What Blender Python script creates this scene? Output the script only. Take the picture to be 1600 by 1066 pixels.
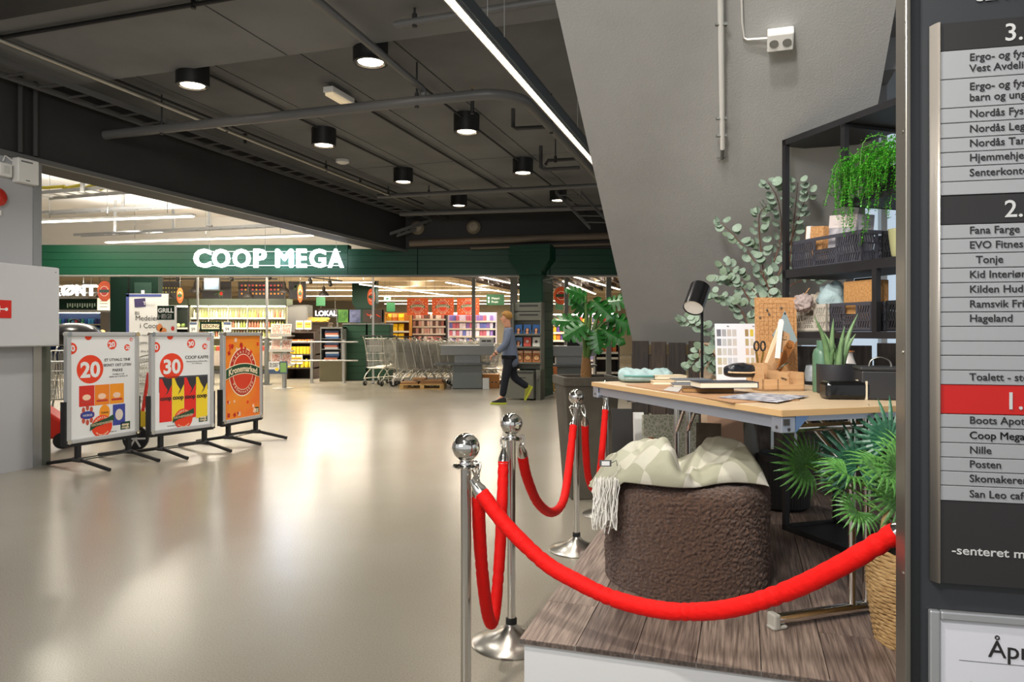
import bpy, math, random
from mathutils import Matrix, Vector, noise
random.seed(7)
R = math.radians
S = bpy.context.scene
COL = S.collection
for o in list(bpy.data.objects): bpy.data.objects.remove(o)
# ---------------------------------------------------------------- camera, world, exposure
F = 1130.0; HZ = 522.0; CH = 1.35
cam = bpy.data.cameras.new('camera'); cam.lens = F/1600*36; cam.sensor_width = 36
cam.shift_y = -11/1600; cam.clip_start = .05; cam.clip_end = 200
camo = bpy.data.objects.new('camera', cam); COL.objects.link(camo)
camo.location = (0, 0, CH); camo.rotation_euler = (R(90), 0, 0); S.camera = camo
W = bpy.data.worlds.new('world'); S.world = W; W.use_nodes = True
bg = W.node_tree.nodes['Background']; bg.inputs[0].default_value = (.93, .96, 1.0, 1); bg.inputs[1].default_value = .5
S.view_settings.view_transform = 'Standard'; S.view_settings.look = 'None'; S.view_settings.gamma = 1
S.view_settings.use_curve_mapping = False; S.view_settings.exposure = 0.5
LIGHTS = 1.0
def light(kind, loc, power, size=.2, rot=(0,0,0), col=(1,.95,.88), spot=None, blend=.5, sy=None, tgt=None):
    L = bpy.data.lights.new('lamp_light', kind); L.energy = power*LIGHTS; L.color = col
    if kind == 'AREA':
        L.size = size
        if sy: L.shape = 'RECTANGLE'; L.size_y = sy
    else: L.shadow_soft_size = size
    if kind == 'SPOT': L.spot_size = R(spot); L.spot_blend = blend
    o = bpy.data.objects.new('lamp_light', L); COL.objects.link(o); o.location = loc; o.rotation_euler = rot
    if tgt: o.rotation_euler = (Vector(tgt)-Vector(loc)).to_track_quat('-Z', 'Y').to_euler()
    return o
# two added fill lights out of view, then the display spotlights of the place
light('AREA', (-.9, -.6, 3.3), 75, .5, tgt=(.9, 3.2, 2.9), col=(1, .97, .93))  # unseen fill, added to brighten the upper part of the stair soffit
light('AREA', (-4.2, -1.5, 3.9), 95, 4.0, tgt=(-1.5, 6, 0), col=(1, .98, .95))  # broad unseen fill, added behind the camera and aimed at the hall floor
light('SPOT', (-.9, .9, 3.7), 210, .06, spot=52, blend=.4, tgt=(1.05, 3.0, 1.0), col=(1, .95, .86))
light('SPOT', (.15, 1.0, 3.6), 150, .04, spot=46, blend=.35, tgt=(1.45, 3.2, 1.5), col=(1, .96, .9))
light('SPOT', (-2.6, 1.5, 3.8), 120, .1, spot=60, blend=.6, tgt=(-4.6, 7.2, .8), col=(1, .95, .88))
# ---------------------------------------------------------------- helpers
def P(px, py, Y): return Vector(((px-800)/F*Y, Y, CH-(py-HZ)/F*Y))
def G(px, py, z=0.0):
    Y = (CH-z)*F/(py-HZ); return Vector(((px-800)/F*Y, Y, z))
HA = R(-17.86); HX = Vector((math.cos(HA), math.sin(HA), 0)); HY = Vector((-math.sin(HA), math.cos(HA), 0))
def H(a, b, z=0.0): return HX*a+HY*b+Vector((0, 0, z))
def srgb(c):
    return tuple(((v/255)/12.92 if v/255 <= .04045 else ((v/255+.055)/1.055)**2.4) for v in c)
MATS = {}
def mat(name, col=(200,200,200), rough=.5, metal=0, var=None, bump=None, emit=0, stretch=None, alpha=None, spec=None, sheen=0, trans=0, coat=0):
    if name in MATS: return MATS[name]
    m = bpy.data.materials.new(name); m.use_nodes = True; nt = m.node_tree; b = nt.nodes['Principled BSDF']
    c = srgb(col)+(1,)
    b.inputs['Base Color'].default_value = c; b.inputs['Roughness'].default_value = rough; b.inputs['Metallic'].default_value = metal
    if spec is not None: b.inputs['Specular IOR Level'].default_value = spec
    if sheen: b.inputs['Sheen Weight'].default_value = sheen
    if trans: b.inputs['Transmission Weight'].default_value = trans
    if coat: b.inputs['Coat Weight'].default_value = coat
    if alpha is not None: b.inputs['Alpha'].default_value = alpha
    if emit:
        b.inputs['Emission Color'].default_value = c; b.inputs['Emission Strength'].default_value = emit
    if var or bump:
        tc = nt.nodes.new('ShaderNodeTexCoord'); mp = nt.nodes.new('ShaderNodeMapping')
        nt.links.new(tc.outputs['Object'], mp.inputs[0])
        if stretch: mp.inputs['Scale'].default_value = stretch
    if var:   # (scale, second colour)
        n = nt.nodes.new('ShaderNodeTexNoise'); n.inputs['Scale'].default_value = var[0]; n.inputs['Detail'].default_value = 6
        nt.links.new(mp.outputs[0], n.inputs['Vector'])
        rp = nt.nodes.new('ShaderNodeValToRGB'); rp.color_ramp.elements[0].position = .35; rp.color_ramp.elements[1].position = .65
        rp.color_ramp.elements[0].color = c; rp.color_ramp.elements[1].color = srgb(var[1])+(1,)
        nt.links.new(n.outputs['Fac'], rp.inputs[0]); nt.links.new(rp.outputs[0], b.inputs['Base Color'])
    if bump:
        n2 = nt.nodes.new('ShaderNodeTexNoise'); n2.inputs['Scale'].default_value = bump[0]; n2.inputs['Detail'].default_value = 4
        nt.links.new(mp.outputs[0], n2.inputs['Vector'])
        bp = nt.nodes.new('ShaderNodeBump'); bp.inputs['Strength'].default_value = bump[1]; bp.inputs['Distance'].default_value = .01
        nt.links.new(n2.outputs['Fac'], bp.inputs['Height']); nt.links.new(bp.outputs[0], b.inputs['Normal'])
    MATS[name] = m; return m
class MB:
    def __init__(s): s.v = []; s.f = []; s.m = []; s.k = 0
    def add(s, vs, fs, M=None):
        n = len(s.v)
        s.v += [tuple(M @ Vector(p)) for p in vs] if M else [tuple(p) for p in vs]
        s.f += [tuple(i+n for i in f) for f in fs]; s.m += [s.k]*len(fs); return s
    def box(s, x0, x1, y0, y1, z0, z1, M=None):
        return s.add([(x0,y0,z0),(x1,y0,z0),(x1,y1,z0),(x0,y1,z0),(x0,y0,z1),(x1,y0,z1),(x1,y1,z1),(x0,y1,z1)],
            [(0,3,2,1),(4,5,6,7),(0,1,5,4),(1,2,6,5),(2,3,7,6),(3,0,4,7)], M)
    def cbox(s, c, d, M=None): return s.box(c[0]-d[0]/2, c[0]+d[0]/2, c[1]-d[1]/2, c[1]+d[1]/2, c[2]-d[2]/2, c[2]+d[2]/2, M)
    def prism(s, poly, y0, y1, M=None):          # polygon in XZ, extruded along Y
        n = len(poly); vs = [(x, y0, z) for x, z in poly]+[(x, y1, z) for x, z in poly]
        return s.add(vs, [tuple(range(n)), tuple(range(2*n-1, n-1, -1))]+[(i, i+n, (i+1) % n+n, (i+1) % n) for i in range(n)], M)
    def ell(s, cx, cz, rx, rz, y0, y1, n=24, M=None):
        return s.prism([(cx+rx*math.cos(2*math.pi*i/n), cz+rz*math.sin(2*math.pi*i/n)) for i in range(n)], y0, y1, M)
    def lathe(s, prof, n=24, M=None, caps=True):
        vs = []; fs = []; k = len(prof)
        for i in range(n):
            a = 2*math.pi*i/n; vs += [(r*math.cos(a), r*math.sin(a), z) for r, z in prof]
        for i in range(n):
            j = (i+1) % n
            for q in range(k-1): fs.append((i*k+q, j*k+q, j*k+q+1, i*k+q+1))
        if caps and prof[0][0] > 1e-5: fs.append(tuple(i*k for i in range(n-1, -1, -1)))
        if caps and prof[-1][0] > 1e-5: fs.append(tuple(i*k+k-1 for i in range(n)))
        return s.add(vs, fs, M)
    def tube(s, pts, r, n=8, M=None, caps=True):
        pts = [Vector(p) for p in pts]; rs = r if isinstance(r, (list, tuple)) else [r]*len(pts)
        vs = []; fs = []; up = None
        for i, p in enumerate(pts):
            d = (pts[min(i+1, len(pts)-1)]-pts[max(i-1, 0)]).normalized()
            if up is None: up = Vector((0,0,1)) if abs(d.z) < .9 else Vector((0,1,0))
            e = d.cross(up).normalized(); g = e.cross(d).normalized(); up = g
            for q in range(n):
                a = 2*math.pi*q/n; vs.append(p+(e*math.cos(a)+g*math.sin(a))*rs[i])
        for i in range(len(pts)-1):
            for q in range(n):
                w = (q+1) % n; fs.append((i*n+q, i*n+w, (i+1)*n+w, (i+1)*n+q))
        if caps: fs += [tuple(range(n-1, -1, -1)), tuple(range((len(pts)-1)*n, len(pts)*n))]
        return s.add(vs, fs, M)
    def sph(s, c, r, n=16, M=None, sz=1.0, sx=1.0, sy=1.0):
        pr = [(math.sin(math.pi*i/(n//2))*1.0, -math.cos(math.pi*i/(n//2))) for i in range(n//2+1)]
        pr[0] = (0.0001, -1); pr[-1] = (0.0001, 1)
        T = Matrix.Translation(c) @ Matrix.Diagonal((r*sx, r*sy, r*sz, 1))
        return s.lathe(pr, n, (M @ T) if M else T)
    def grid(s, fn, nu, nv, M=None, close=False):
        vs = [fn(i/(nu-1), j/(nv-1)) for i in range(nu) for j in range(nv)]
        fs = [(i*nv+j, (i+1)*nv+j, (i+1)*nv+j+1, i*nv+j+1) for i in range(nu-1) for j in range(nv-1)]
        return s.add(vs, fs, M)
def mesh(name, mb, mats, smooth=None):
    me = bpy.data.meshes.new(name); me.from_pydata(mb.v, [], mb.f)
    for m in (mats if isinstance(mats, (list, tuple)) else [mats]): me.materials.append(m)
    if any(mb.m): me.polygons.foreach_set('material_index', mb.m)
    if smooth:
        me.polygons.foreach_set('use_smooth', [True]*len(me.polygons)); me.set_sharp_from_angle(angle=R(smooth))
    me.update(); return me
def obj(name, mb, mats, parent=None, loc=None, rot=None, smooth=None, bevel=0, solid=0, sub=0, label=None, kind=None):
    me = mb if isinstance(mb, bpy.types.Mesh) else mesh(name, mb, mats, smooth)
    o = bpy.data.objects.new(name, me); COL.objects.link(o)
    if parent: o.parent = parent
    if loc is not None: o.location = loc
    if rot is not None: o.rotation_euler = rot if hasattr(rot, '__len__') else (0, 0, rot)
    if solid: m = o.modifiers.new('s', 'SOLIDIFY'); m.thickness = solid
    if sub: m = o.modifiers.new('u', 'SUBSURF'); m.levels = sub; m.render_levels = sub
    if bevel: m = o.modifiers.new('b', 'BEVEL'); m.width = bevel; m.segments = 2; m.limit_method = 'ANGLE'; m.angle_limit = R(40)
    if label: o['label'] = label
    if kind: o['kind'] = kind
    return o
def tag(o, label, cat, group=None):
    o['label'] = label; o['category'] = cat
    if group: o['group'] = group
    return o
def thing(name, label, cat, loc=(0,0,0), rotz=0, group=None):
    o = bpy.data.objects.new(name, None); COL.objects.link(o); o.location = loc; o.rotation_euler = (0, 0, rotz); o.empty_display_size = .1
    return tag(o, label, cat, group)
def struct(name, mb, mats, **k): return obj(name, mb, mats, kind='structure', **k)
def dup(root, loc=None, rotz=None, label=None, group=None):
    r = root.copy(); COL.objects.link(r)
    if loc is not None: r.location = loc
    if rotz is not None: r.rotation_euler = (0, 0, rotz)
    if label: r['label'] = label
    if group: r['group'] = group
    for ch in list(root.children):
        c = ch.copy(); COL.objects.link(c); c.parent = r
        for g in list(ch.children):
            d = g.copy(); COL.objects.link(d); d.parent = c
    return r
TX = {}
def tmesh(body, size, bold=0.0, sx=1.0, align='LEFT', ext=0.0008):
    key = (body, size, bold, sx, align)
    if key in TX: return TX[key]
    cu = bpy.data.curves.new('t', 'FONT'); cu.body = body; cu.size = size; cu.align_x = align; cu.offset = 0 if 'M' in body else bold*size; cu.extrude = ext; cu.resolution_u = 3
    to = bpy.data.objects.new('t', cu); me = bpy.data.meshes.new_from_object(to)
    vs = [(v.co.x*sx, v.co.z, v.co.y) for v in me.vertices]; fs = [tuple(p.vertices) for p in me.polygons]
    bpy.data.objects.remove(to); bpy.data.curves.remove(cu); bpy.data.meshes.remove(me)
    if 'M' in body and bold > 0:
        n = len(vs); o_ = bold*size; v0 = list(vs); f0 = list(fs)
        for q, (dx, dz) in enumerate(((o_,0),(-o_,0),(0,o_),(0,-o_))): vs = vs+[(v[0]+dx, v[1], v[2]+dz) for v in v0]; fs = fs+[tuple(i+n*(q+1) for i in f) for f in f0]
    TX[key] = (vs, fs); return TX[key]
def text(parent, body, size, x, z, m, y=-.002, name='lettering', bold=0.0, sx=1.0, align='LEFT', rot=0, depth=None):
    vs, fs = tmesh(body, size, bold, sx, align, depth or .0008)
    mb = MB(); mb.add(vs, fs)
    o = obj(name, mb, m, parent, loc=(x, y, z), rot=(0, rot, 0)); return o
def arctext(parent, body, size, cx, cz, rx, rz, a0, a1, m, y=-.004, bold=0.0, flip=False):
    mb = MB(); n = len(body)
    for i, ch in enumerate(body):
        t = i/(n-1) if n > 1 else .5; a = R(a0+(a1-a0)*t)
        vs, fs = tmesh(ch, size, bold, 1, 'CENTER')
        px = cx+rx*math.cos(a); pz = cz+rz*math.sin(a); th = a-math.pi/2 if not flip else a+math.pi/2
        c, s_ = math.cos(th), math.sin(th)
        mb.add([(px+v[0]*c-v[2]*s_, v[1], pz+v[0]*s_+v[2]*c) for v in vs], fs)
    return obj('lettering', mb, m, parent, loc=(0, y, 0))
# ---------------------------------------------------------------- common materials
BLK = mat('black_paint', (38,37,36), .6); CEIL = mat('dark_ceiling', (114,115,116), .75, var=(1.2,(100,101,102)), bump=(60,.15)); CEIL2 = mat('grey_ceiling_near', (134,135,136), .75, var=(1.0,(118,119,120)), bump=(50,.15))
DKG = mat('dark_grey_paint', (58,57,56), .7); PIPE = mat('pipe_paint', (98,97,95), .4)
GREEN = mat('green_panel', (12,60,40), .4, bump=(3,.05), spec=.3); DGREEN = mat('deep_green', (10,36,26), .7, spec=.2)
WHITE = mat('white_plastic', (228,226,220), .5); CREAM = mat('cream_paint', (232,222,200), .7)
CHROME = mat('chrome', (225,222,215), .07, 1); STEEL = mat('brushed_steel', (176,172,164), .28, 1, bump=(200,.02))
ALU = mat('aluminium', (178,178,176), .38, .8); GREYL = mat('light_grey_laminate', (150,152,152), .5)
GREYM = mat('mid_grey_metal', (112,114,110), .45); RED = mat('red_velvet', (222,14,8), .7, spec=.25, bump=(60,.3))
PAPER = mat('paper_white', (226,226,224), .6); PAPG = mat('print_grey', (80,80,80), .7); TXT = mat('dark_print', (40,36,34), .6)
ORED = mat('print_orange_red', (226,62,26), .5); GRN = mat('print_green', (24,70,42), .5); RUB = mat('black_rubber', (24,24,24), .6)
LIT = mat('lit_diffuser', (255,244,226), .5, emit=7.0); LITW = mat('lit_letter', (238,244,255), .5, emit=4)
STRIP = mat('lit_strip', (255,246,230), .5, emit=6); GOLD = mat('brass', (196,156,82), .3, 1)
WOODT = mat('birch_board', (208,184,152), .4, var=(3,(198,172,138)), stretch=(1,12,1)); CARD = mat('kraft_card', (206,158,108), .7, var=(90,(176,124,74)))
GLASS = mat('clear_glass', (235,245,245), .03, trans=1.0, spec=.5)
# ================================================================ THE HALL
FLOOR = mat('polished_floor', (166,160,146), .23, var=(.5,(158,150,134)), bump=(220,.03), spec=.42)
def speckle(m, sc, dark, light):
    nt = m.node_tree; b = nt.nodes['Principled BSDF']; src = b.inputs['Base Color'].links[0].from_socket
    tc = nt.nodes.new('ShaderNodeTexCoord'); v = nt.nodes.new('ShaderNodeTexNoise'); v.inputs['Scale'].default_value = sc
    nt.links.new(tc.outputs['Object'], v.inputs['Vector']); rp = nt.nodes.new('ShaderNodeValToRGB')
    rp.color_ramp.elements[0].position = .36; rp.color_ramp.elements[0].color = (dark,)*3+(1,)
    rp.color_ramp.elements[1].position = .62; rp.color_ramp.elements[1].color = (light,)*3+(1,)
    mx = nt.nodes.new('ShaderNodeMix'); mx.data_type = 'RGBA'; mx.blend_type = 'MULTIPLY'; mx.inputs[0].default_value = 1
    nt.links.new(v.outputs['Fac'], rp.inputs[0]); nt.links.new(src, mx.inputs[6]); nt.links.new(rp.outputs[0], mx.inputs[7]); nt.links.new(mx.outputs[2], b.inputs['Base Color'])
speckle(FLOOR, 160, .78, 1.0)
m = MB(); m.box(-22, 16, -4, 48, -.1, 0); struct('floor', m, FLOOR)
CZ = 3.98
m = MB(); m.box(-6.9, 9, -3, 17.2, CZ+.03, CZ+.12); ceil = struct('ceiling', m, BLK, rot=HA)
a = -6.88
pan = {}
while a < 8.9:
    for b0, b1, z in ((5.67, 10.2, CZ), (10.22, 17.2, CZ)):
        mm = MB(); mm.box(a+.008, a+.962, b0, b1, z, CZ+.03); obj('panel', mm, CEIL, ceil)
    a += .97
a = -6.88
while a < 8.9:
    for b0, b1 in ((-3, 1.35), (1.37, 5.65)):
        mm = MB(); mm.box(a+.008, min(a+2.9, 8.9), b0, b1, CZ-.09, CZ+.03); obj('panel', mm, CEIL2, ceil)
    a += 2.91
m = MB(); m.box(-6.83, 8.8, 3.35, 4.08, 3.76, CZ-.09); struct('trim_5', m, mat('black_duct', (30,30,30), .6), rot=HA)
# the deep black downstand beam along the left and the end wall over the shop front
m = MB(); m.box(-7.3, -6.84, -1.0, 16.6, 3.1, CZ+.02); beam = struct('trim_1', m, mat('beam_paint', (48,47,46), .6, var=(2,(42,41,40))), rot=HA)
m = MB(); m.box(-6.845, -6.80, -1.0, 16.45, 3.08, 3.13); obj('edge_strip', m, PIPE, beam)
for b in (5.30, 5.46):
    m = MB(); m.tube([(-6.80, b, 3.14), (-6.80, b, 3.9)], .022); obj('cable_duct', m, DKG, beam, smooth=40)
m = MB(); m.box(-2.3, 9, 15.32, 15.6, 3.16, CZ+.1); struct('wall_end', m, mat('end_wall_black', (46,43,40), .6))
# ladders, pipes
def ladder(name, label, A, B, w, side, step=.3, lm=None):
    A, B = Vector(A), Vector(B); d = (B-A); L = d.length; d.normalize(); s = side.normalized()
    t = thing(name, label, 'cable ladder', A); lm = lm or PIPE
    for k in (0, 1):
        m = MB(); o = s*w*k; up = Vector((0,0,.03)); q = [o-up, o+up, d*L+o+up, d*L+o-up]; e = s*.008
        m.add([p-e for p in q]+[p+e for p in q], [(0,1,2,3),(7,6,5,4),(0,4,5,1),(1,5,6,2),(2,6,7,3),(3,7,4,0)]); obj('rail', m, lm, t)
    x = .1; proto = None
    while x < L-.05:
        if not proto: m = MB(); m.tube([(0,0,0), s*w], .012, 6); proto = mesh('rung', m, lm)
        obj('rung', proto, None, t, loc=d*x); x += step
    return t
ladder('cable_ladder', 'long dark cable ladder running high along the black beam', H(-6.68,1.0,3.80), H(-6.68,14.3,3.80), .35, HX, .33)
ladder('cable_ladder', 'short bent cable ladder dropping beside the beam above the letters', H(-6.3,14.1,3.78), H(-6.75,13.0,3.35), .3, HY, .2)
ladder('cable_ladder', 'steep black cable ladder at the right end of the dark ceiling', P(868,300,12.6), P(922,356,13.4), .45, Vector((1,.1,0)), .22)
def pipe(label, pts, r, mt=PIPE, name='pipe', brk=(), cat='pipe'):
    t = thing(name, label, cat, pts[0]); o = Vector(pts[0])
    m = MB(); m.tube([Vector(p)-o for p in pts], r, 12); obj('tube', m, mt, t, smooth=40)
    for p in brk:
        p = Vector(p)-o; m = MB(); m.tube([p, p+Vector((0,0,CZ-.02-p.z-o.z))], .009, 6); obj('hanger_rod', m, BLK, t)
        m = MB(); m.tube([p-Vector((0,0,r+.012)), p+Vector((0,0,r+.03))], .02, 8); obj('clamp', m, BLK, t)
    return t
def arc(c, r, e1, e2, n=7):
    return [Vector(c)+e1*r*math.cos(math.pi/2*i/n)+e2*r*math.sin(math.pi/2*i/n) for i in range(n+1)]
zz = 3.585
bend = arc(H(-2.4, 6.73, zz), .4, -HY, HX)
pipe('thick grey sprinkler pipe leaving the beam, crossing the ceiling and bending to the far wall',
     [H(-6.84,6.33,zz), H(-5.2,6.33,zz)]+bend+[H(-2.0,10,zz), H(-2.0,15.2,zz)], .05, brk=[H(-6.05,6.33,zz), H(-3.0,6.33,zz), H(-2.0,7.6,zz), H(-2.0,11.5,zz)])
pipe('straight grey pipe running down from the frame top onto the thick sprinkler pipe', [H(-2.94,2.0,3.84), H(-2.94,6.33,3.70), H(-2.94,6.36,3.6)], .034)
pipe('silver conduit catching light beside the long cable ladder', [H(-6.0,2.0,3.85), H(-6.0,14.4,3.80)], .024, STEEL, brk=[H(-6.0,7.3,3.84), H(-6.0,9.5,3.83), H(-6.0,11.5,3.82)])
pipe('short grey stub pipe near the long white strip lamp, with an end cap', [H(-2.62,5.13,3.78), H(-1.0,5.13,3.80)], .03, brk=[H(-2.45,5.13,3.785)])
pipe('thin sprinkler branch pipe inside the bend of the thick pipe', [H(-2.42,7.55,3.82), H(-2.42,7.55,3.62), H(-2.38,7.55,3.6), H(-2.0,7.55,3.585)], .022, DKG)
pipe('thin sprinkler branch pipe near the far end of the strip lamp', [P(845,228,9.5), P(845,262,9.5), P(850,265,9.5), P(905,262,9.3)], .024, DKG)
pipe('small hooked pipe beside the thin sprinkler branch', [P(852,258,9.7), P(856,251,9.7), P(925,247,9.5)], .022, DKG, brk=[P(868,250,9.65)])
pipe('nearest of the three pipes crossing in front of the dark end wall', [P(590,307,12.9), P(935,290,12.0)], .04, brk=[P(670,303,12.7)])
pipe('middle pipe crossing in front of the dark end wall', [P(625,334,14.5), P(945,324,13.7)], .05)
pipe('lowest brownish duct pipe under the dark end wall', [P(640,380,15.1), P(960,368,15.1)], .075, mat('duct_brown', (104,92,78), .5))
pipe('second run of low duct just over the green fascia at right', [P(735,388,15.15), P(960,381,15.15)], .03, mat('duct_brown', (104,92,78), .5))
for aa, b0, b1 in ((-5.12,1.5,5.6),(-5.12,5.7,14.5),(-4.15,7,15),(-3.18,2,15),(-6.03,3,13)):
    pipe({-5.12: 'thin black conduit on the ceiling through the left row of cylinder lamps', -4.15: 'thin black conduit midway between the two lamp rows', -3.18: 'thin black conduit on the ceiling through the right row of cylinder lamps', -6.03: 'thin black conduit close to the beam'}[aa]+(' (near piece)' if b1 == 5.6 else ''),
         [H(aa,b0,3.95 if b0 > 5.6 else 3.91), H(aa,b1,3.95 if b0 > 5.6 else 3.91)], .014, BLK, 'conduit', cat='conduit')
m = MB(); m.lathe([(0,.06),(.1,.06),(.1,.02),(.06,0),(0,0)], 20); tag(obj('smoke_detector', m, WHITE, loc=P(535,256,10.9), smooth=30), 'small white round detector on the dark ceiling left of the lamp rows', 'detector')
for px, py, n in ((222,0,'left'),(258,0,'right')): pass
for px, py, Y, tx in ((652,356,15.25,'left'),(740,355,15.25,'right')):
    m = MB(); m.lathe([(0,.12),(.09,.11),(.14,.05),(.15,0)], 24); tag(obj('wall_disc', m, mat('disc_beige', (150,138,118), .5), loc=P(px,py,Y), rot=(R(90),0,0), smooth=40), 'beige round cover on the dark end wall, the %s one of two' % tx, 'cover')
pipe('thin black pipe crossing the ceiling corner beside the black duct', [H(-6.8,4.5,3.86), H(3,4.5,3.86)], .018, BLK, brk=[H(-4.0,4.5,3.86)])
for px, y0, y1, Y, lb in ((383,170,224,9.3,'left'),(563,252,287,12.0,'middle'),(738,130,178,7.6,'right')):
    t = thing('sprinkler_head', 'black sprinkler head with brass tip rising to the ceiling, %s one of three' % lb, 'sprinkler', P(px,y1,Y)); L = min((y1-y0)*Y/F, CZ-.03-t.location.z)
    m = MB(); m.tube([(0,0,0),(0,0,L*.8)], .02, 10); obj('drop_pipe', m, BLK, t, smooth=40); m = MB(); m.lathe([(.028,L*.7),(.03,L*.78),(.012,L*.9)], 10); obj('collar', m, BLK, t); m = MB(); m.tube([(-.012,0,L),(0,0,L*.9),(.012,0,L)], .005, 6); obj('brass_tip', m, GOLD, t)
# cylinder lamps of the hall
def can():
    t = thing('ceiling_lamp', 'x', 'ceiling lamp', (0,0,0))
    m = MB(); m.lathe([(.145,.22),(.155,.215),(.155,.0),(.135,-.003),(.125,.0),(.118,.05)], 32); obj('housing', m, mat('lamp_black', (20,20,20), .45), t, smooth=40)
    m = MB(); m.lathe([(.118,.05),(.112,.012),(.122,.001),(.127,-.001)], 32, caps=False); obj('reflector_ring', m, CHROME, t, smooth=40)
    m = MB(); m.lathe([(0,.02),(.112,.02)], 32); obj('diffuser', m, LIT, t)
    return t
c0 = can(); first = True
for row, col in enumerate((((301,135),(506,228),(630,285),(717,322)), ((579,99),(729,207),(817,271),(872,314)))):
    for i, (px, py) in enumerate(col):
        Y = (3.765-CH)*F/(HZ-py); p = P(px, py, Y)
        lb = 'black cylinder ceiling lamp, %s one from the camera in the %s row' % (('nearest','second','third','farthest')[i], ('left','right')[row])
        o = c0 if first else dup(c0); first = False
        o.location = (p.x, p.y, 3.765 if row+i and Y > 6.6 else 3.765); o['label'] = lb; o['group'] = 'cylinder ceiling lamps'
        light('SPOT', (p.x, p.y, 3.74), 95, .1, spot=125, blend=.7, col=(1,.95,.88))
# long suspended strip lamp
t = thing('strip_lamp', 'long suspended linear lamp with lit white louvre and grey side', 'lamp', H(-1.63,2.6,3.3), HA)
m = MB(); m.box(-.035,.055,0,6.2,.0,.09); obj('housing', m, mat('lamp_housing_grey', (84,92,98), .35, .3), t)
m = MB(); m.box(-.03,.03,.02,6.18,-.004,.004); obj('diffuser', m, mat('lit_louvre', (255,240,218), .5, emit=2.6), t)
me = None
for k in range(62):
    if not me: m = MB(); m.box(-.03,.03,-.0015,.0015,-.009,-.004); me = mesh('louvre', m, mat('louvre_grey', (226,222,214), .4))
    obj('louvre', me, None, t, loc=(0,.06+k*.1,0))
for x in (-.034,.028):
    m = MB(); m.box(x,x+.006,0,6.2,-.016,0); obj('louvre_edge', m, ALU, t)
for y in (1.9, 2.25, 4.6):
    m = MB(); m.tube([(.01,y,.09),(.01,y,.66)], .003, 5); obj('suspension_wire', m, ALU, t)
light('AREA', H(-1.63,5.7,3.27), 60, .06, sy=6.0, rot=(0,0,HA), col=(1,.94,.85))
# emergency light on the ceiling
t = thing('emergency_light', 'small white rectangular emergency light on the dark ceiling', 'light', P(530,158,7.75), R(72))
m = MB(); m.box(-.22,.22,-.06,.06,.03,.09); obj('housing', m, WHITE, t, bevel=.008)
m = MB(); m.box(-.2,.2,-.05,.05,.0,.03); obj('diffuser', m, mat('warm_diffuser', (226,206,170), .4, emit=.35), t, bevel=.008)
# ---------------------------------------------------------------- left wall, cupboard and devices
WALLG = mat('wall_grey', (172,172,174), .55, bump=(400,.05))
def LW(off): return -4.8*math.cos(HA)-7.4*.3067+off      # hall x of the left wall plane
la = -6.84
m = MB(); m.box(la-.35, la, 1.0, 5.46, 0, 3.1); wl = struct('wall_left', m, WALLG, rot=HA)
m = MB(); m.box(la-.36, la+.012, 5.46, 5.49, 0, 3.1); m.box(la-.36, la+.0, 5.49, 5.56, 0, 3.1); struct('trim_2', m, ALU, rot=HA)
m = MB(); m.box(la-.36, la-.0, 5.56, 5.66, 0, 1.9); struct('trim_3', m, mat('jamb_green', (84,88,78), .5), rot=HA)
t = thing('wall_cupboard', 'large white flat-fronted wall box with rounded edges on the left grey wall', 'wall box', H(la,4.2,1.225), HA)
m = MB(); m.box(.001,.17,0,1.42,0,.80); obj('body', m, mat('box_grey_white', (198,198,198), .4), t, bevel=.012)
m = MB(); m.box(.17,.176,.01,1.41,.01,.79); obj('cover', m, mat('box_grey_white', (198,198,198), .4), t, bevel=.004)
for y, z in ((1.37,.75),(.05,.75)):
    m = MB(); m.tube([(.174,y,z),(.180,y,z)], .006, 8); obj('screw', m, GREYM, t)
t = thing('fire_alarm_sign', 'red and white fire alarm symbol sign on the white wall box', 'sign', H(la+.178,4.84,1.50), HA)
m = MB(); m.box(0,.004,0,.26,0,.17); obj('plate', m, mat('sign_red', (206,34,24), .5), t)
m = MB(); m.box(.004,.006,.06,.15,.055,.115); m.box(.004,.006,.15,.2,.078,.09); m.tube([(.003,.21,.084),(.006,.21,.084)], .016, 12); obj('symbol', m, PAPER, t)
t = thing('alarm_bell', 'red round alarm bell on the grey wall cut by the frame', 'bell', H(la,5.07,2.66), HA)
m = MB(); m.lathe([(.0,.09),(.05,.085),(.085,.06),(.09,.02),(.09,0)], 24, Matrix.Rotation(R(90),4,'Y')); obj('gong', m, mat('bell_red', (186,40,26), .35), t, smooth=40)
m = MB(); m.box(0,.03,-.05,.05,-.17,-.12); obj('base', m, WHITE, t, bevel=.005)
t = thing('junction_box', 'wide white rectangular alarm box high on the left wall', 'box', H(la,5.24,2.84), HA)
m = MB(); m.box(.001,.09,0,.22,0,.24); obj('body', m, WHITE, t, bevel=.01)
m = MB(); m.box(.09,.093,.08,.12,.02,.03); m.box(.09,.093,.03,.15,.2,.215); obj('markings', m, GREYM, t)
m = MB(); m.tube([(.02,0,.2),(.02,-.08,.24),(.02,-.1,.18)], .008); obj('cable', m, WHITE, t, smooth=40)
t = thing('switch_box', 'small square white switch box beside the wide alarm box', 'switch', H(la,5.085,2.87), HA)
m = MB(); m.box(.001,.06,0,.12,0,.13); obj('body', m, WHITE, t, bevel=.008)
m = MB(); m.box(.06,.066,.03,.09,.03,.10); obj('rocker', m, mat('rocker_grey', (206,206,200), .4), t, bevel=.004)
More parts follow.
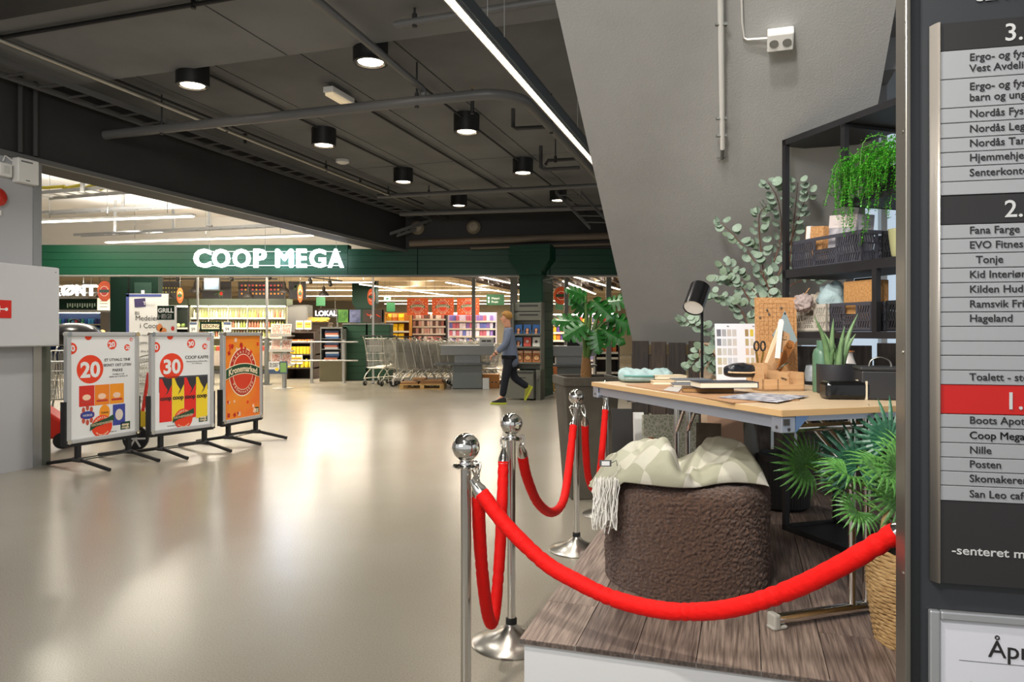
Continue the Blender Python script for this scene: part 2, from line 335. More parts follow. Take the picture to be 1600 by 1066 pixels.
# ---------------------------------------------------------------- green shop front
FY = 15.3
t = thing('shop_fascia', 'long dark green panelled fascia over the shop entrance', 'fascia', (0,FY,0))
m = MB(); m.box(-12,-3.46,.04,.28,2.6,3.24); m.box(-3.46,8.9,.04,.28,2.6,3.15); obj('carcass', m, DGREEN, t)
for k in range(4):
    for x0, x1, zt in ((-12,-3.47,3.235),(-3.47,-2.0,3.15),(-1.99,.8,3.15),(.81,2.5,3.15),(2.5,5.7,3.15),(5.7,8.9,3.15)):
        hh = (zt-2.6)/4; m = MB(); m.box(x0,x1-.008,0,.04,2.6+k*hh+.006,2.6+(k+1)*hh); obj('board', m, GREEN, t)
m = MB(); m.box(-12,8.9,-.005,.28,2.575,2.6); obj('edge_strip', m, GREYM, t)
# hanging letters
sgn = thing('shop_sign', 'large lit white letters reading COOP MEGA on thin rails', 'sign', (0,FY-.25,0))
LB = 'COOP MEGA'; x = P(302,0,FY-.25).x; zb = CH+(HZ-418)/F*(FY-.25)
wid = {'C':29,'O':31,'P':22,' ':13,'M':31,'E':20,'G':29,'A':25}
def biglet(ch, w, h, d, par, x, z, m1):
    vs, fs = tmesh(ch, 1.0, .030 if ch != 'O' else .024, 1, 'LEFT', .03)
    xs = [v[0] for v in vs]; zs = [v[2] for v in vs]; sx = w/(max(xs)-min(xs)); sz = h/(max(zs)-min(zs)); ys = [v[1] for v in vs]; sy = d/(max(ys)-min(ys)+1e-9)
    mb = MB(); mb.add([((v[0]-min(xs))*sx, (v[1]-min(ys))*sy, (v[2]-min(zs))*sz) for v in vs], fs); return obj('letter', mb, m1, par, loc=(x,0,z))
k = (FY-.25)/F
for ch, x0, x1 in zip('COOPMEGA', (302,331,363,396,430,463,483,512), (331,361,393,418,460,481,511,539)):
    biglet(ch, (x1-x0-2.5)*k, 29*k, .06, sgn, P(x0,0,FY-.25).x, zb, LITW)
for z in (zb+.04, zb+.33):
    m = MB(); m.box(P(312,0,15).x,P(530,0,15).x,.07,.085,z,z+.015); obj('rail', m, ALU, sgn)
for px in (323,411,523):
    m = MB(); m.tube([(P(px,0,15).x,.08,zb+.33),(P(px,0,15).x,.08,4.5)], .004, 5); obj('suspension_wire', m, ALU, sgn)
light('AREA', (P(420,0,15).x, FY-.5, zb+.2), 14, 3.0, sy=.4, rot=(R(90),0,0), col=(.9,.95,1))
# column with flared head, magazine stand in front
cl = thing('green_column', 'green clad column with a flared head in the shop front', 'column', (.62,15.02,0), HA)
m = MB(); m.box(-.49,0,.02,.86,0,2.66); obj('core', m, DGREEN, cl)
for k in range(13):
    m = MB(); m.box(0,.02,.02,.86,.03+k*.2,.222+k*.2); obj('cladding_panel', m, GREEN, cl)
m = MB(); m.box(-.02,.03,0,.88,0,.03); obj('plinth', m, ALU, cl)
for z0, z1 in ((2.0,2.6),): m = MB(); m.box(-.49,0,0,.02,z0,z1+.06); obj('front_panel', m, GREEN, cl)
m = MB(); m.prism([(-.49,2.58),(-.49,2.66),(-.69,2.90),(-.69,3.2),(.2,3.2),(.2,2.90),(.02,2.66),(.02,2.58)], -.1, .9); obj('column_head', m, GREEN, cl)
for k in range(4):
    m = MB(); m.box(-.685,.195,-.108,-.1,2.91+k*.072,2.977+k*.072); obj('head_board', m, GREEN, cl)
ms = thing('magazine_stand', 'grey metal magazine rack with three filled shelves against the green column', 'magazine rack', (.60,14.72,0), HA)
MG = mat('stand_grey', (120,120,108), .4, .3)
m = MB(); m.box(-.62,-.60,0,.28,.62,2.0); m.box(-.03,-.01,0,.28,0,2.0); m.box(-.62,-.01,.26,.28,.62,2.0); obj('frame', m, MG, ms)
for z in (1.82,1.63): m = MB(); m.box(-.62,-.01,.10,.26,z,z+.17); obj('header_panel', m, MG, ms, bevel=.004); m = MB(); m.box(-.5,-.1,.09,.1,z+.1,z+.13); obj('slot', m, DKG, ms)
for z in (1.32,1.06,.74): m = MB(); m.box(-.62,-.02,-.02,.26,z,z+.02); m.box(-.62,-.02,-.03,-.02,z,z+.035); obj('shelf', m, MG, ms)
m = MB(); m.box(-.80,-.14,-.12,.26,.03,.60); obj('lower_cabinet', m, MG, ms, bevel=.01)
m = MB(); m.box(-.79,-.15,-.13,-.12,.55,.59); m.box(-.72,-.3,-.125,-.12,.45,.47); obj('cabinet_door_grip', m, DKG, ms)
m = MB(); m.box(-.1,-.06,-.04,.0,.42,.52); obj('lock', m, STEEL, ms, bevel=.004)
m = MB(); m.box(-.12,-.01,.0,.26,.0,.62); obj('side_panel', m, MG, ms)
mg_cols = [[('woman portrait on blue',(54,96,150))]*3, [('pale blue cover',(120,150,190)),('coral red cover',(214,92,80)),('white floral cover',(226,224,212))], [('plate of food',(190,120,70))]*3]
for r_, z in enumerate((1.345,1.085,.765)):
    for c_ in range(3):
        w, h = (.155,.2) if r_ < 2 else (.17,.25)
        pl = ms.matrix_world if False else None
        lx = -.59+c_*.19; wp = Vector((.60,14.72,0))+HX*lx+HY*.06
        nm, cc = mg_cols[r_][c_]
        t = thing('magazine', '%s magazine with %s, on the %s shelf of the grey rack' % (('left','middle','right')[c_], nm, ('top','middle','bottom')[r_]), 'magazine', (wp.x, wp.y, z), HA, 'magazines on the grey rack')
        t.rotation_euler = (R(-8), 0, HA)
        m = MB(); m.box(0,w,0,.006,0,h); obj('cover', m, mat('mag%d%d' % (r_, c_), cc, .3), t)
        if r_ == 0 or (r_ == 1 and c_ == 0):
            m = MB(); m.ell(w*.5,h*.36,w*.34,h*.3,-.002,-.0005); obj('hair_print', m, mat('hair_print', (60,34,24), .5), t)
            m = MB(); m.ell(w*.5,h*.44,w*.17,h*.17,-.004,-.002); m.prism([(w*.3,.004),(w*.7,.004),(w*.6,h*.26),(w*.4,h*.26)],-.004,-.002); obj('face_print', m, mat('skin_print', (214,150,112), .5), t)
        elif r_ == 2:
            m = MB(); m.ell(w*.5,h*.4,w*.42,h*.26,-.002,-.0005); obj('pan_print', m, mat('pan_print', (60,40,28), .5), t)
            m = MB(); m.ell(w*.5,h*.4,w*.34,h*.21,-.004,-.002); obj('food_print', m, mat('food_print', (236,206,150), .5, var=(60,(200,110,40))), t)
            m = MB(); m.box(.01,w-.01,-.002,0,h*.8,h*.93); obj('title_bar', m, mat('title_cream', (232,206,176), .5), t)
        else:
            m = MB(); m.ell(w*.5,h*.55,w*.2,h*.15,-.002,0); obj('picture_print', m, mat('pic%d' % c_, (70,60,60) if c_ == 2 else (240,220,200), .5), t)
# ---------------------------------------------------------------- stair soffit over the display
SOF = mat('soffit_plaster', (176,175,172), .85, var=(3,(170,169,166)), bump=(110,.16))
n0 = Vector((.925,5.52,1.27)); up = (-HY*1.0+Vector((0,0,.664))); wd = 1.41
m = MB(); A = n0; B = n0+HX*wd; C_ = B+up*4.05; D = A+up*4.05; th = Vector((0,0,.28))
q = [A,B,C_,D]; m.add([p for p in q]+[p+th for p in q], [(0,1,2,3),(7,6,5,4),(0,4,5,1),(1,5,6,2),(2,6,7,3),(3,7,4,0)])
sof = struct('trim_4', m, SOF)
m = MB()
for k in range(26):
    z = 1.27+.28+(k)*.15; b = 5.5-k*.226; m.box(.0,1.41,0,.26,0,.15, Matrix.Translation(Vector((n0.x,0,0))+HY*(0)+Vector((0,0,0))) @ Matrix.Translation((-HY*(k*.226)).to_3d()+Vector((0,n0.y-.226,z-.02))) @ Matrix.Rotation(HA,4,'Z'))
obj('step', m, mat('step_grey', (150,150,150), .7), sof, kind='stuff')
m = MB(); q = [A+Vector((0,0,.3))+HX*1.43, B+Vector((0,0,1.35))+HX*.02]
BB = B+HX*.02; CC = C_+HX*.02; m.add([BB+Vector((0,0,.25)),CC+Vector((0,0,.25)),CC+Vector((0,0,1.3)),BB+Vector((0,0,1.3))]+[p+HX*.015 for p in (BB+Vector((0,0,.25)),CC+Vector((0,0,.25)),CC+Vector((0,0,1.3)),BB+Vector((0,0,1.3)))], [(0,1,2,3),(7,6,5,4),(0,4,5,1),(1,5,6,2),(2,6,7,3),(3,7,4,0)])
obj('glass_railing', m, GLASS, sof)
m = MB(); m.tube([BB+Vector((0,0,1.33)), CC+Vector((0,0,1.33))], .025); obj('handrail', m, STEEL, sof, smooth=40)
# pale wall and tall window far behind the stair, with a dark open grid ceiling
m = MB(); m.box(2.7,9,8.6,8.8,0,5.4); wr = struct('wall_right', m, mat('pale_blue_wall', (186,196,204), .6))
m = MB(); m.box(3.3,8.6,8.50,8.60,.9,5.2)
w1 = struct('window_1', m, mat('window_daylight', (206,224,240), .3, emit=.45))
for x in (3.3,4.3,5.3,6.3,7.3): m = MB(); m.box(x,x+.07,8.42,8.5,.9,5.2); obj('window_frame', m, ALU, w1)
def on_sof(px, py, out=.0):
    d = Vector(((px-800)/F, 1, (HZ-py)/F)); nrm = HX.cross(up).normalized(); t_ = (n0-Vector((0,0,CH))).dot(nrm)/d.dot(nrm); p = Vector((0,0,CH))+d*t_
    return p-(d.normalized())*out
# conduit, clamps and socket on the soffit
def soft(px, py, o): return on_sof(px, py, o)
t = thing('conduit_tube', 'white vertical conduit tube with clamps fixed under the slanting plaster', 'conduit', (0,0,0))
a_, b_ = soft(1125,-60,.05), soft(1129,232,.05)
m = MB(); m.tube([a_, b_], .013, 12); obj('tube', m, WHITE, t, smooth=40)
m = MB(); m.tube([b_, soft(1128,248,.02)], .009, 8); m.tube([soft(1120,247,.02), soft(1137,247,.02)], .004, 6); obj('end_hook', m, GREYM, t)
for py in (38,185,212):
    c = soft(1127,py,.05); m = MB(); m.cbox(c, (.05,.02,.012)); m.tube([c, soft(1127,py,0)], .006, 6); obj('clamp', m, GREYM, t)
t = thing('wall_socket', 'white double electrical socket under the slanting plaster, with cable', 'socket', (0,0,0))
c = soft(1219,56,.0); nr = HX.cross(up).normalized(); nr = nr if nr.z < 0 else -nr
Mx = Matrix.Translation(c) @ Matrix((( HX.x, up.normalized().x, -nr.x, 0),(HX.y, up.normalized().y, -nr.y, 0),(HX.z, up.normalized().z, -nr.z, 0),(0,0,0,1)))
m = MB(); m.box(-.055,.055,-.045,.045,-.05,0, Mx); obj('body', m, WHITE, t, bevel=.006)
m = MB()
for x in (-.027,.027): m.lathe([(.019,0),(.019,-.004),(.012,-.004)], 16, Mx @ Matrix.Translation((x,0,-.05)))
obj('outlet', m, mat('outlet_shadow', (120,118,112), .5), t)
m = MB(); m.tube([Mx @ Vector(p) for p in ((-.055,.01,-.02),(-.14,.01,-.012),(-.155,.02,-.01),(-.16,.1,-.01),(-.165,.4,-.01))], .005, 6); obj('cable', m, WHITE, t, smooth=60)
# ================================================================ DISPLAY PLATFORM
PZ = .36; PO = Vector((.025, 2.35, 0))
def PL(a, b, z=0): return PO+HX*a+HY*b+Vector((0,0,z))
def woodm(name, c1, c2):
    m = mat(name, c1, .5, var=(6, c2), stretch=(18,.8,9), bump=(10,.25)); return m
pm = [woodm('plank_a', (146,126,114), (86,70,64)), woodm('plank_b', (164,144,130), (100,84,76)), woodm('plank_c', (130,112,102), (80,66,60)), woodm('plank_d', (156,138,128), (104,86,78))]
plat = thing('display_platform', 'low display platform with weathered grey-brown plank top and white sides', 'platform', PO, HA)
SIDEW = mat('side_white', (206,206,206), .45)
m = MB(); m.box(.012,2.7,.012,3.35,0,PZ-.016); obj('body', m, SIDEW, plat)
m = MB(); m.box(0,2.7,-.0,.012,PZ-.018,PZ-.002); m.box(0,.012,.012,3.35,PZ-.018,PZ-.002); obj('edge_trim', m, mat('edge_trim_grey', (120,116,112), .5), plat)
a = .0; k = 0; cache = {}
while a < 2.65:
    b = -.0+(-.9, -.35, -.62, -.12, -.75)[k % 5]*1.0
    while b < 3.35:
        b0, b1 = max(b, .0), min(b+1.25, 3.35)
        if b1-b0 > .03:
            m = MB(); m.box(0,.183,0,b1-b0-.003,-.016,.001*((k*7) % 3)*.6); obj('plank', m, pm[(k*3+int(b*4)) % 4], plat, loc=(a,b0,PZ))
        b += 1.25
    a += .186; k += 1
# ---------------------------------------------------------------- stanchions and ropes
def stanchion():
    t = thing('stanchion', 'x', 'stanchion', (0,0,0))
    m = MB(); m.lathe([(.172,0),(.175,.005),(.17,.010),(.12,.022),(.07,.042),(.04,.064),(.026,.080),(.024,.085)], 48); obj('base', m, STEEL, t, smooth=50)
    m = MB(); m.lathe([(.024,.085),(.0245,.088),(.0245,.108),(.02,.112)], 24); obj('rubber_collar', m, RUB, t, smooth=30)
    m = MB(); m.lathe([(.0185,.085),(.0185,.9)], 24); obj('pole', m, mat('pole_steel', (210,206,198), .13, 1), t, smooth=50)
    m = MB(); m.lathe([(.0185,.885),(.045,.888),(.047,.892),(.045,.896),(.022,.898),(.022,.906),(.018,.912)], 32)
    obj('hook_plate', m, CHROME, t, smooth=40)
    m = MB(); m.sph((0,0,.957), .0485, 32); obj('ball', m, CHROME, t, smooth=60)
    return t
s0 = stanchion()
STN = [((728-800)/F*2.51, 2.51), (-.003, 3.16), (.403, 4.52), (.70, 5.40)]
SL = ['nearest stanchion of the rope line, only its steel pole and ball in frame', 'second stanchion, its steel cone base beside the platform corner', 'third stanchion, beside the far left edge of the platform', 'farthest stanchion, half hidden below the table corner']
for i, (x, y) in enumerate(STN):
    o = s0 if i == 0 else dup(s0); o.location = (x, y, 0); o['label'] = SL[i]; o['group'] = 'rope stanchions'
def smooth_pts(pts, n=8):
    pts = [Vector(p) for p in pts]; out = []
    for i in range(len(pts)-1):
        p0 = pts[max(i-1,0)]; p1 = pts[i]; p2 = pts[i+1]; p3 = pts[min(i+2,len(pts)-1)]
        for k in range(n):
            t = k/n; out.append(.5*((2*p1)+(p2-p0)*t+(2*p0-5*p1+4*p2-p3)*t*t+(3*p1-p0-3*p2+p3)*t**3))
    out.append(pts[-1]); return out
def rope(label, pts, h0, h1, r=.0235):
    t = thing('velvet_rope', label, 'rope', pts[0], 0, 'red velvet ropes'); o = Vector(pts[0])
    q = [p-o for p in smooth_pts(pts, 14)]; rs = [r*(1+.02*math.sin(i*1.7)-(.10 if (i*7+i//5) % 11 == 0 else 0)) for i in range(len(q))]
    m = MB(); m.tube(q, rs, 20); obj('velvet_cover', m, RED, t, smooth=60)
    for e, nx, hk in ((q[0], q[2], h0), (q[-1], q[-3], h1)):
        d = (e-nx).normalized(); m = MB(); m.tube([e-d*.01, e+d*.012, e+d*.04, e+d*.055], [.0235,.0235,.014,.009], 16); obj('end_cap', m, CHROME, t, smooth=50)
        if hk is not None:
            hk = Vector(hk)-o; a = e+d*.05; mid = (a+hk)/2+Vector((.012,0,.0)); m = MB(); m.tube(smooth_pts([a, mid, hk+Vector((.01,0,.012)), hk+Vector((-.008,0,.006)), hk+Vector((-.004,0,-.02)), a], 5), .004, 8); obj('hook', m, CHROME, t, smooth=60)
    return t
rope('red velvet rope between the nearest and second stanchions, seen as a narrow loop',
     [P(747,772,2.53), P(749,830,2.58), P(754,900,2.65), P(761,955,2.75), P(768,974,2.82), P(774,950,2.9), P(780,880,2.97), P(784,800,3.04), P(786.5,722,3.1)], (-.135,2.54,.89), (-.04,3.13,.89))
rope('long red velvet rope sweeping from the nearest stanchion across the front of the platform',
     [P(752,770,2.44), P(790,820,2.40), P(850,878,2.34), P(900,908,2.28), P(960,936,2.22), P(1030,953,2.14), P(1090,956,2.07), P(1150,949,2.0), P(1230,924,1.92), P(1310,886,1.83), P(1402,832,1.74)], (-.12,2.5,.89), P(1424,800,1.71), r=.0255)
rope('red velvet rope hanging between the second and third stanchions',
     [P(816,710,3.2), P(823,745,3.3), P(840,785,3.5), P(862,801,3.75), P(880,783,4.0), P(889,730,4.25), P(896,665,4.43)], (.04,3.18,.89), (.37,4.5,.89))
rope('red velvet rope hanging between the third and farthest stanchions',
     [P(914,662,4.55), P(915,700,4.65), P(919,745,4.8), P(927,764,5.0), P(936,745,5.15), P(942,690,5.25), P(946,640,5.33)], (.44,4.54,.89), (.68,5.37,.9))
# ---------------------------------------------------------------- table
TA = R(18.5); TZ = 1.11; TO = Vector((.851,2.28,0)); TXv = Vector((math.cos(TA), math.sin(TA), 0)); TYv = Vector((-math.sin(TA), math.cos(TA), 0))
def T(w, v, z=0): return TO+TXv*w+TYv*v+Vector((0,0,z))
def TT(px, py, z=TZ): return G(px, py, z)
tb = thing('folding_table', 'folding conference table with light birch top and chrome T-legs', 'table', TO, TA)
m = MB(); m.box(0,.88,0,1.42,TZ-.022,TZ); obj('tabletop', m, WOODT, tb, bevel=.003)
m = MB(); m.box(-.002,0,.0,1.42,TZ-.021,TZ-.001); m.box(0,.88,-.002,0,TZ-.021,TZ-.001); obj('edge_band', m, mat('edge_band_wood', (196,160,112), .5), tb)
FR = mat('frame_silver', (176,182,194), .35, .7)
for nm, bx in (('side_rail',(.012,.034,.05,1.37,TZ-.062,TZ-.022)),('side_rail',(.846,.868,.05,1.37,TZ-.062,TZ-.022)),('end_rail',(.05,.83,.012,.034,TZ-.04,TZ-.022)),('end_rail',(.05,.83,1.386,1.408,TZ-.062,TZ-.022))):
    m = MB(); m.box(*bx); obj(nm, m, FR, tb)
for x, y in ((.0,.0),(.82,.0),(.0,1.36),(.82,1.36)):
    sx = 1 if x < .4 else -1; m = MB(); M_ = Matrix.Translation((x,y,0))
    m.box(.004,.056,.004,.056,TZ-.075,TZ-.022,M_); obj('corner_bracket', m, FR, tb, bevel=.003)
    m = MB(); m.box(.008,.03,-.0005,.004,TZ-.05,TZ-.03,M_); m.tube([(.003,.03,TZ-.058),(.0045,.03,TZ-.058)],.006,10,M_); m.tube([(.03,.003,TZ-.064),(.03,.0045,TZ-.064)],.006,10,M_); obj('bracket_hole', m, DKG, tb)
m = MB(); m.prism([(.056,TZ-.022),(.11,TZ-.022),(.056,TZ-.075)], .004, .008); obj('corner_plate', m, mat('plate_blue_steel', (120,150,190), .2, .8), tb)
for v in (.13, 1.28):
    m = MB(); m.tube([(.12,v,TZ-.08),(.80,v,TZ-.08)], .014, 12); obj('cross_bar', m, CHROME, tb, smooth=40)
    for w in (.40,.465):
        m = MB(); m.tube([(w,v,PZ+.04),(w,v,TZ-.03)], .0135, 16); obj('leg_tube', m, CHROME, tb, smooth=40)
        m = MB(); q = -1 if v > .7 else 1; m.tube([(w,v,TZ-.25),(w-.06,v+q*.22,TZ-.03)], .008, 10); obj('brace', m, CHROME, tb, smooth=40)
    m = MB(); m.tube([(.08,v,PZ+.032),(.80,v,PZ+.032)], .018, 14); obj('foot_tube', m, CHROME, tb, smooth=40)
    for w in (.085,.795):
        s_ = -1 if w < .4 else 1; m = MB(); m.box(min(w,w+s_*.025),max(w,w+s_*.025),v-.022,v+.022,PZ+.001,PZ+.054); m.box(w-.03,w+.03,v-.02,v+.02,PZ+.001,PZ+.014); obj('foot_cap', m, mat('cap_grey', (170,166,156), .6), tb, bevel=.006)
# ---------------------------------------------------------------- pouf and blanket
PC = Vector((.712,2.97,PZ)); r0 = .325
def poufp(u, v):
    th = 2*math.pi*u
    L = v*(.41+.325); rc = .05
    if v < .6: z = .003+v/.6*.36; r = r0*(1-.01*(1-v/.6))
    elif v < .75: q = (v-.6)/.15*math.pi/2; r = r0-rc+rc*math.cos(q); z = .363+rc*math.sin(q)
    else: q = (v-.75)/.25; r = (r0-rc)*(1-q)+.0005; z = .413+.006*math.sin(q*2)
    p = Vector((r*math.cos(th), r*math.sin(th), z)); n1 = abs(noise.noise(p*62))*.011+noise.noise(p*125+Vector((5,5,5)))*.0045
    seam = -.008*math.exp(-((v-.76)/.012)**2); nn = Vector((math.cos(th), math.sin(th), 0)) if v < .6 else (Vector((0,0,1)) if v > .75 else Vector((math.cos(th), math.sin(th), 1)).normalized())
    return p+nn*(n1+seam)
BOU = mat('boucle_brown', (102,72,54), .95, var=(120,(66,46,35)), bump=(320,.8), sheen=.2)
m = MB(); m.grid(poufp, 541, 200)
pf = thing('pouf', 'round dark brown boucle pouf standing on the plank platform', 'pouf', PC); obj('cover', m, BOU, pf, smooth=180)
m = MB(); m.lathe([(0,0),(.318,0),(.322,.006),(.30,.01)], 48); obj('base', m, RUB, pf)
SAGE = mat('plaid_blanket', (178,180,156), .85, bump=(500,.4))
nt = SAGE.node_tree; b_ = nt.nodes['Principled BSDF']; tc = nt.nodes.new('ShaderNodeUVMap'); mp = nt.nodes.new('ShaderNodeMapping'); mp.inputs['Rotation'].default_value = (0,0,R(38)); mp.inputs['Scale'].default_value = (4.2,4.2,4.2)
ck = nt.nodes.new('ShaderNodeTexChecker'); ck.inputs['Scale'].default_value = 1; ck.inputs[1].default_value = srgb((204,200,186))+(1,); ck.inputs[2].default_value = srgb((176,174,154))+(1,)
ck2 = nt.nodes.new('ShaderNodeTexChecker'); ck2.inputs['Scale'].default_value = .5; ck2.inputs[1].default_value = (1,1,1,1); ck2.inputs[2].default_value = (.88,.88,.84,1)
mx = nt.nodes.new('ShaderNodeMix'); mx.data_type = 'RGBA'; mx.blend_type = 'MULTIPLY'; mx.inputs[0].default_value = 1
nt.links.new(tc.outputs[0], mp.inputs[0]); nt.links.new(mp.outputs[0], ck.inputs[0]); nt.links.new(mp.outputs[0], ck2.inputs[0]); nt.links.new(ck.outputs[0], mx.inputs[6]); nt.links.new(ck2.outputs[0], mx.inputs[7]); nt.links.new(mx.outputs[2], b_.inputs['Base Color'])
def lerp_tab(tab, x):
    for (x0, y0), (x1, y1) in zip(tab, tab[1:]):
        if x <= x1: t = (x-x0)/(x1-x0); t = .5*t+.5*t*t*(3-2*t); return y0+(y1-y0)*t
    return tab[-1][1]
HT = [(0,.0),(.06,.03),(.15,.085),(.27,.135),(.4,.165),(.47,.15),(.54,.045),(.6,.05),(.72,.10),(.84,.15),(.93,.145),(.985,.07),(1,.0)]
FOLDS = [(.06,.30,.40,.85,.018,.06),(.16,.02,.44,.45,.026,.06),(.30,.0,.47,.30,.022,.05),(.50,.05,.80,.85,.026,.06),(.78,.95,.97,.15,.022,.06),(.60,.12,.96,.06,.020,.05),(.46,.0,.56,.60,-.05,.06),(.14,.05,.30,.50,-.024,.05),(.62,.30,.86,.40,-.022,.07),(.02,.08,.45,.06,.016,.04)]
def blanket(u, v):
    x = .335+u*.62; h = lerp_tab(HT, u)*.84
    front = 2.685+.045*math.sin(u*9+.6)+.15*max(0,.25-u); back = 3.17
    y = front+(back-front)*v; s = max(0,math.sin(math.pi*min(1,max(0,v))))**.42
    z = PZ+.425+h*s
    wv = noise.noise(Vector((x*5,y*5,1)))
    for (ax, ay, bx, by, A, w_) in FOLDS:
        dx, dy = bx-ax, by-ay; t = max(0, min(1, ((u-ax)*dx+(v-ay)*dy)/(dx*dx+dy*dy))); qx, qy = ax+dx*t-u+.02*wv, ay+dy*t-v
        z += A*s*math.exp(-((qx*qx*1.9+qy*qy)/(w_*w_)))
    z += .006*noise.noise(Vector((x*14,y*14,3)))*s
    y += .012*math.sin(x*20+2*wv)*s*(1-v)-.05*s*min(1,h*7)*(1-v)
    if u < .14: z -= (.14-u)*.62*(1.0) ; x -= .01*math.sin(v*25)
    if v < .06: z -= .0
    return Vector((x, y, z))
m = MB(); m.grid(blanket, 100, 60)
bl = thing('plaid_blanket', 'sage and cream plaid blanket with white fringe heaped on the brown pouf', 'blanket', (0,0,0))
me = mesh('blanket', m, SAGE, 180); uv = me.uv_layers.new(name='UVMap')
for p in me.polygons:
    for li in p.loop_indices:
        vi = me.loops[li].vertex_index; uv.data[li].uv = (vi//60/99*1.3, (vi % 60)/59*.9)
obj('cloth', me, None, bl, solid=.006, sub=1)
m = MB()
for k in range(46):
    px = 931+(k % 23)*1.6+random.uniform(-1,1); p = P(px, 748+random.uniform(-3,6), 2.74+random.uniform(-.03,.03)-(.0)); q = [p]
    for j in range(1, 7): q.append(p+Vector((random.uniform(-.008,.008)-.002*j, random.uniform(-.006,.006), -.03*j*random.uniform(.85,1.1))))
    m.tube(q, .0023, 5)
obj('fringe', m, mat('fringe_white', (226,224,216), .8), bl, smooth=60, kind='stuff')
m = MB(); c = P(946,724,2.745); m.cbox(c, (.045,.006,.024), None); obj('care_tag', m, PAPG, bl); m = MB(); m.cbox(c+Vector((0,-.004,0)), (.03,.002,.016)); obj('tag_label', m, PAPER, bl)
m = MB(); m.tube([c+Vector((.02,0,0)), c+Vector((.04,-.01,.012)), c+Vector((.045,0,-.01))], .0015, 5); obj('tag_string', m, RUB, bl)
# ---------------------------------------------------------------- shelving unit
SU = Vector((1.367,3.66,0)); SA = R(18.5)        # local x = right (depth of unit), local -y = towards the camera
su = thing('shelving_unit', 'tall black metal open shelving unit on the platform behind the table', 'shelving', SU, SA)
SB = mat('shelf_black', (34,33,36), .45, var=(8,(28,27,29)))
def sbar(nm, *b): m = MB(); m.box(*b); obj(nm, m, SB, su)
sbar('post',0,.025,-.025,0,PZ+.001,2.33); sbar('post',.315,.34,-.025,0,PZ+.001,1.34); sbar('post',0,.025,-1.30,-1.275,PZ+.001,2.33); sbar('post',.315,.34,-1.30,-1.275,PZ+.001,2.33)
sbar('post',0,.025,-.42,-.395,1.93,2.30); sbar('post',0,.025,-.60,-.575,1.36,1.63)
sbar('base_frame',0,.34,-.025,0,PZ+.001,PZ+.028); sbar('base_frame',0,.025,-1.28,-.025,PZ+.001,PZ+.028); sbar('base_frame',.315,.34,-1.28,-.025,PZ+.001,PZ+.028)
sbar('base_shelf',.025,.315,-1.28,-.025,PZ+.004,PZ+.016)
for z0, z1, y0 in ((2.30,2.33,0),(1.63,1.66,0),(1.33,1.36,0),(1.93,1.955,-.395)): sbar('shelf',0,.34,-1.28,y0,z0,z1)
sbar('shelf_lip',0,.012,-1.28,0,1.66,1.672)
for y in (-.42,): sbar('cross_rail',0,.34,y,y+.02,1.93,1.955); sbar('cross_rail',0,.34,y,y+.02,2.285,2.3)
def SH(x, y, z): return SU+TXv*x+TYv*y+Vector((0,0,z))
# folding crates
def crate(label, x, y, z, L, W_, h, mt, group='folding crates on the black shelves'):
    t = thing('folding_crate', label, 'crate', SH(x,y,z+.002), SA, group); e = .007
    m = MB(); m.box(0,W_,-L,0,0,.006); obj('bottom', m, mt, t)
    def wall(ax, c0, c1, fix):
        m = MB(); n = 3; Lw = c1-c0
        def bx(a0, a1, z0, z1):
            if ax == 'y': m.box(fix, fix+e, a0, a1, z0, z1)
            else: m.box(a0, a1, fix, fix+e, z0, z1)
        bx(c0,c1,0,h*.12); bx(c0,c1,h*.90,h)
        for q in range(n+1): a = c0+(Lw-.012)*q/n; bx(a,a+.012,h*.12,h*.90)
        mid0, mid1 = c0+Lw/3+.012, c0+2*Lw/3
        for q in range(n):
            a0, a1 = c0+Lw*q/n+.01, c0+Lw*(q+1)/n
            zt = h*.9 if q != 1 else h*.60
            if q == 1: bx(a0,a1,h*.52,h*.60)
            rows = 3; zz0 = h*.12
            for r_ in range(rows):
                za, zb_ = zz0+(zt-zz0)*r_/rows, zz0+(zt-zz0)*(r_+1)/rows; bx(a0,a1,zb_-.005,zb_)
                s = a0+.004
                while s < a1-.008:
                    dx = .009*(1 if r_ % 2 else -1)
                    if ax == 'y': m.add([(fix,s,za),(fix,s+.005,za),(fix,s+.005+dx,zb_),(fix,s+dx,zb_),(fix+e,s,za),(fix+e,s+.005,za),(fix+e,s+.005+dx,zb_),(fix+e,s+dx,zb_)], [(0,1,2,3),(7,6,5,4),(0,4,5,1),(2,6,7,3),(1,5,6,2),(3,7,4,0)])
                    else: m.add([(s,fix,za),(s+.005,fix,za),(s+.005+dx,fix,zb_),(s+dx,fix,zb_),(s,fix+e,za),(s+.005,fix+e,za),(s+.005+dx,fix+e,zb_),(s+dx,fix+e,zb_)], [(0,1,2,3),(7,6,5,4),(0,4,5,1),(2,6,7,3),(1,5,6,2),(3,7,4,0)])
                    s += .014
        return m
    obj('long_wall', wall('y',-L,0,0), mt, t); obj('long_wall', wall('y',-L,0,W_-e), mt, t)
    obj('end_wall', wall('x',0,W_,-L), mt, t); obj('end_wall', wall('x',0,W_,-e), mt, t)
    return t
CB = mat('crate_charcoal', (66,66,74), .45); CBG = mat('crate_beige', (196,188,174), .55)
crate('charcoal folding crate on the upper shelf holding two boxes', .02, -.05, 1.66, .45, .25, .15, CB)
crate('black folding crate on the upper shelf behind the green mug', .10, -.53, 1.66, .40, .22, .14, mat('crate_black', (30,30,32), .5))
crate('beige folding crate on the lower shelf under the grey blanket', .02, -.05, 1.36, .235, .25, .13, CBG)
crate('charcoal folding crate with a cork box, on the lower shelf', .02, -.305, 1.36, .25, .25, .13, CB)
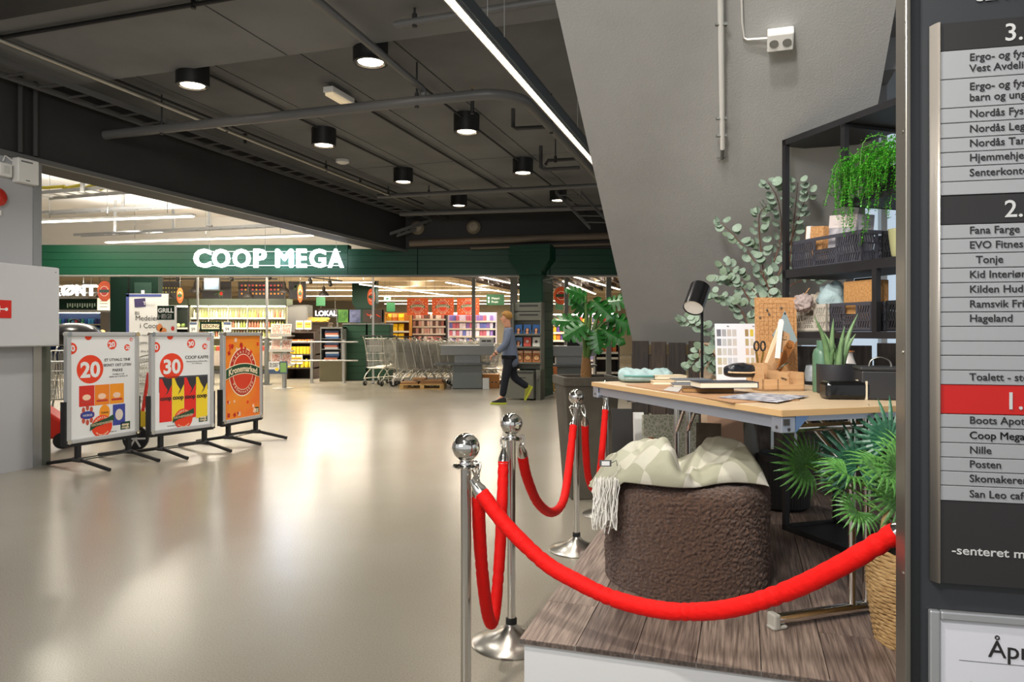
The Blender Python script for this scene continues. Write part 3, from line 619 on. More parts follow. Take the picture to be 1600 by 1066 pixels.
kc = crate('black folding crate with a gold key tag, right end of the lower shelf', .03, -.62, 1.36, .34, .24, .13, mat('crate_black', (30,30,32), .5))
def box_t(name, label, cat, loc, rz, d, mt, group=None, bevel=.002, tilt=None, part='body'):
    t = thing(name, label, cat, loc, rz, group); m = MB(); m.box(0,d[0],0,d[1],0,d[2]); obj(part, m, mt, t, bevel=bevel)
    if tilt: t.rotation_euler = (tilt[0], tilt[1], rz)
    return t
t = box_t('kraft_box', 'kraft box with a white band in the charcoal upper crate', 'box', SH(.06,-.20,1.67), SA, (.06,.12,.20), CARD, tilt=(R(6),0))
m = MB(); m.box(-.002,.062,.085,.112,0,.202); obj('band', m, PAPER, t)
t = box_t('marble_box', 'grey marbled file box in the charcoal upper crate', 'box', SH(.06,-.41,1.67), SA, (.1,.17,.225), mat('marble_print', (206,202,206), .5, var=(14,(140,136,144))), tilt=(R(6),0))
m = MB(); m.box(-.002,.0,.0,.17,.165,.224); obj('label_strip', m, mat('pink_white', (226,214,210), .5), t)
t = box_t('cork_box', 'square cork box standing in the charcoal lower crate', 'box', SH(.05,-.53,1.37), SA, (.09,.17,.22), mat('cork', (192,144,88), .85, var=(120,(164,116,66))))
t = box_t('binder', 'dark grey binder behind the cork box on the lower shelf', 'binder', SH(.15,-.42,1.37), SA, (.05,.10,.24), DKG)
t = thing('blanket_bundle', 'rolled grey-blue and cream blanket in the beige crate', 'blanket', SH(.13,-.16,1.42), SA)
def blob(c, r, s, amp, fr, n=28):
    m = MB(); m.sph(c, 1, n, sx=r*s[0], sy=r*s[1], sz=r*s[2]); m.v = [tuple(Vector(p)+(Vector(p)-Vector(c)).normalized()*noise.noise(Vector(p)*fr)*amp) for p in m.v]; return m
obj('fleece', blob((0,.04,.06), .07, (1.0,.9,1.1), .03, 60), mat('fleece_cream', (206,190,172), .95, bump=(300,1)), t, smooth=180)
obj('quilt', blob((-.01,-.055,.09), .075, (.9,.85,1.35), .03, 25), mat('quilt_blue', (164,184,186), .8, bump=(60,.5)), t, smooth=180)
t = thing('pompom', 'fluffy pale pink pompom hanging at the front of the beige crate', 'pompom', SH(-.04,-.20,1.50)); m = blob((0,0,0), .045, (1,1,.9), .02, 90, 40); tag(t, t['label'], 'pompom'); obj('fluff', m, mat('fluff_pink', (216,196,190), 1, bump=(400,1)), t, smooth=180)
m = MB(); m.tube([(0,0,.03),(.03,0,.07)], .002, 6); obj('cord', m, CARD, t)
t = thing('key_tag', 'gold oval key tag hanging on a loop from the right lower crate', 'key tag', SH(.015,-.72,1.445))
m = MB(); m.ell(0,-.045,.017,.032,-.003,.003,20); obj('tag', m, mat('tag_brass', (150,126,70), .4, .6), t, rot=TA)
m = MB(); m.tube([(.014*math.cos(k*.52), 0, .0+.016*math.sin(k*.52)) for k in range(13)], .0025, 6); m.tube([(.009*math.cos(k*.52), 0, .032+.022*math.sin(k*.52)) for k in range(13)], .002, 6); obj('ring', m, GOLD, t)
t = thing('mug', 'pale green ceramic mug with a large handle on the upper shelf', 'mug', P(1393,403,2.93)-Vector((0,0,.0)))
t.location = SH(.035,-.69,1.673)
m = MB(); m.lathe([(0,0),(.03,0),(.034,.01),(.043,.08),(.046,.115),(.042,.115),(.038,.07),(.028,.012),(0,.01)], 32); CER = mat('mug_green', (166,164,122), .3, var=(9,(150,150,108))); obj('cup', m, CER, t, smooth=50)
m = MB(); m.tube(smooth_pts([(.04,-.01,.10),(.07,-.02,.098),(.078,-.02,.07),(.062,-.02,.035),(.036,-.01,.03)], 5), .007, 10); obj('handle', m, CER, t, smooth=60)
# trailing plant in black trough
tp = thing('trailing_plant', 'bright green trailing plant spilling from a black trough on the shelf', 'plant', SH(.03,-.55,1.957))
m = MB(); m.box(0,.2,-.5,.02,0,.10); m.box(-.006,.206,-.506,.026,.09,.105); obj('trough', m, SB, tp, rot=SA, bevel=.004)
PG = mat('bead_leaf_green', (84,184,44), .45, var=(30,(40,128,22))); m = MB(); st = MB(); rnd = random.Random(3)
for k in range(190):
    a = rnd.random(); y0 = .10-a*.50; x0 = rnd.uniform(-.05,.14); top = Vector((x0, y0, .115+rnd.uniform(.0,.12)*(1-abs(a-.5)))); ln = rnd.choice((.04,.06,.08,.1,.12,.15,.2,.27)) * (1.0 if a < .75 else .7)
    pts = [top]; d = Vector((rnd.uniform(-1,-.2), rnd.uniform(-.5,.6), .35)).normalized(); p = top.copy(); n = int(ln/.012)+8
    for j in range(n):
        d = (d+Vector((rnd.uniform(-.12,.12)-.02, rnd.uniform(-.12,.12), -.22))).normalized()
        if p.x < -.12: d.x = max(d.x, 0)
        p = p+d*.013; pts.append(p.copy())
        for q in range(3):
            e = Vector((rnd.uniform(-1,1), rnd.uniform(-1,1), rnd.uniform(-.6,.8))).normalized(); f = e.cross(Vector((0,0,1))).normalized()*.0042; c = p+e*.003; g = e*.0115
            m.add([c, c+g*.5+f, c+g, c+g*.5-f, c+g*.5+e.cross(f).normalized()*.002], [(0,1,4),(1,2,4),(2,3,4),(3,0,4),(0,3,2,1)])
    st.tube(pts[::2], .0012, 3, caps=False)
obj('foliage', m, PG, tp, rot=SA, kind='stuff'); obj('stem', st, mat('bead_stem', (80,130,40), .6), tp, rot=SA, kind='stuff')
# eucalyptus
EU = mat('eucalyptus_leaf', (160,178,158), .55, var=(12,(124,146,126))); EU2 = mat('eucalyptus_leaf_dark', (104,122,96), .55, var=(12,(132,150,126))); EST = mat('eucalyptus_stem', (112,74,54), .7)
eu = thing('eucalyptus', 'tall artificial eucalyptus branches with round grey-green leaves behind the table', 'plant', P(1165,700,4.2)); eo = Vector(eu.location)
def leafm(n, mt, L=1, Wd=.82):
    m = MB(); pts = []
    for i in range(10):
        a = 2*math.pi*i/10; pts.append((Wd*.5*math.sin(a), .5-.5*math.cos(a), .06*math.cos(2*a)))
    m.add([(0,.5,-.06)]+pts, [(0,i+1,(i+1) % 10+1) for i in range(10)]); m.add([(0,-.25,0),(.015,0,0),(-.015,0,0)], [(0,1,2)])
    return mesh('leaf', m, mt, 60)
LM = [leafm(0, EU), leafm(0, EU2), leafm(0, EU, Wd=.95)]
stems = [[(1180,640),(1176,540),(1196,450),(1220,372),(1216,315),(1200,285)], [(1180,620),(1188,480),(1160,440),(1128,412)], [(1188,600),(1204,470),(1178,408),(1150,372),(1126,348)],
    [(1190,560),(1228,440),(1240,350),(1247,285)], [(1150,640),(1136,545),(1112,522),(1085,508),(1068,498)], [(1185,560),(1160,488),(1130,468),(1112,460)], [(1200,500),(1236,446),(1280,436)],
    [(1150,640),(1126,575),(1112,560),(1100,575)], [(1195,520),(1160,450),(1140,440),(1122,432)], [(1205,460),(1235,380),(1262,300)], [(1140,600),(1105,540),(1090,560),(1078,572)], [(1200,480),(1190,400),(1186,340),(1198,322)]]
rnd = random.Random(11)
for s_ in stems:
    pts = []
    for px, py in s_:
        Y = min(4.15, on_sof(px, py).y-.13) if py < 530 else 4.15; pts.append(P(px, py, Y+rnd.uniform(-.04,.0)))
    q = smooth_pts(pts, 6); m = MB(); m.tube([p-eo for p in q], [.0045*(1-.7*i/len(q)) for i in range(len(q))], 6); obj('stem', m, EST, eu, smooth=60)
    n = len(q)
    for i in range(4 if s_[0][1] > 540 else 2, n, 1):
        for sgn_ in (-1, 1):
            if rnd.random() < .22: continue
            d = (q[min(i+1,n-1)]-q[i-1]).normalized(); side = Vector((rnd.uniform(-.4,.4)+sgn_, rnd.uniform(-.9,.5), rnd.uniform(-.5,.5))).normalized(); dirn = (side+d*.5).normalized()
            z = dirn.cross(Vector((rnd.uniform(-.4,.4), -1, rnd.uniform(.2,.9)))).normalized(); nn = z.cross(dirn).normalized(); s = rnd.uniform(.046,.068)*(1-.2*i/n)
            o = obj('leaf', LM[rnd.choice((0,0,1,2))], None, eu); Mt = Matrix((z, dirn, nn)).transposed().to_4x4(); Mt = Matrix.Translation(q[i]-eo+dirn*.014) @ Mt @ Matrix.Diagonal((s,s,s,1)); o.matrix_local = Mt
m = MB(); m.lathe([(0,-.12),(.05,-.12),(.075,-.02),(.06,.1),(.035,.16),(.04,.18),(.036,.18),(.03,.15)], 24); obj('vase', m, mat('vase_grey', (110,108,100), .5), eu, smooth=50)
bpy.data.objects[-1] if False else None
# ---------------------------------------------------------------- dark pallets behind the table
PAL = [mat('pallet_dark', (52,44,38), .8, var=(6,(34,29,26)), stretch=(8,8,.8), bump=(30,.4)), mat('pallet_brown', (66,54,44), .8, var=(6,(44,36,30)), stretch=(8,8,.8), bump=(30,.4))]
def pallet_up(label, x, y, rz, w, h, nb):
    t = thing('wooden_pallet', label, 'pallet', (x,y,PZ), rz, 'upright dark pallets'); bw = w/nb
    for k in range(nb):
        hh = h-(k % 3)*.006; m = MB(); gap = .012+.014*(k % 2); m.box(k*bw+gap/2,(k+1)*bw-gap/2,0,.02,0.002,hh); obj('board', m, PAL[k % 2], t, bevel=.003)
    for z in (.05, h*.5-.05, h-.2):
        m = MB(); m.box(0.0,w,.02,.10,z,z+.10); obj('bearer', m, PAL[1], t)
    return t
p0 = Vector((.86,5.22,0))
for i, (o_, w, h, nb) in enumerate(((0,.78,.94,6),(.80,.78,.92,5),(1.60,.8,.93,6))):
    q = p0+HX*o_; pallet_up(('dark upright pallet at the left end of the row behind the table','dark upright pallet in the middle of the row behind the shelves','dark upright pallet at the right end of the row behind the shelves')[i], q.x, q.y, HA, w, h, nb)
# boards / frames leaning under the table
def lean(name, label, cat, px0, px1, pyt, Y, mt, th=.02, zb=PZ, tilt=6, rz=0):
    a, b = P(px0,0,Y), P(px1,0,Y); zt = CH+(HZ-pyt)/F*Y
    t = box_t(name, label, cat, (a.x,Y,zb+.002), rz, (b.x-a.x, th, zt-zb), mt); t.rotation_euler = (R(-tilt),0,rz); return t
WP = mat('floral_wallpaper', (186,186,168), .7)
nt = WP.node_tree; b_ = nt.nodes['Principled BSDF']; tc = nt.nodes.new('ShaderNodeTexCoord'); vo = nt.nodes.new('ShaderNodeTexVoronoi'); vo.feature = 'DISTANCE_TO_EDGE'; vo.inputs['Scale'].default_value = 52
nt.links.new(tc.outputs['Object'], vo.inputs['Vector']); rp = nt.nodes.new('ShaderNodeValToRGB'); rp.color_ramp.elements[0].position = .06; rp.color_ramp.elements[0].color = srgb((206,204,188))+(1,); rp.color_ramp.elements[1].position = .12; rp.color_ramp.elements[1].color = srgb((164,166,140))+(1,)
nt.links.new(vo.outputs['Distance'], rp.inputs[0]); nt.links.new(rp.outputs[0], b_.inputs['Base Color'])
lean('sample_book', 'thick wallpaper sample book with sage floral print leaning under the table', 'book', 1008, 1096, 650, 3.9, WP, .05)
lean('sample_book', 'narrow white sample book with a picture edge, left of the floral one', 'book', 994, 1009, 646, 3.95, PAPER, .05)
lean('leaning_board', 'grey-brown worn board leaning right of the floral sample book', 'board', 1086, 1124, 662, 3.75, mat('board_grey', (104,94,78), .8, var=(9,(80,70,58))), .02, rz=R(-20))
lean('leaning_board', 'pale pink sheet leaning behind the grey-brown board', 'board', 1110, 1166, 648, 4.1, mat('board_pink', (178,142,118), .7), .015)
lean('leaning_board', 'black board standing under the table left of the sample books', 'board', 958, 990, 640, 4.3, mat('board_black', (34,32,30), .7), .02)
lean('leaning_board', 'kraft framed board leaning behind the table by the eucalyptus', 'board', 1100, 1130, 535, 4.35, mat('kraft_pale', (196,170,142), .7), .02)
t = thing('coat_hanger', 'brown wooden hanger standing behind the blanket', 'hanger', P(1017,690,3.35)); m = MB(); m.tube(smooth_pts([(-.07,0,-.05),(-.03,0,-.01),(0,0,.01),(.03,0,-.01),(.07,0,-.05)],5), .011, 8); obj('bar', m, mat('hanger_brown', (112,66,38), .5), t, smooth=60)
m = MB(); m.tube([(0,0,.01),(0,0,.03),(.012,0,.045),(.02,0,.03)], .0025, 6); obj('hook', m, CHROME, t)
# planter with monstera
pl = thing('monstera', 'monstera plant in a tall tapered dark stone planter beside the platform', 'plant', (.62,6.05,0), 0)
POT = mat('planter_stone', (86,80,68), .7, var=(4,(70,64,54)), bump=(40,.4)); m = MB()
def frus(m, b, t_, z0, z1): m.add([(-b,-b,z0),(b,-b,z0),(b,b,z0),(-b,b,z0),(-t_,-t_,z1),(t_,-t_,z1),(t_,t_,z1),(-t_,t_,z1)], [(0,3,2,1),(4,5,6,7),(0,1,5,4),(1,2,6,5),(2,3,7,6),(3,0,4,7)])
frus(m, .16, .225, .001, .95); obj('planter', m, POT, pl, rot=R(8), bevel=.008)
m = MB()
for x0, x1, y0, y1 in ((-.24,.24,-.24,-.205),(-.24,.24,.205,.24),(-.24,-.205,-.205,.205),(.205,.24,-.205,.205)): m.box(x0,x1,y0,y1,.93,1.0)
obj('rim', m, POT, pl, rot=R(8), bevel=.004)
m = MB(); m.box(-.205,.205,-.205,.205,.95,.965); obj('soil', m, mat('soil', (60,44,32), 1, bump=(60,1)), pl, rot=R(8))
MON = mat('monstera_leaf', (44,110,40), .35, var=(6,(30,84,30))); 
def monleaf():
    m = MB(); n = 12; out = []
    for i in range(n):                              # lobes on each side
        t0 = i/n
    pts = [(0,0)]; L = 1.0
    prof = [(.10,-.10),(.30,-.08),(.42,.05),(.18,.14),(.47,.16),(.50,.30),(.2,.33),(.48,.40),(.45,.53),(.17,.52),(.40,.62),(.34,.74),(.12,.70),(.24,.84),(.10,.94),(0,1.0)]
    for sx in (1,-1):
        base = len(m.v); vs = [(0,.0+k*.0625,-.0) for k in range(17)]
        for j, (x, y) in enumerate(prof): pass
        V = []; 
        for j, (x, y) in enumerate(prof):
            V.append((0, max(0,min(1,y*.92)), 0)); V.append((sx*x*.55, y, -.28*x)); V.append((sx*x, y+.02, -.55*x*x-.12*y*y))
        Fs = []
        for j in range(len(prof)-1):
            a = j*3; q = [(a,a+3,a+4,a+1),(a+1,a+4,a+5,a+2)]
            Fs += [f if sx > 0 else tuple(reversed(f)) for f in q]
        m.add(V, Fs)
    return mesh('leaf', m, MON, 60)
ML = monleaf(); po = Vector(pl.location)
for (lx, ly), (tx, ty), s, dy in (((915,462),(-1,.35),.34,0),((928,470),(.6,-.6),.42,-.15),((905,503),(-1,.05),.42,-.1),((912,508),(-.8,-.5),.38,-.2),((950,472),(1,.1),.34,.05),((958,498),(1,-.35),.44,-.1),((940,515),(.9,-.5),.40,-.2),((932,518),(.1,-.9),.34,-.25),((918,488),(-.6,.5),.36,.1),((968,470),(.7,.7),.22,.1)):
    hub = P(lx,ly,6.05+dy)-po; d = Vector((tx, -.25, ty)).normalized(); z = d.cross(Vector((.1,-1,.8))).normalized(); nn = z.cross(d)
    o = obj('leaf', ML, None, pl); o.matrix_local = Matrix.Translation(hub) @ Matrix((z, d, nn)).transposed().to_4x4() @ Matrix.Diagonal((s*.55,s*.55,s*.55,1))
    b = Vector((random.uniform(-.02,.02), 0, 1.12)); m = MB(); m.tube(smooth_pts([b, b.lerp(hub,.5)+Vector((0,0,.1)), hub],6), [.018]*6+[.012]*6+[.009], 8); obj('leaf_stalk', m, mat('stalk_green', (84,116,52), .5), pl, smooth=60)
m = MB(); m.tube([(0,0,.95),(0,0,1.05),(.0,0,1.2)], [.05,.045,.03], 10); obj('trunk', m, mat('trunk_brown', (140,100,56), .8, bump=(40,1)), pl, smooth=60)
# black ribbed pot
t = thing('ribbed_pot', 'black ribbed cylindrical pot on the platform beneath the table', 'pot', (1.55,4.12,PZ)); m = MB(); n = 96; pr = [(.12,.002),(.135,.02),(.145,.27),(.15,.275),(.15,.31),(.135,.31),(.13,.27),(0,.26)]
m.lathe(pr, n)
for i, p in enumerate(m.v):
    k = i//len(pr); j = i % len(pr)
    if j in (1,2): m.v[i] = (p[0]*(1+.025*(k % 2)), p[1]*(1+.025*(k % 2)), p[2])
obj('pot', m, mat('pot_black', (30,30,30), .5), t)
# palm in seagrass basket
bk = thing('basket_palm', 'artificial fan palm in a woven seagrass basket at the directory edge', 'plant', (1.325,2.32,PZ)); bo = Vector(bk.location)
SG = mat('seagrass', (222,184,128), .8, var=(40,(186,144,90)), stretch=(1,1,6), bump=(160,.8)); 
rows_ = 26
for k in range(rows_):
    z = .006+k*.0118; r = .142+.026*math.sin(min(1,z/.31)*math.pi*.62); m = MB(); n = 60
    q = [((r+.0022*math.sin(i*2.3+k*1.9))*math.cos(2*math.pi*i/n), (r+.0022*math.sin(i*2.3+k*1.9))*math.sin(2*math.pi*i/n), z+.0022*math.sin(i*1.7+k*2.3)) for i in range(n+1)]
    m.tube(q, .0068, 6); obj('woven_coil', m, SG, bk, smooth=60)
m = MB(); m.lathe([(0,.005),(.138,.005),(.155,.2),(.15,.27),(0,.27)], 32); obj('liner', m, mat('liner_dark', (40,34,26), .9), bk)
m = MB(); m.tube(smooth_pts([(-.15,-.03,.28),(-.145,-.03,.40),(-.11,-.03,.44),(-.085,-.03,.38),(-.085,-.03,.29)],5), .010, 8); obj('basket_handle', m, mat('handle_straw', (206,170,116), .7), bk, smooth=60)
FP = [mat('fan_palm', (104,156,78), .4, var=(20,(66,122,52))), mat('fan_palm_dark', (54,104,76), .4, var=(20,(34,80,60)))]
def fan(mt, n, spread, cup):
    m = MB()
    for i in range(n):
        a = -spread/2+spread*i/(n-1); L = 1-.18*abs(a)/(spread/2)+.05*math.sin(i*2.1); c, s = math.sin(a), math.cos(a); w = .052
        sp = Vector((s, -c, 0))*w; d = Vector((c, s, 0)); pts = []
        for t_, ww in ((.04,.1),(.45,1.0),(.62,.85),(.85,.5),(1,.02)):
            p = d*L*t_+Vector((0,0,cup*math.sin(t_*2.0)-.25*t_**3)); pts += [p+sp*ww, p+Vector((0,0,.022*ww)), p-sp*ww]
        m.add(pts, sum(([(j*3,j*3+3,j*3+4,j*3+1),(j*3+1,j*3+4,j*3+5,j*3+2)] for j in range(4)), []))
    return mesh('leaf', m, mt)
FM = [fan(FP[0],24,R(300),.12), fan(FP[1],22,R(290),.15), fan(FP[0],16,R(200),.3)]
for px, py, Y, s, k, d, up_ in ((1258,727,2.62,.145,0,(-.6,-.1,.5),(0,-1,.55)), (1340,730,2.42,.165,1,(.1,.1,1),(0,-1,.5)), (1390,690,2.38,.15,1,(.2,.1,1),(-.3,-1,.3)), (1318,770,2.45,.12,2,(-1,-.3,.2),(0,-.5,1)), (1395,752,2.4,.14,2,(-.9,-.3,.3),(0,-.6,1)), (1408,775,2.3,.13,0,(-.3,-.2,-.4),(0,-1,.8)), (1340,800,2.35,.10,2,(-.5,-.4,-.4),(.1,-.8,.8)), (1410,720,2.35,.12,2,(-.8,0,.6),(0,-.8,.7)), (1300,690,2.9,.11,1,(-.2,.1,1),(0,-1,.3)), (1375,745,2.2,.13,2,(-1,-.1,.35),(0,-.5,1)), (1400,735,2.25,.12,0,(-.6,-.2,.7),(0,-1,.7)), (1325,745,2.3,.12,2,(-1,-.3,.1),(0,-.4,1))):
    hub = P(px,py,Y)-bo; d = Vector(d).normalized(); up_ = Vector(up_); z = d.cross(up_).normalized(); nn = z.cross(d).normalized()
    o = obj('leaf', FM[k], None, bk); o.matrix_local = Matrix.Translation(hub) @ Matrix((z, d, nn)).transposed().to_4x4() @ Matrix.Diagonal((s,s,s,1))
    b = Vector((random.uniform(-.03,.03), random.uniform(-.03,.03), .27)); mid = Vector((b.x*.5+hub.x*.4, b.y*.5+hub.y*.4, b.z*.25+hub.z*.7)); m = MB(); m.tube(smooth_pts([b, mid, hub],7), .0042, 6); obj('leaf_stalk', m, mat('palm_stalk', (96,140,56), .5), bk, smooth=60)
# ---------------------------------------------------------------- things on the table
def tt(name, label, cat, px, py, rz=TA, group=None, dz=0): p = TT(px, py); return thing(name, label, cat, (p.x, p.y, TZ+.001+dz), rz, group)
# kraft mats and paper
def flat(name, label, cat, pts, mt, z, th=.003):
    P_ = [G(x, y, z) for x, y in pts]; c = P_[0]; t = thing(name, label, cat, (c.x,c.y,z)); n = len(P_)
    m = MB(); m.add([(p.x-c.x,p.y-c.y,0) for p in P_]+[(p.x-c.x,p.y-c.y,th) for p in P_], [tuple(range(n-1,-1,-1)), tuple(range(n,2*n))]+[(i,(i+1) % n,(i+1) % n+n,i+n) for i in range(n)])
    obj('sheet', m, mt, t); return t, c
flat('desk_mat', 'long brown leather-look desk mat running along the table edge', 'mat', [(978,602),(1030,598),(1118,606),(1250,626),(1146,630)], mat('mat_brown', (180,136,98), .5), TZ+.001)
t, c = flat('print_sheet', 'white sheet with a blue-grey pattern lying under the black books', 'paper', [(1122,621),(1176,614),(1264,619),(1215,629)], mat('pattern_print', (216,216,222), .5, var=(26,(70,78,104))), TZ+.006, .001)
flat('envelope', 'small grey envelope lying near the table edge', 'envelope', [(1036,610),(1046,605),(1066,606),(1060,613)], mat('envelope_grey', (196,190,184), .6), TZ+.006, .002)
# pouch
t = tt('zip_pouch', 'light blue quilted zip pouch lying on the far left table end', 'pouch', 1008, 597, R(4))
def pouchm(L, Wd, h, seed, amp): 
    m = MB()
    def f(u, v):
        a = 2*math.pi*v; x = (u-.5)*L; s = (1-abs(2*u-1)**5)**.6+.02; c, sn = math.cos(a), math.sin(a)
        p = Vector((x, Wd/2*s*abs(c)**.7*(1 if c > 0 else -1), h/2+h/2*(.35+.65*s)*abs(sn)**.7*(1 if sn > 0 else -1))); return p+Vector((0,0,amp*noise.noise(p*28+Vector((seed,0,0)))*(1 if sn > 0 else 0)))
    m.grid(f, 30, 29); return m
obj('body', pouchm(.275,.17,.062,1,.02), mat('quilt_lightblue', (158,182,182), .75, bump=(45,.6)), t, smooth=180)
m = MB(); m.tube([(-.125,-.07,.035),(-.08,-.088,.034),(-.02,-.093,.033),(.02,-.092,.033)], .004, 6); obj('zip', m, mat('zip_teal', (74,140,132), .5), t, smooth=60)
m = MB(); m.cbox((.022,-.097,.024), (.006,.006,.024)); obj('zip_pull', m, RUB, t)
t = tt('zip_pouch', 'shiny black zip pouch lying on the black books', 'pouch', 1161, 609, R(3), dz=.052)
obj('body', pouchm(.17,.075,.058,4,.01), mat('black_leather', (26,28,34), .3, bump=(60,.3)), t, smooth=180)
m = MB(); m.tube([(-.075,-.026,.024),(-.04,-.038,.022),(.02,-.040,.021),(.075,-.026,.03)], .004, 6); obj('zip', m, mat('zip_gold', (210,180,140), .4), t, smooth=60)
def book(label, px, py, w, d, h, cover, rz, dz=0, spiral=False, name='book', pages=(226,214,190)):
    t = tt(name, label, name, px, py, rz, dz=dz); 
    m = MB(); m.box(.003,w-.003,.003,d-.003,.002,h-.002); obj('pages', m, mat('pages%d' % pages[0], pages, .8, bump=(300,.2), stretch=(1,1,20)), t)
    m = MB(); m.box(0,w,0,d,0,.002); m.box(0,w,0,d,h-.002,h); 
    if not spiral: m.box(w-.002,w,0,d,0,h)
    obj('cover', m, cover, t)
    if spiral:
        m = MB(); k = .01
        while k < w-.005: m.tube([(k,d-.004+.008*math.sin(q*.9),h/2+(.5*h+.003)*math.cos(q*.9)) for q in range(8)], .0012, 4); k += .0085
        obj('spiral', m, GREYM, t)
    return t
SANDB = mat('book_sand', (216,190,150), .6); GB = mat('book_grey', (112,116,124), .5); NV = mat('book_navy', (44,48,62), .45)
book('beige book at the bottom of the stack beside the blue pouch', 1020, 603, .17, .11, .016, SANDB, R(-4), .004)
book('cream book on top of the stack beside the blue pouch', 1026, 600, .15, .1, .018, mat('book_cream', (226,208,176), .6), R(6), .021)
book('lower grey spiral notebook near the middle of the table edge', 1052, 607, .17, .12, .012, GB, R(-6), .004, True, 'notebook')
book('upper grey spiral notebook with black wire, near the middle of the table edge', 1056, 604, .17, .13, .012, GB, R(2), .017, True, 'notebook')
book('dark book with tan edge lying under the black pouch stack', 1066, 615, .20, .12, .018, mat('book_tan', (94,70,46), .5), R(-12), .004, pages=(150,112,66))
book('large dark blue book with pale pages under the black zip pouch', 1094, 618, .235, .13, .024, NV, R(4), .026)
# desk lamp
p = T(-.0,1.36,TZ); lp = thing('desk_lamp', 'black desk lamp with a tilted cylindrical head at the far table edge', 'lamp', (.985,3.74,TZ-.0)); LB_ = mat('lamp_satin_black', (24,24,26), .28, .4)
lp.location = P(1097,594,3.60); lp.location.z = TZ+.001
m = MB(); m.lathe([(0,0),(.055,0),(.055,.01),(.052,.014),(0,.014)], 32); obj('base', m, LB_, lp, smooth=40)
m = MB(); m.tube([(0,0,.01),(0,0,.40)], .007, 12); obj('pole', m, LB_, lp, smooth=40)
a_, b_ = P(1083,482,3.52)-lp.location, P(1094,450,3.60)-lp.location; d = (b_-a_).normalized()
m = MB(); m.tube([a_, b_], .050, 40, caps=False); m.tube([b_-d*.002, b_+d*.002], .050, 40); obj('shade', m, LB_, lp, smooth=40)
m = MB(); m.tube([a_+d*.006, a_+d*.010], .047, 32); obj('diffuser', m, mat('bulb_white', (236,234,228), .4), lp)
m = MB(); m.tube([(0,0,.36),(-.004,0,.385),(a_+d*.07)+Vector((.03,0,0))], .011, 10); obj('joint', m, LB_, lp, smooth=40)
# colour chart
def panel_on_table(name, label, cat, px0, px1, pyt, Y, mt, th, tilt, rz):
    a = P(px0,0,Y); b = P(px1,0,Y); w = (b.x-a.x)/math.cos(rz); h = CH+(HZ-pyt)/F*Y-TZ
    t = thing(name, label, cat, (a.x,a.y,TZ+.002), rz); t.rotation_euler = (R(-tilt),0,rz); m = MB(); m.box(0,w,0,th,0,h); obj('sheet', m, mt, t); return t, w, h
t, w, h = panel_on_table('colour_chart', 'white colour chart with rows of grey and beige swatches', 'chart', 1120, 1212, 506, 3.50, mat('chart_white', (226,226,232), .5), .006, 5, R(6))
cols = [((110,110,118),(160,160,164),(190,182,176),(192,186,182)),((120,122,130),(182,184,186),(184,182,178),(196,190,184)),((176,170,158),(196,194,188),(190,188,186),(200,192,188)),((182,172,142),(194,190,176),(186,190,198),(196,196,200)),((170,162,140),(186,182,168),(190,194,196),(196,198,200))]
cr = [((154,128,84),(206,184,70),(206,178,140),(214,192,180)),((178,160,116),(206,200,180),(200,184,160),(206,196,186)),((206,178,150),(200,180,150),(204,190,170),(210,200,190)),((206,192,160),(190,180,150),(190,170,140),(200,190,180)),((190,170,130),(180,160,120),(200,180,150),(196,186,170))]
for r_ in range(5):
    for c_ in range(8):
        x = .008+c_*.0265*(w/.29) if c_ < 4 else .145*(w/.29)+(c_-4)*.026*(w/.29)+.008; cc = (cols if c_ < 4 else cr)[r_][c_ % 4]; wd = .021*(w/.29) if c_ < 4 else .017*(w/.29)
        m = MB(); m.box(x,x+wd,-.001,0,h-.062-r_*.043*(h/.27),h-.028-r_*.043*(h/.27)); obj('swatch', m, mat('swatch%d_%d_%d' % cc, cc, .6), t)
for x in (.06,.19): text(t, 'Nr.', .009, x, h-.016, TXT, y=-.001)
# grid board, envelope, organiser
t, w, h = panel_on_table('grid_board', 'kraft board with a printed grid and pins leaning behind the organiser', 'board', 1184, 1249, 465, 3.42, CARD, .02, 3, R(4))
m = MB()
for k in range(9): m.box(.015+k*.021,.016+k*.021,-.0006,0,h*.45,h-.03)
for k in range(8): m.box(.015,.183,-.0006,0,h-.03-k*.021,h-.029-k*.021)
obj('grid_print', m, mat('grid_brown', (120,80,46), .6), t)
for x, z in ((.05,h-.06),(.06,h-.08),(.015,h-.095),(.12,h-.05)): m = MB(); m.sph((x,-.006,z), .005, 10); obj('pin', m, mat('pin_grey', (90,96,92), .4), t)
t, w, h = panel_on_table('grey_card', 'pointed blue-grey card house standing in front of the grid board', 'card', 1210, 1248, 474, 3.3, mat('dummy', (200,200,200), .5), .004, 4, R(0))
for c in list(t.children): bpy.data.objects.remove(c)
m = MB(); m.prism([(.02,.28),(-.01,.235),(.012,.17),(.05,.14),(.10,.21),(.048,.345)], 0, .012, Matrix.Translation((.01,0,.0))); obj('card', m, mat('card_bluegrey', (140,154,156), .6), t)
m = MB(); m.tube([(.056,-.004,.333),(.056,.0,.333)], .004, 10); obj('eyelet', m, RUB, t)
og = tt('desk_organiser', 'pale wooden desk organiser with open compartments on the table', 'organiser', 1192, 612, R(8)); OW = mat('organiser_beech', (206,164,120), .55, var=(6,(192,148,104)), stretch=(1,1,9))
def obx(nm, *b): m = MB(); m.box(*b); obj(nm, m, OW, og)
obx('base',0,.185,0,.10,0,.008)
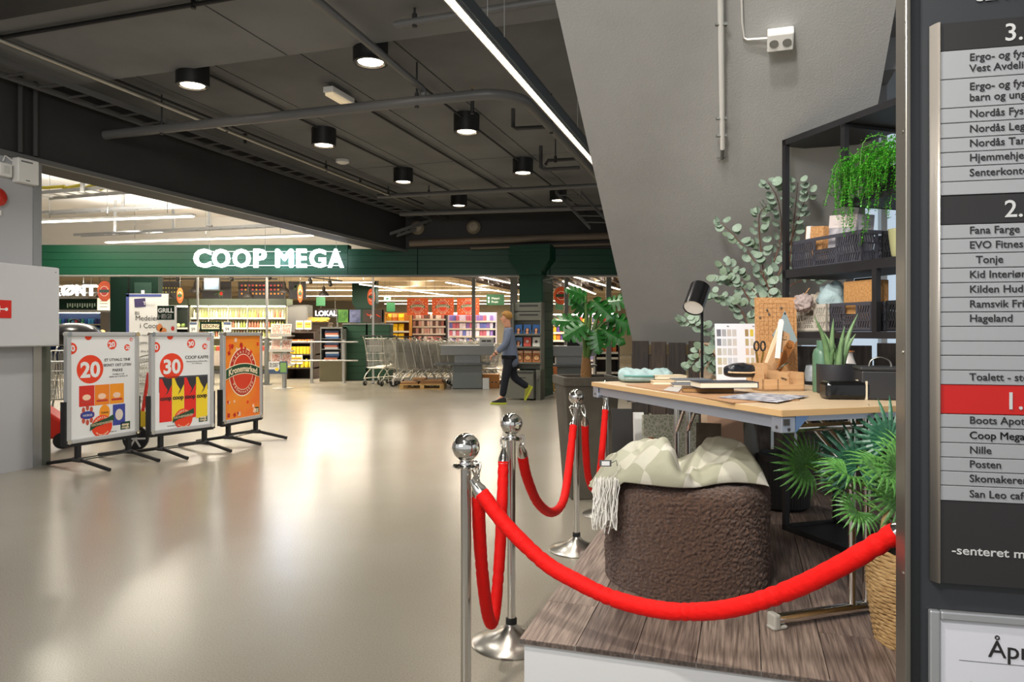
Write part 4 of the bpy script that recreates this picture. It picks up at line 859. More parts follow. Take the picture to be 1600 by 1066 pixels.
for b in ((0,.07,0,.006,0,.05),(0,.006,0,.1,0,.115),(0,.07,.094,.1,0,.115),(.064,.07,0,.1,0,.085),(.07,.11,0,.006,0,.078),(.07,.185,.094,.1,0,.078),(.11,.116,0,.1,0,.06),(.15,.156,0,.1,0,.078),(.116,.15,0,.006,0,.028),(.156,.185,0,.006,0,.078),(.179,.185,0,.1,0,.078)): obx('divider', *b)
text(og, 'NEW', .012, .078, .052, TXT, y=-.001, rot=R(20))
hold = tt('pen_cup', 'open wooden box at the left of the organiser holding scissors and spatulas', 'holder', 1180, 606, R(8)); m = MB()
for b in ((0,.12,0,.006,0,.105),(0,.12,.08,.086,0,.105),(0,.006,0,.086,0,.105),(.114,.12,0,.086,0,.105),(0,.12,0,.086,0,.006)): m.box(*b)
obj('box', m, OW, hold)
t = thing('scissors', 'gold-bladed scissors with black loops in the wooden box', 'scissors', P(1187,562,3.12)); 
for x, s in ((-.004,-1),(.004,1)):
    m = MB(); m.prism([(x-.004,-.03),(x+.004,-.03),(x+s*.012+.005,.035),(x+s*.012-.005,.035)], -.001,.001); obj('blade', m, GOLD, t)
    m = MB(); m.tube([(x+s*.010+.010*math.cos(k*.52), 0, .058+.02*math.sin(k*.52)) for k in range(13)], .004, 8); obj('loop', m, RUB, t, smooth=60)
def stick(name, label, px0, py0, px1, py1, Y, w0, w1, mt, th=.006, face=False):
    a, b = P(px0,py0,Y), P(px1,py1,Y-.02); t = thing(name, label, name.replace('_', ' '), a); d = b-a; L = d.length; ang = math.atan2(d.x, d.z); m = MB()
    m.prism([(-w0/2,0),(w0/2,0),(w1*.4,L*.7),(w1/2,L*.88),(w1*.3,L*.98),(-w1*.3,L*.98),(-w1/2,L*.88),(-w1*.4,L*.7)], 0, th); obj('blade', m, mt, t, rot=(0,ang,0), bevel=.001)
    if face:
        m = MB(); m.tube([(w1*.28*math.cos(R(200+k*14)), -.001, L*.86+w1*.28*math.sin(R(200+k*14))) for k in range(11)], .0012, 5)
        for x in (-.008,.008): m.tube([(x,-.001,L*.88),(x,0,L*.88)], .0018, 8)
        obj('smile', m, TXT, t, rot=(0,ang,0))
    return t
WS = mat('spatula_wood', (190,150,110), .55, var=(8,(172,130,92)), stretch=(1,1,.2)); WSL = mat('spatula_pale', (226,206,172), .55)
stick('wooden_spatula', 'pale slim wooden stick standing in the box', 1196, 572, 1226, 500, 3.12, .016, .024, WSL)
stick('wooden_spatula', 'brown wooden spatula with a smiling face cut in it', 1202, 572, 1232, 519, 3.09, .02, .05, WS, face=True)
stick('wooden_spatula', 'second smiling spatula, leaning right of the first', 1212, 590, 1240, 532, 3.2, .02, .045, mat('spatula_orange', (186,120,62), .5), face=True)
stick('white_clip', 'white tube with a notched end standing among the spatulas', 1215, 560, 1224, 498, 3.07, .022, .024, PAPER)
stick('notebook_spine', 'small kraft notebook standing behind the scissors', 1196, 575, 1200, 534, 3.25, .05, .05, CARD)
t = thing('pen', 'black and silver pen leaning out of the wooden box', 'pen', P(1214,578,3.05)); m = MB(); m.tube([(0,0,0),(.045,0,.03)], .003, 8); obj('barrel', m, CHROME, t)
# bottles, aloe, boxes
def bottle(label, px, py, prof, mt, cap=None, capm=None, capn='cap'):
    t = tt('bottle', label, 'bottle', px, py); m = MB(); m.lathe(prof, 32); obj('body', m, mt, t, smooth=50)
    if cap: m = MB(); m.lathe(cap, 24); obj(capn, m, capm, t, smooth=40)
    return t
BG = mat('bottle_green', (84,118,94), .4)
bottle('matt green drinking bottle left of the aloe pot', 1284, 613, [(0,0),(.034,0),(.036,.005),(.036,.155),(.03,.175),(.018,.185)], BG, [(.0,.184),(.02,.184),(.02,.212),(.0,.213)], BG)
bottle('light grey ceramic bottle with a wooden lid and glass knob, behind the aloe', 1324, 603, [(0,0),(.036,0),(.042,.01),(.04,.09),(.026,.13),(.022,.15),(.026,.155)], mat('bottle_ceramic', (196,190,184), .35), [(0,.156),(.03,.156),(.03,.162),(0,.163)], mat('lid_wood', (190,120,66), .5), 'lid')
m = MB(); m.sph((0,0,.176), .0095, 16); obj('glass_knob', m, CHROME, bpy.data.objects[-1] if False else [o for o in bpy.data.objects if o.get('label', '').startswith('light grey ceramic')][0], smooth=60)
bottle('white ceramic jar partly hidden behind the ceramic bottle', 1338, 598, [(0,0),(.03,0),(.032,.05),(.026,.075),(0,.08)], mat('jar_white', (214,214,214), .3))
bottle('white marbled jar behind the green bottle', 1268, 596, [(0,0),(.03,0),(.034,.04),(.026,.08),(0,.085)], mat('jar_marble', (210,214,216), .3, var=(20,(160,170,176))))
al = tt('aloe_plant', 'spiky aloe in a matt black pot on the table', 'plant', 1306, 615)
m = MB(); m.lathe([(0,0),(.068,0),(.072,.006),(.074,.118),(.070,.118),(.066,.1),(0,.1)], 40); obj('pot', m, mat('pot_matt_black', (42,42,46), .55), al, smooth=40)
m = MB(); m.lathe([(0,.105),(.066,.102)], 24); obj('soil', m, mat('gravel_brown', (120,70,50), .9, bump=(90,1)), al)
AM = mat('aloe_green', (122,150,104), .45, var=(20,(96,130,84)))
for bx, by, tx, tz, ty in ((-.03,0,-.125,.31,-.02),(-.008,-.02,-.018,.21,-.05),(-.01,.02,-.012,.30,.0),(.01,.0,.016,.27,-.03),(.02,0,.082,.32,-.03),(.03,.01,.062,.24,-.04),(.0,.0,-.03,.245,.03),(-.03,.01,-.045,.18,-.04),(.02,.02,.04,.2,.05)):
    a = Vector((bx,by,.09)); b = Vector((tx,ty,tz)); mid = a.lerp(b,.5)+Vector(((bx-tx)*.12,0,.015)); m = MB(); q = smooth_pts([a, mid, b], 5); m.tube(q, [max(.0008,.0145*(1-(i/(len(q)-1))**1.6)) for i in range(len(q))], 8); obj('leaf', m, AM, al, smooth=70)
t = tt('lidded_box', 'large matt black tin box with lid and silver wire handle', 'box', 1346, 625, R(-16)); MBK = mat('tin_black', (38,38,40), .5)
m = MB(); m.box(0,.155,0,.17,0,.105); obj('body', m, MBK, t, bevel=.006); m = MB(); m.box(-.003,.158,-.003,.173,.105,.118); obj('lid', m, MBK, t, bevel=.004)
m = MB(); m.tube(smooth_pts([(.04,.085,.115),(.048,.085,.14),(.078,.085,.152),(.108,.085,.14),(.116,.085,.115)],5), .0035, 8); obj('handle', m, STEEL, t, smooth=60)
t = tt('lunch_box', 'glossy black rounded lunch box with a beige elastic band', 'box', 1292, 625, R(-3))
m = MB(); m.box(0,.165,0,.085,0,.066); obj('body', m, mat('gloss_black', (18,18,18), .12), t, bevel=.014); m = MB(); m.box(.0005,.1645,.0005,.0845,.033,.0345); obj('seam', m, RUB, t)
m = MB(); m.box(.138,.144,-.002,.087,-.0005,.0675); obj('elastic_band', m, mat('band_beige', (206,194,170), .7), t)
# ================================================================ THE SHOP INTERIOR
SHC = mat('shop_ceiling_white', (232,228,222), .8); SHW = mat('shop_wall', (232,228,220), .7)
m = MB(); m.box(-24,-1.8,3.0,15.25,4.5,4.6); m.box(-24,6,15.65,19.5,4.5,4.6); bc = struct('ceiling_shop_front', m, SHC); bc.name = 'ceiling.001'
m = MB(); m.box(-24,9,19.5,19.7,3.30,4.6); struct('wall_bulkhead', m, SHW).name = 'wall_front'
m = MB(); m.box(-24,14,19.7,47,3.45,3.55); sc_ = struct('ceiling', m, mat('shop_ceiling_cream', (216,198,166), .8))
for y in (21.5,23.6,26,29,32.5,37,41): m = MB(); m.box(-24,14,y,y+.35,3.28,3.45); obj('duct', m, mat('duct_cream', (196,178,146), .7), sc_)
m = MB(); m.box(-24,14,46.5,46.7,0,3.5); struct('wall_back', m, mat('shop_back_wall', (150,140,120), .7))
m = MB(); m.box(-24.2,-24,3,47,0,4.6); struct('wall_far_left', m, SHW)
m = MB(); m.box(14,14.2,16,47,0,4.6); struct('wall_far_right', m, SHW)
# upper luminaires over the fascia
def tube_lamp(label, A, B, w=.09, side=True, strip=STRIP, hang=None, power=60, upl=.5):
    A, B = Vector(A), Vector(B); d = B-A; L = d.length; rz = math.atan2(d.y, d.x); t = thing('tube_lamp', label, 'lamp', A, rz); 
    m = MB(); m.box(0,L,-w/2,w/2,.02,.06); obj('housing', m, WHITE, t); m = MB(); m.box(.03,L-.03,-w*.42,w*.42,0,.02); obj('diffuser', m, strip, t)
    if hang:
        for x in (L*.15, L*.5, L*.85): m = MB(); m.tube([(x,0,.09),(x,0,hang-A.z)], .006, 5); obj('suspension_rod', m, GREYM, t)
    if power: c = (A+B)/2; light('AREA', c-Vector((0,0,.05)), power, L*.9, sy=.1, rot=(0,0,rz), col=(1,.90,.74)); light('AREA', c+Vector((0,0,.12)), power*upl, L*.9, sy=.1, rot=(R(180),0,-rz), col=(1,.95,.88))  # the second, upward area light is added to brighten ceiling and bulkhead
    return t
tube_lamp('upper left white tube lamp above the green fascia', P(40,349,14.5), P(303,336,13.7), .12, hang=4.5, power=110)
tube_lamp('lower long white tube lamp just above the lit letters', P(165,380,17.9), P(490,366,16.6), .12, hang=4.5, power=130)
tube_lamp('faint white lamp at the top left corner of the shop opening', P(30,262,11.2), P(82,259,11.0), .12, hang=4.5, power=60)
YC = mat('yellow_cable', (190,176,50), .6)
l1 = ladder('cable_ladder', 'grey cable ladder with yellow cables in the bright shop opening', P(40,303,12.6), P(222,288,12.0), .45, HY, .3, ALU)
m = MB(); o = Vector(l1.location)
for k in range(5): m.tube([P(40,297,12.75)-o+Vector((.3*k,.05*k,.05)), P(70+k*26,296-k*2,12.7)-o+Vector((0,.1,.05))], .03, 6)
obj('cable', m, YC, l1)
ladder('cable_ladder', 'thin grey cable ladder over the upper tube lamp', P(60,332,15.1), P(335,318,14.3), .2, HY, .3, ALU)
ladder('cable_ladder', 'thin grey cable ladder over the lower tube lamp', P(115,367,17.2), P(455,350,16.2), .2, HY, .3, ALU)
for px, y0, y1, Y in ((129,270,300,12.2),(192,295,325,14.8),(180,330,365,17.0),(271,325,360,16.8),(327,318,352,16.5)):
    t = thing('hanger_post', 'grey ceiling hanger post above the green fascia at %s' % {129:'the yellow cable ladder',192:'the upper ladder',180:'the start of the lower ladder',271:'the middle of the lower ladder',327:'the letter C'}[px], 'hanger', P(px,y1,Y)); m = MB(); c = t.location; m.box(-.03,.03,-.02,.02,0,4.5-c.z); obj('channel', m, ALU, t); m = MB(); m.box(-.06,.06,-.05,.05,-.02,.0); obj('foot', m, ALU, t)
# ceiling lights in the shop
for i, (Y, x0, x1) in enumerate(((25,470,585),(29.5,440,780),(34,470,800),(39,560,900),(43,600,960))):
    tube_lamp('long horizontal tube lamp in the shop, row %s from the entrance' % ('one','two','three','four','five')[i], P(x0,0,Y).xy.to_3d()+Vector((0,0,3.12)), P(x1,0,Y).xy.to_3d()+Vector((0,0,3.12)), .06, hang=3.45, power=230, upl=.25)
tube_lamp('horizontal tube lamp over the vegetable corner at left', Vector((-15,21.6,2.75)), Vector((-10.6,21.6,2.75)), .1, hang=3.45, power=120)
tube_lamp('horizontal tube lamp over the produce cooler', Vector((-10,20.2,3.28)), Vector((-5.2,20.2,3.28)), .06, hang=3.45, power=230, upl=.3)
tube_lamp('horizontal tube lamp between the posts at right', Vector((-2,20.6,3.3)), Vector((3.6,20.6,3.3)), .06, hang=3.45, power=320, upl=.2)
for i, (a_, b_) in enumerate((((562,445),(708,463)),((697,442),(812,461)),((735,430),(812,446)),((893,432),(968,453)),((880,440),(930,460)))):
    A = P(a_[0],0,1.75*F/(HZ-a_[1])); B = P(b_[0],0,1.75*F/(HZ-b_[1])); A.z = B.z = 3.1
    tube_lamp('slanting tube lamp under the shop ceiling, %s' % ('left of the orange signs','over the orange signs','nearest the slatted ceiling','right of the green column','far right beside the slats')[i], A, B, .09, hang=3.45, power=60)
slt = thing('slatted_ceiling', 'dark slatted ceiling over the checkouts', 'ceiling slats', (0,0,3.2)); SLM = mat('slat_dark', (74,62,56), .6)
for k in range(20):
    x = -2.9+k*.42; m = MB(); A = Vector((x,20.2,0)); B = Vector((x+3.0,31,0)); d = (B-A).normalized(); s = Vector((d.y,-d.x,0))*.03
    m.add([A-s,A+s,B+s,B-s]+[p+Vector((0,0,.16)) for p in (A-s,A+s,B+s,B-s)], [(0,3,2,1),(4,5,6,7),(0,1,5,4),(1,2,6,5),(2,3,7,6),(3,0,4,7)]); obj('slat', m, SLM, slt)
# posts of the glazed front
for px, w, y1, nm in ((202,.07,3.3,'pale post beside the dark green panel at left'),(248,.07,3.3,'pale post right of the dark green panel'),(309,.04,3.3,'thin white post in front of the produce cooler'),(417,.05,3.3,'thin grey post above the thick entrance bollard'),(583,.045,3.3,'thin grey post rising from the trolley row'),(740,.10,3.3,'thick grey post behind the left checkout'),(803,.20,3.3,'wide grey post left of the magazine rack'),(885,.11,3.3,'grey post behind the right checkout'),(951,.14,3.3,'dark grey post behind the monstera')):
    c = P(px,0,19.55); t = thing('front_post', nm, 'post', (c.x,19.55,0)); m = MB(); m.box(-w/2,w/2,-.03,.03,0,y1); obj('post', m, ALU if px < 700 else GREYM, t); m = MB(); m.box(-w/2-.02,w/2+.02,-.05,.05,0,.03); obj('foot_plate', m, GREYM, t)
for px0, px1, lb in ((172,199,'dark green pillar between the vegetable corner and the banner'),(203,247,'dark green wall panel with a small framed sign')):
    a, b = P(px0,0,18.4), P(px1,0,18.4); t = thing('green_pillar', lb, 'pillar', (a.x,18.4,0)); m = MB(); m.box(0,b.x-a.x,0,.25,0,3.3); obj('body', m, DGREEN, t); m = MB(); m.box(0,b.x-a.x,-.01,.26,0,.1); obj('plinth', m, RUB, t)
    if px0 == 203:
        m = MB(); m.box(.12,.56,-.02,0,2.15,2.66); obj('sign_frame', m, mat('sign_dark', (34,60,50), .5), t); text(t, 'Lokal', .12, .34, 2.2, PAPER, y=-.024, align='CENTER'); m = MB(); m.box(.3,.38,-.024,-.02,2.38,2.46); obj('emblem', m, PAPER, t)
# ---- hanging and standing signs
def board(name, label, cat, px0, px1, py0, py1, Y, mt, th=.03, hang=None, emit=False):
    a, b = P(px0,py1,Y), P(px1,py0,Y); t = thing(name, label, cat, (a.x,Y,a.z)); w, h = b.x-a.x, b.z-a.z
    m = MB(); m.box(0,w,0,th,0,h); obj('panel', m, mt, t)
    if hang:
        for x in (w*.12, w*.88): m = MB(); m.tube([(x,th/2,h),(x,th/2,hang-a.z)], .005, 5); obj('suspension_wire', m, GREYM, t)
    return t, w, h
CRM = mat('print_cream', (246,226,190), .5); RBN = mat('print_ribbon', (30,72,44), .5); DRED = mat('print_deep_red', (190,44,26), .5)
def kron(t, cx, cz, r, small=False, y=-.002, tone=1.0, txt=True):
    e = r*1.0; d = .0012 if not small else .004
    for i, (k, mt) in enumerate(((1.0,CRM),(.95,DRED),(.74,CRM),(.71,mat('print_red2', (214,62,32), .5)))):
        m = MB(); m.ell(cx,cz,e*k,e*k*1.12,y-d*(i+1),y-d*i,32); obj('emblem_disc', m, mt, t)
    m = MB(); yy = y-d*4
    def band(x): return cz+e*.16-(x-cx)**2/e*.16
    N = 14; up_ = [(cx-e*1.22+2.44*e*i/N) for i in range(N+1)]
    poly = [(x, band(x)+e*.24) for x in up_]+[(x, band(x)-e*.24) for x in reversed(up_)]
    m.prism([(x, z) for x, z in [(q[0], q[1]+(0)) for q in poly]], yy-d, yy); obj('ribbon', m, CRM, t)
    m = MB(); poly = [(x*.985+cx*.015, band(x)+e*.205) for x in up_]+[(x*.985+cx*.015, band(x)-e*.205) for x in reversed(up_)]; m.prism(poly, yy-2*d, yy-d); obj('ribbon_inner', m, RBN, t)
    if txt:
        vs, fs = tmesh('Kronemarked', e*.40, .02, .92, 'CENTER'); m = MB(); m.add([(v[0], v[1], v[2]-v[0]**2/e*.16) for v in vs], fs); obj('lettering', m, CRM, t, loc=(cx, yy-3*d, cz+e*.02), smooth=None)
        arctext(t, 'MEGASTORT', e*.16, cx, cz, e*.80, e*.88, 145, 35, CRM, y=yy-d, bold=.01)
        arctext(t, 'KRONEMARKED', e*.15, cx, cz, e*.86, e*.98, 215, 325, CRM, y=yy-d, bold=.01, flip=True)
ORG = mat('orange_sign', (222,96,40), .5, var=(3,(206,78,32)))
for i, (x0, x1) in enumerate(((636,669),(675,709),(714,749))):
    t, w, h = board('campaign_sign', 'square orange campaign sign hanging in the shop, %s of the three' % ('left','middle','right')[i], 'sign', x0, x1, 466, 492.5, 24.0, ORG, hang=3.45); t['group'] = 'orange hanging campaign signs'
    kron(t, w/2, h/2, .2, small=True, y=-.004); 
    for k in range(14): a = k*.45; m = MB(); c = (w/2+w*.43*math.cos(a), h/2+h*.42*math.sin(a)); m.box(c[0]-.012,c[0]+.012,-.006,0,c[1]-.012,c[1]+.012); obj('confetti_dot', m, CRM, t)
for px, py, rx, rz, Y, lb in ((163,455,11,16,20.5,'round orange campaign disc hanging in the vegetable corner, partly behind the green pillar'),(281,462,5,12,20.5,'narrow orange oval hanging edge-on left of the produce cooler'),(469,459,4,14,20.5,'narrow orange oval hanging at the right end of the cooler'),(580,464,6,13,21,'orange oval campaign disc hanging by the dark inner column'),(877,462,12,14,20.5,'round orange campaign disc hanging right of the green column')):
    t = thing('campaign_disc', lb, 'sign', P(px,py,Y), 0, 'orange oval campaign discs'); k = Y/F; m = MB(); m.ell(0,0,rx*k,rz*k,0,.02,28); obj('disc', m, ORG, t)
    m = MB(); m.ell(0,0,rx*k*.6,rz*k*.5,-.004,0,24); obj('emblem_disc', m, CRM, t); m = MB(); m.ell(0,0,rx*k*.52,rz*k*.43,-.008,-.004,24); obj('emblem_disc', m, DRED, t); m = MB(); m.box(-rx*k*.7,rx*k*.7,-.012,-.008,-.04,.04); obj('ribbon', m, RBN, t)
    m = MB(); m.tube([(0,.01,rz*k),(0,.01,3.45-t.location.z)], .004, 5); obj('suspension_wire', m, GREYM, t)
SG_ = mat('sign_green', (18,76,40), .5)
for x0, x1, y0, y1, Y, lb, tx in ((760,788,460,477,23,'green hanging aisle sign with white text left of the green column','1  2'),(888,912,459,478,23,'green hanging aisle sign half hidden by the monstera',''),(494,508,464,478,26,'small green curved hanging sign left of the inner column',''),(604,617,473,487,30,'small green hanging sign above the yellow bags',''),(868,880,468,484,28,'small pale green hanging sign behind the round orange disc','')):
    t, w, h = board('aisle_sign', lb, 'sign', x0, x1, y0, y1, Y, SG_, hang=3.45)
    if tx:
        for z, s in ((h*.62,'Meieri'),(h*.3,'Frukt')): text(t, s, .1, .16, z-.03, PAPER, y=-.003); m = MB(); m.box(.05,.1,-.003,0,z-.03,z+.05); obj('pictogram', m, PAPER, t)
t, w, h = board('exit_sign', 'small lit pale green emergency exit sign', 'sign', 600, 610, 464, 470, 26, mat('exit_green', (150,214,190), .5, emit=1.2), hang=3.45)
m = MB(); m.box(w*.3,w*.7,-.004,0,h*.3,h*.7); obj('pictogram', m, SG_, t)
# letters GRØNT
t = thing('vegetable_sign', 'lit white letters reading GRØNT over the vegetable corner, partly behind the white wall box', 'sign', (0,19.9,0))
for ch, x0, x1 in (('G',58,76),('R',78,94),('Ø',95,116),('N',118,132),('T',133,150)): biglet(ch, (x1-x0)*19.9/F, 17*19.9/F, .05, t, P(x0,0,19.9).x, P(0,462,19.9).z, mat('lit_letter_soft', (244,246,255), .5, emit=3))
m = MB(); m.box(P(56,0,19.9).x,P(152,0,19.9).x,.06,.08,P(0,458,19.9).z,P(0,457,19.9).z); m.tube([(P(90,0,19.9).x,.07,P(0,458,19.9).z),(P(90,0,19.9).x,.07,3.45)],.005,5); m.tube([(P(140,0,19.9).x,.07,P(0,458,19.9).z),(P(140,0,19.9).x,.07,3.45)],.005,5); obj('rail', m, ALU, t)
t, w, h = board('dark_sign', 'dark green band sign with small white marks over the drinks coolers at left', 'sign', 80, 152, 467, 484, 25, DGREEN, hang=3.45)
for k in range(12): m = MB(); m.box(.55+k*.085,.59+k*.085,-.006,0,.07+.04*(k % 2),.22); obj('mark', m, mat('mark_grey', (170,190,176), .5), t)
t, w, h = board('cream_sign', 'cream hanging sign right of the dark green band sign', 'sign', 152, 172, 466, 485, 23, CREAM, hang=3.45)
for z in (.1,.2,.28): m = MB(); m.box(.08,w-.08,-.005,0,z,z+.02); obj('text_line', m, PAPG, t)
# dark picture panels and lamps above the cooler
DKP = mat('panel_charcoal', (50,50,54), .6)
for x0, x1, lb in ((252,282,'charcoal board with a few yellow dots, left above the cooler'),(316,361,'charcoal board with a chilli picture above the cooler'),(372,445,'long charcoal board printed with rows of fruit slices'),(451,478,'charcoal board with leaves at the right end of the row')):
    t, w, h = board('picture_board', lb, 'board', x0, x1, 440, 467, 22.8, DKP, hang=3.45)
    if x0 == 372:
        for r_ in range(3):
            for c_ in range(12): cc = ((204,64,60),(224,150,60),(196,70,80))[(r_*2+c_*(1+r_)) % 3]; m = MB(); m.ell(.12+c_*.115,.42-r_*.13,.032,.032,-.006,0,10); obj('fruit_print', m, mat('fruit%d' % cc[1], cc, .5), t)
    elif x0 == 252:
        for r_ in range(2):
            for c_ in range(6): m = MB(); m.ell(.06+c_*.09,.34-r_*.13,.02,.02,-.006,0,8); obj('fruit_print', m, mat('dot_yellow', (200,200,60), .5), t)
    else:
        lm = mat('print_leaf', (92,126,70), .5); m = MB(); rnd = random.Random(x0)
        for k in range(12): a = rnd.uniform(-2.6,.4); L = rnd.uniform(.1,.24); c = (w*.62, h*.45) if x0 == 316 else (w*.5,h*.8); m.add([(c[0],-.004,c[1]),(c[0]+L*.5*math.cos(a)+.02,-.004,c[1]+L*.5*math.sin(a)),(c[0]+L*math.cos(a),-.004,c[1]+L*math.sin(a)),(c[0]+L*.5*math.cos(a)-.02,-.004,c[1]+L*.5*math.sin(a)+.02)], [(0,1,2,3)])
        obj('leaf_print', m, lm, t)
        if x0 == 316: m = MB(); m.ell(w*.66,h*.3,.05,.06,-.008,-.002,12); obj('tomato_print', m, mat('print_tomato', (206,50,40), .5), t)
def pendant(px, py, Y, w, lb):
    t = thing('pendant_lamp', lb, 'lamp', P(px,py,Y), 0, 'dark pendant lamps over the cooler'); r = w*Y/F/2
    m = MB(); m.lathe([(r,0),(r*.97,r*.25),(r*.6,r*.7),(r*.35,r*.95),(r*.3,r*1.5),(r*.12,r*1.9),(0.001,r*1.9)], 20); obj('shade', m, mat('pendant_brown', (34,28,24), .6), t, smooth=40)
    m = MB(); m.lathe([(0,r*.2),(r*.6,r*.2)], 16); obj('bulb_disc', m, mat('bulb_glow', (255,230,190), .5, emit=2), t); m = MB(); m.tube([(0,0,r*1.9),(0,0,3.45-t.location.z)], .008, 5); obj('cord', m, BLK, t)
for px, py, w, lb in ((306,457,20,'leftmost dark pendant lamp, beside the screen'),(388,465,18,'dark pendant lamp in front of the long fruit panel'),(444,458,19,'dark pendant lamp at the right end of the fruit panel'),(506,462,16,'dark pendant lamp right of the picture panels'),(265,467,14,'dark pendant lamp in front of the yellow-dotted panel'),(156,465,14,'black pendant lamp beside the round orange disc at left')): pendant(px, py, 21.8 if px != 156 else 20.9, w, lb)
def spotl(px, py, Y, lb):
    t = thing('track_spot', lb, 'spotlight', P(px,py,Y), 0, 'track spotlights'); m = MB(); m.tube([(0,0,0),(.05,-.06,-.12)], .055, 12); obj('head', m, RUB, t, smooth=40); m = MB(); m.tube([(0,0,0),(0,0,3.45-t.location.z)], .015, 6); obj('stem', m, RUB, t)
for px, py, lb in ((277,434,'black track spotlight above the yellow-dotted panel'),(361,434,'black track spotlight between the panels above the cooler'),(484,438,'black track spotlight left on the far track'),(515,442,'black track spotlight right on the far track'),(420,432,'white-lit track spotlight above the long fruit panel')): spotl(px, py-2, 21.2, lb)
t = thing('light_track', 'long black lighting track above the picture panels', 'track', P(255,437,21.6)); m = MB(); m.box(0,3.4,0,.04,0,.04); obj('track', m, RUB, t); m = MB(); m.tube([(.3,.02,0),(.3,.02,3.45-t.location.z)],.01,5); m.tube([(3.1,.02,0),(3.1,.02,3.45-t.location.z)],.01,5); obj('rod', m, RUB, t)
t = thing('light_track', 'short slanting black lighting track right of the panels', 'track', P(462,431,20.8)); m = MB(); m.tube([(0,0,0),(1.25,.4,-.12)], .02, 6); obj('track', m, RUB, t); m = MB(); m.tube([(.5,.15,-.04),(.5,.15,3.45-t.location.z)],.01,5); obj('rod', m, RUB, t)
t, w, h = board('wall_screen', 'dark flat screen hanging above the produce cooler', 'screen', 318, 343, 434, 454, 20.6, RUB, .06, hang=3.45)
m = MB(); m.box(.025,w-.025,-.004,0,.03,h-.02); obj('display', m, mat('screen_bluegrey', (84,104,122), .7, var=(4,(60,74,88))), t)
# ---- produce cooler with bottles
rnd = random.Random(5)
def palette(lst): return [mat('pack_%02x%02x%02x' % c, c, .45) for c in lst]
def ORD(k):
    w = ('first','second','third','fourth','fifth','sixth','seventh','eighth','ninth','tenth','eleventh','twelfth'); k += 1
    return w[k-1] if k <= 12 else str(k)+('th' if k % 100 in (11,12,13) else {1:'st',2:'nd',3:'rd'}.get(k % 10,'th'))
def cname(c):
    r, g, b = c; mx_, mn = max(c), min(c)
    if mx_-mn < 26: return 'white' if mx_ > 200 else 'grey' if mx_ > 90 else 'dark'
    if mn > 175: return 'cream' if r >= b else 'pale lilac'
    if r == mx_: return ('yellow' if g > .78*r and b < .6*r else 'orange' if g > .5*r and b < .5*r else 'beige' if g > .75*r else 'pink' if b > .5*r else 'red' if g < .45*r else 'orange') if r > 120 else 'brown'
    if g == mx_: return 'green'
    return 'purple' if r > g+15 else 'blue'
def goods(name, label, cat, group, xs, Y, z, w, h, d, mats_, shape='box', jit=.004, lev=None):
    protos = {}
    for i, x in enumerate(xs):
        mt = mats_[rnd.randrange(len(mats_))]; key = mt.name
        if key not in protos:
            m = MB()
            if shape == 'box': m.box(-w/2,w/2,-d/2,d/2,0,h)
            elif shape == 'bottle': m.lathe([(w*.48,0),(w*.5,h*.05),(w*.5,h*.6),(w*.2,h*.78),(w*.17,h*.9),(w*.2,h*.92),(w*.2,h)], 8)
            elif shape == 'bag': m.add([(-w/2,-d/2,0),(w/2,-d/2,0),(w/2,d/2,0),(-w/2,d/2,0),(-w*.46,-d*.6,h*.5),(w*.46,-d*.6,h*.5),(w*.46,d*.5,h*.5),(-w*.46,d*.5,h*.5),(-w/2,-.01,h),(w/2,-.01,h),(w/2,.01,h),(-w/2,.01,h)], [(0,3,2,1)]+[(a+o, (a+1) % 4+o, (a+1) % 4+4+o, a+4+o) for o in (0,4) for a in range(4)]+[(8,9,10,11)])
            elif shape == 'ball': m.sph((0,0,h/2), h/2, 8)
            protos[key] = mesh(name, m, mt, 50 if shape in ('ball','bottle') else None)
        o = obj(name, protos[key], None, loc=(x, Y+rnd.uniform(-jit,jit), z+.001), rot=rnd.uniform(-.08,.08)); c_ = tuple(int(key[-6:][q:q+2], 16) for q in (0,2,4)); tag(o, '%s %s, %s from the left%s' % (cname(c_), label, ORD(i), (' on the %s shelf' % lev) if lev else ''), cat, group)
def frange(a, b, s):
    out = []; x = a
    while x < b: out.append(x); x += s
    return out
def shelving(name, label, cat, px0, px1, Y, ztop, zs, depth, mt, lit=None, back=None, hood=None):
    a, b = P(px0,0,Y).x, P(px1,0,Y).x; t = thing(name, label, cat, (a,Y,0)); w = b-a
    m = MB(); m.box(0,w,depth-.04,depth,.0,ztop); obj('back_panel', m, back or mt, t)
    for x in (0,w-.04): m = MB(); m.box(x,x+.04,0,depth-.04,0,ztop); obj('side_panel', m, mt, t)
    for z in zs: m = MB(); m.box(.04,w-.04,0,depth-.04,z-.03,z); obj('shelf', m, mt, t); m = MB(); m.box(.04,w-.04,-.012,0,z-.05,z+.01); obj('price_strip', m, mat('price_strip', (214,206,190), .5), t)
    m = MB(); m.box(0,w,0,depth,0,.12); obj('plinth', m, DKG, t)
    if hood: m = MB(); m.box(-.02,w+.02,-.08,depth,ztop,ztop+hood[0]); obj('header', m, hood[1], t)
    if lit: m = MB(); m.box(.05,w-.05,.03,.07,ztop-.05,ztop-.02); obj('light_strip', m, mat('cooler_strip', (255,250,226), .5, emit=lit), t)
    return a, b, t
OLV = mat('cooler_olive', (48,54,32), .6)
YC_ = 24.5
a, b, t = shelving('produce_cooler', 'long open multideck cooler with olive header and lit shelves of juice bottles', 'cooler', 296, 448, YC_, 2.32, (.45,.85,1.24,1.56,1.90), .6, mat('cooler_frame', (126,122,96), .4), lit=14, back=mat('cooler_back', (222,214,176), .5), hood=(.22,OLV))
for k in range(1,5): m = MB(); m.box(k*(b-a)/5-.015,k*(b-a)/5+.015,-.03,-.01,.4,2.3); obj('door_edge', m, ALU, t)
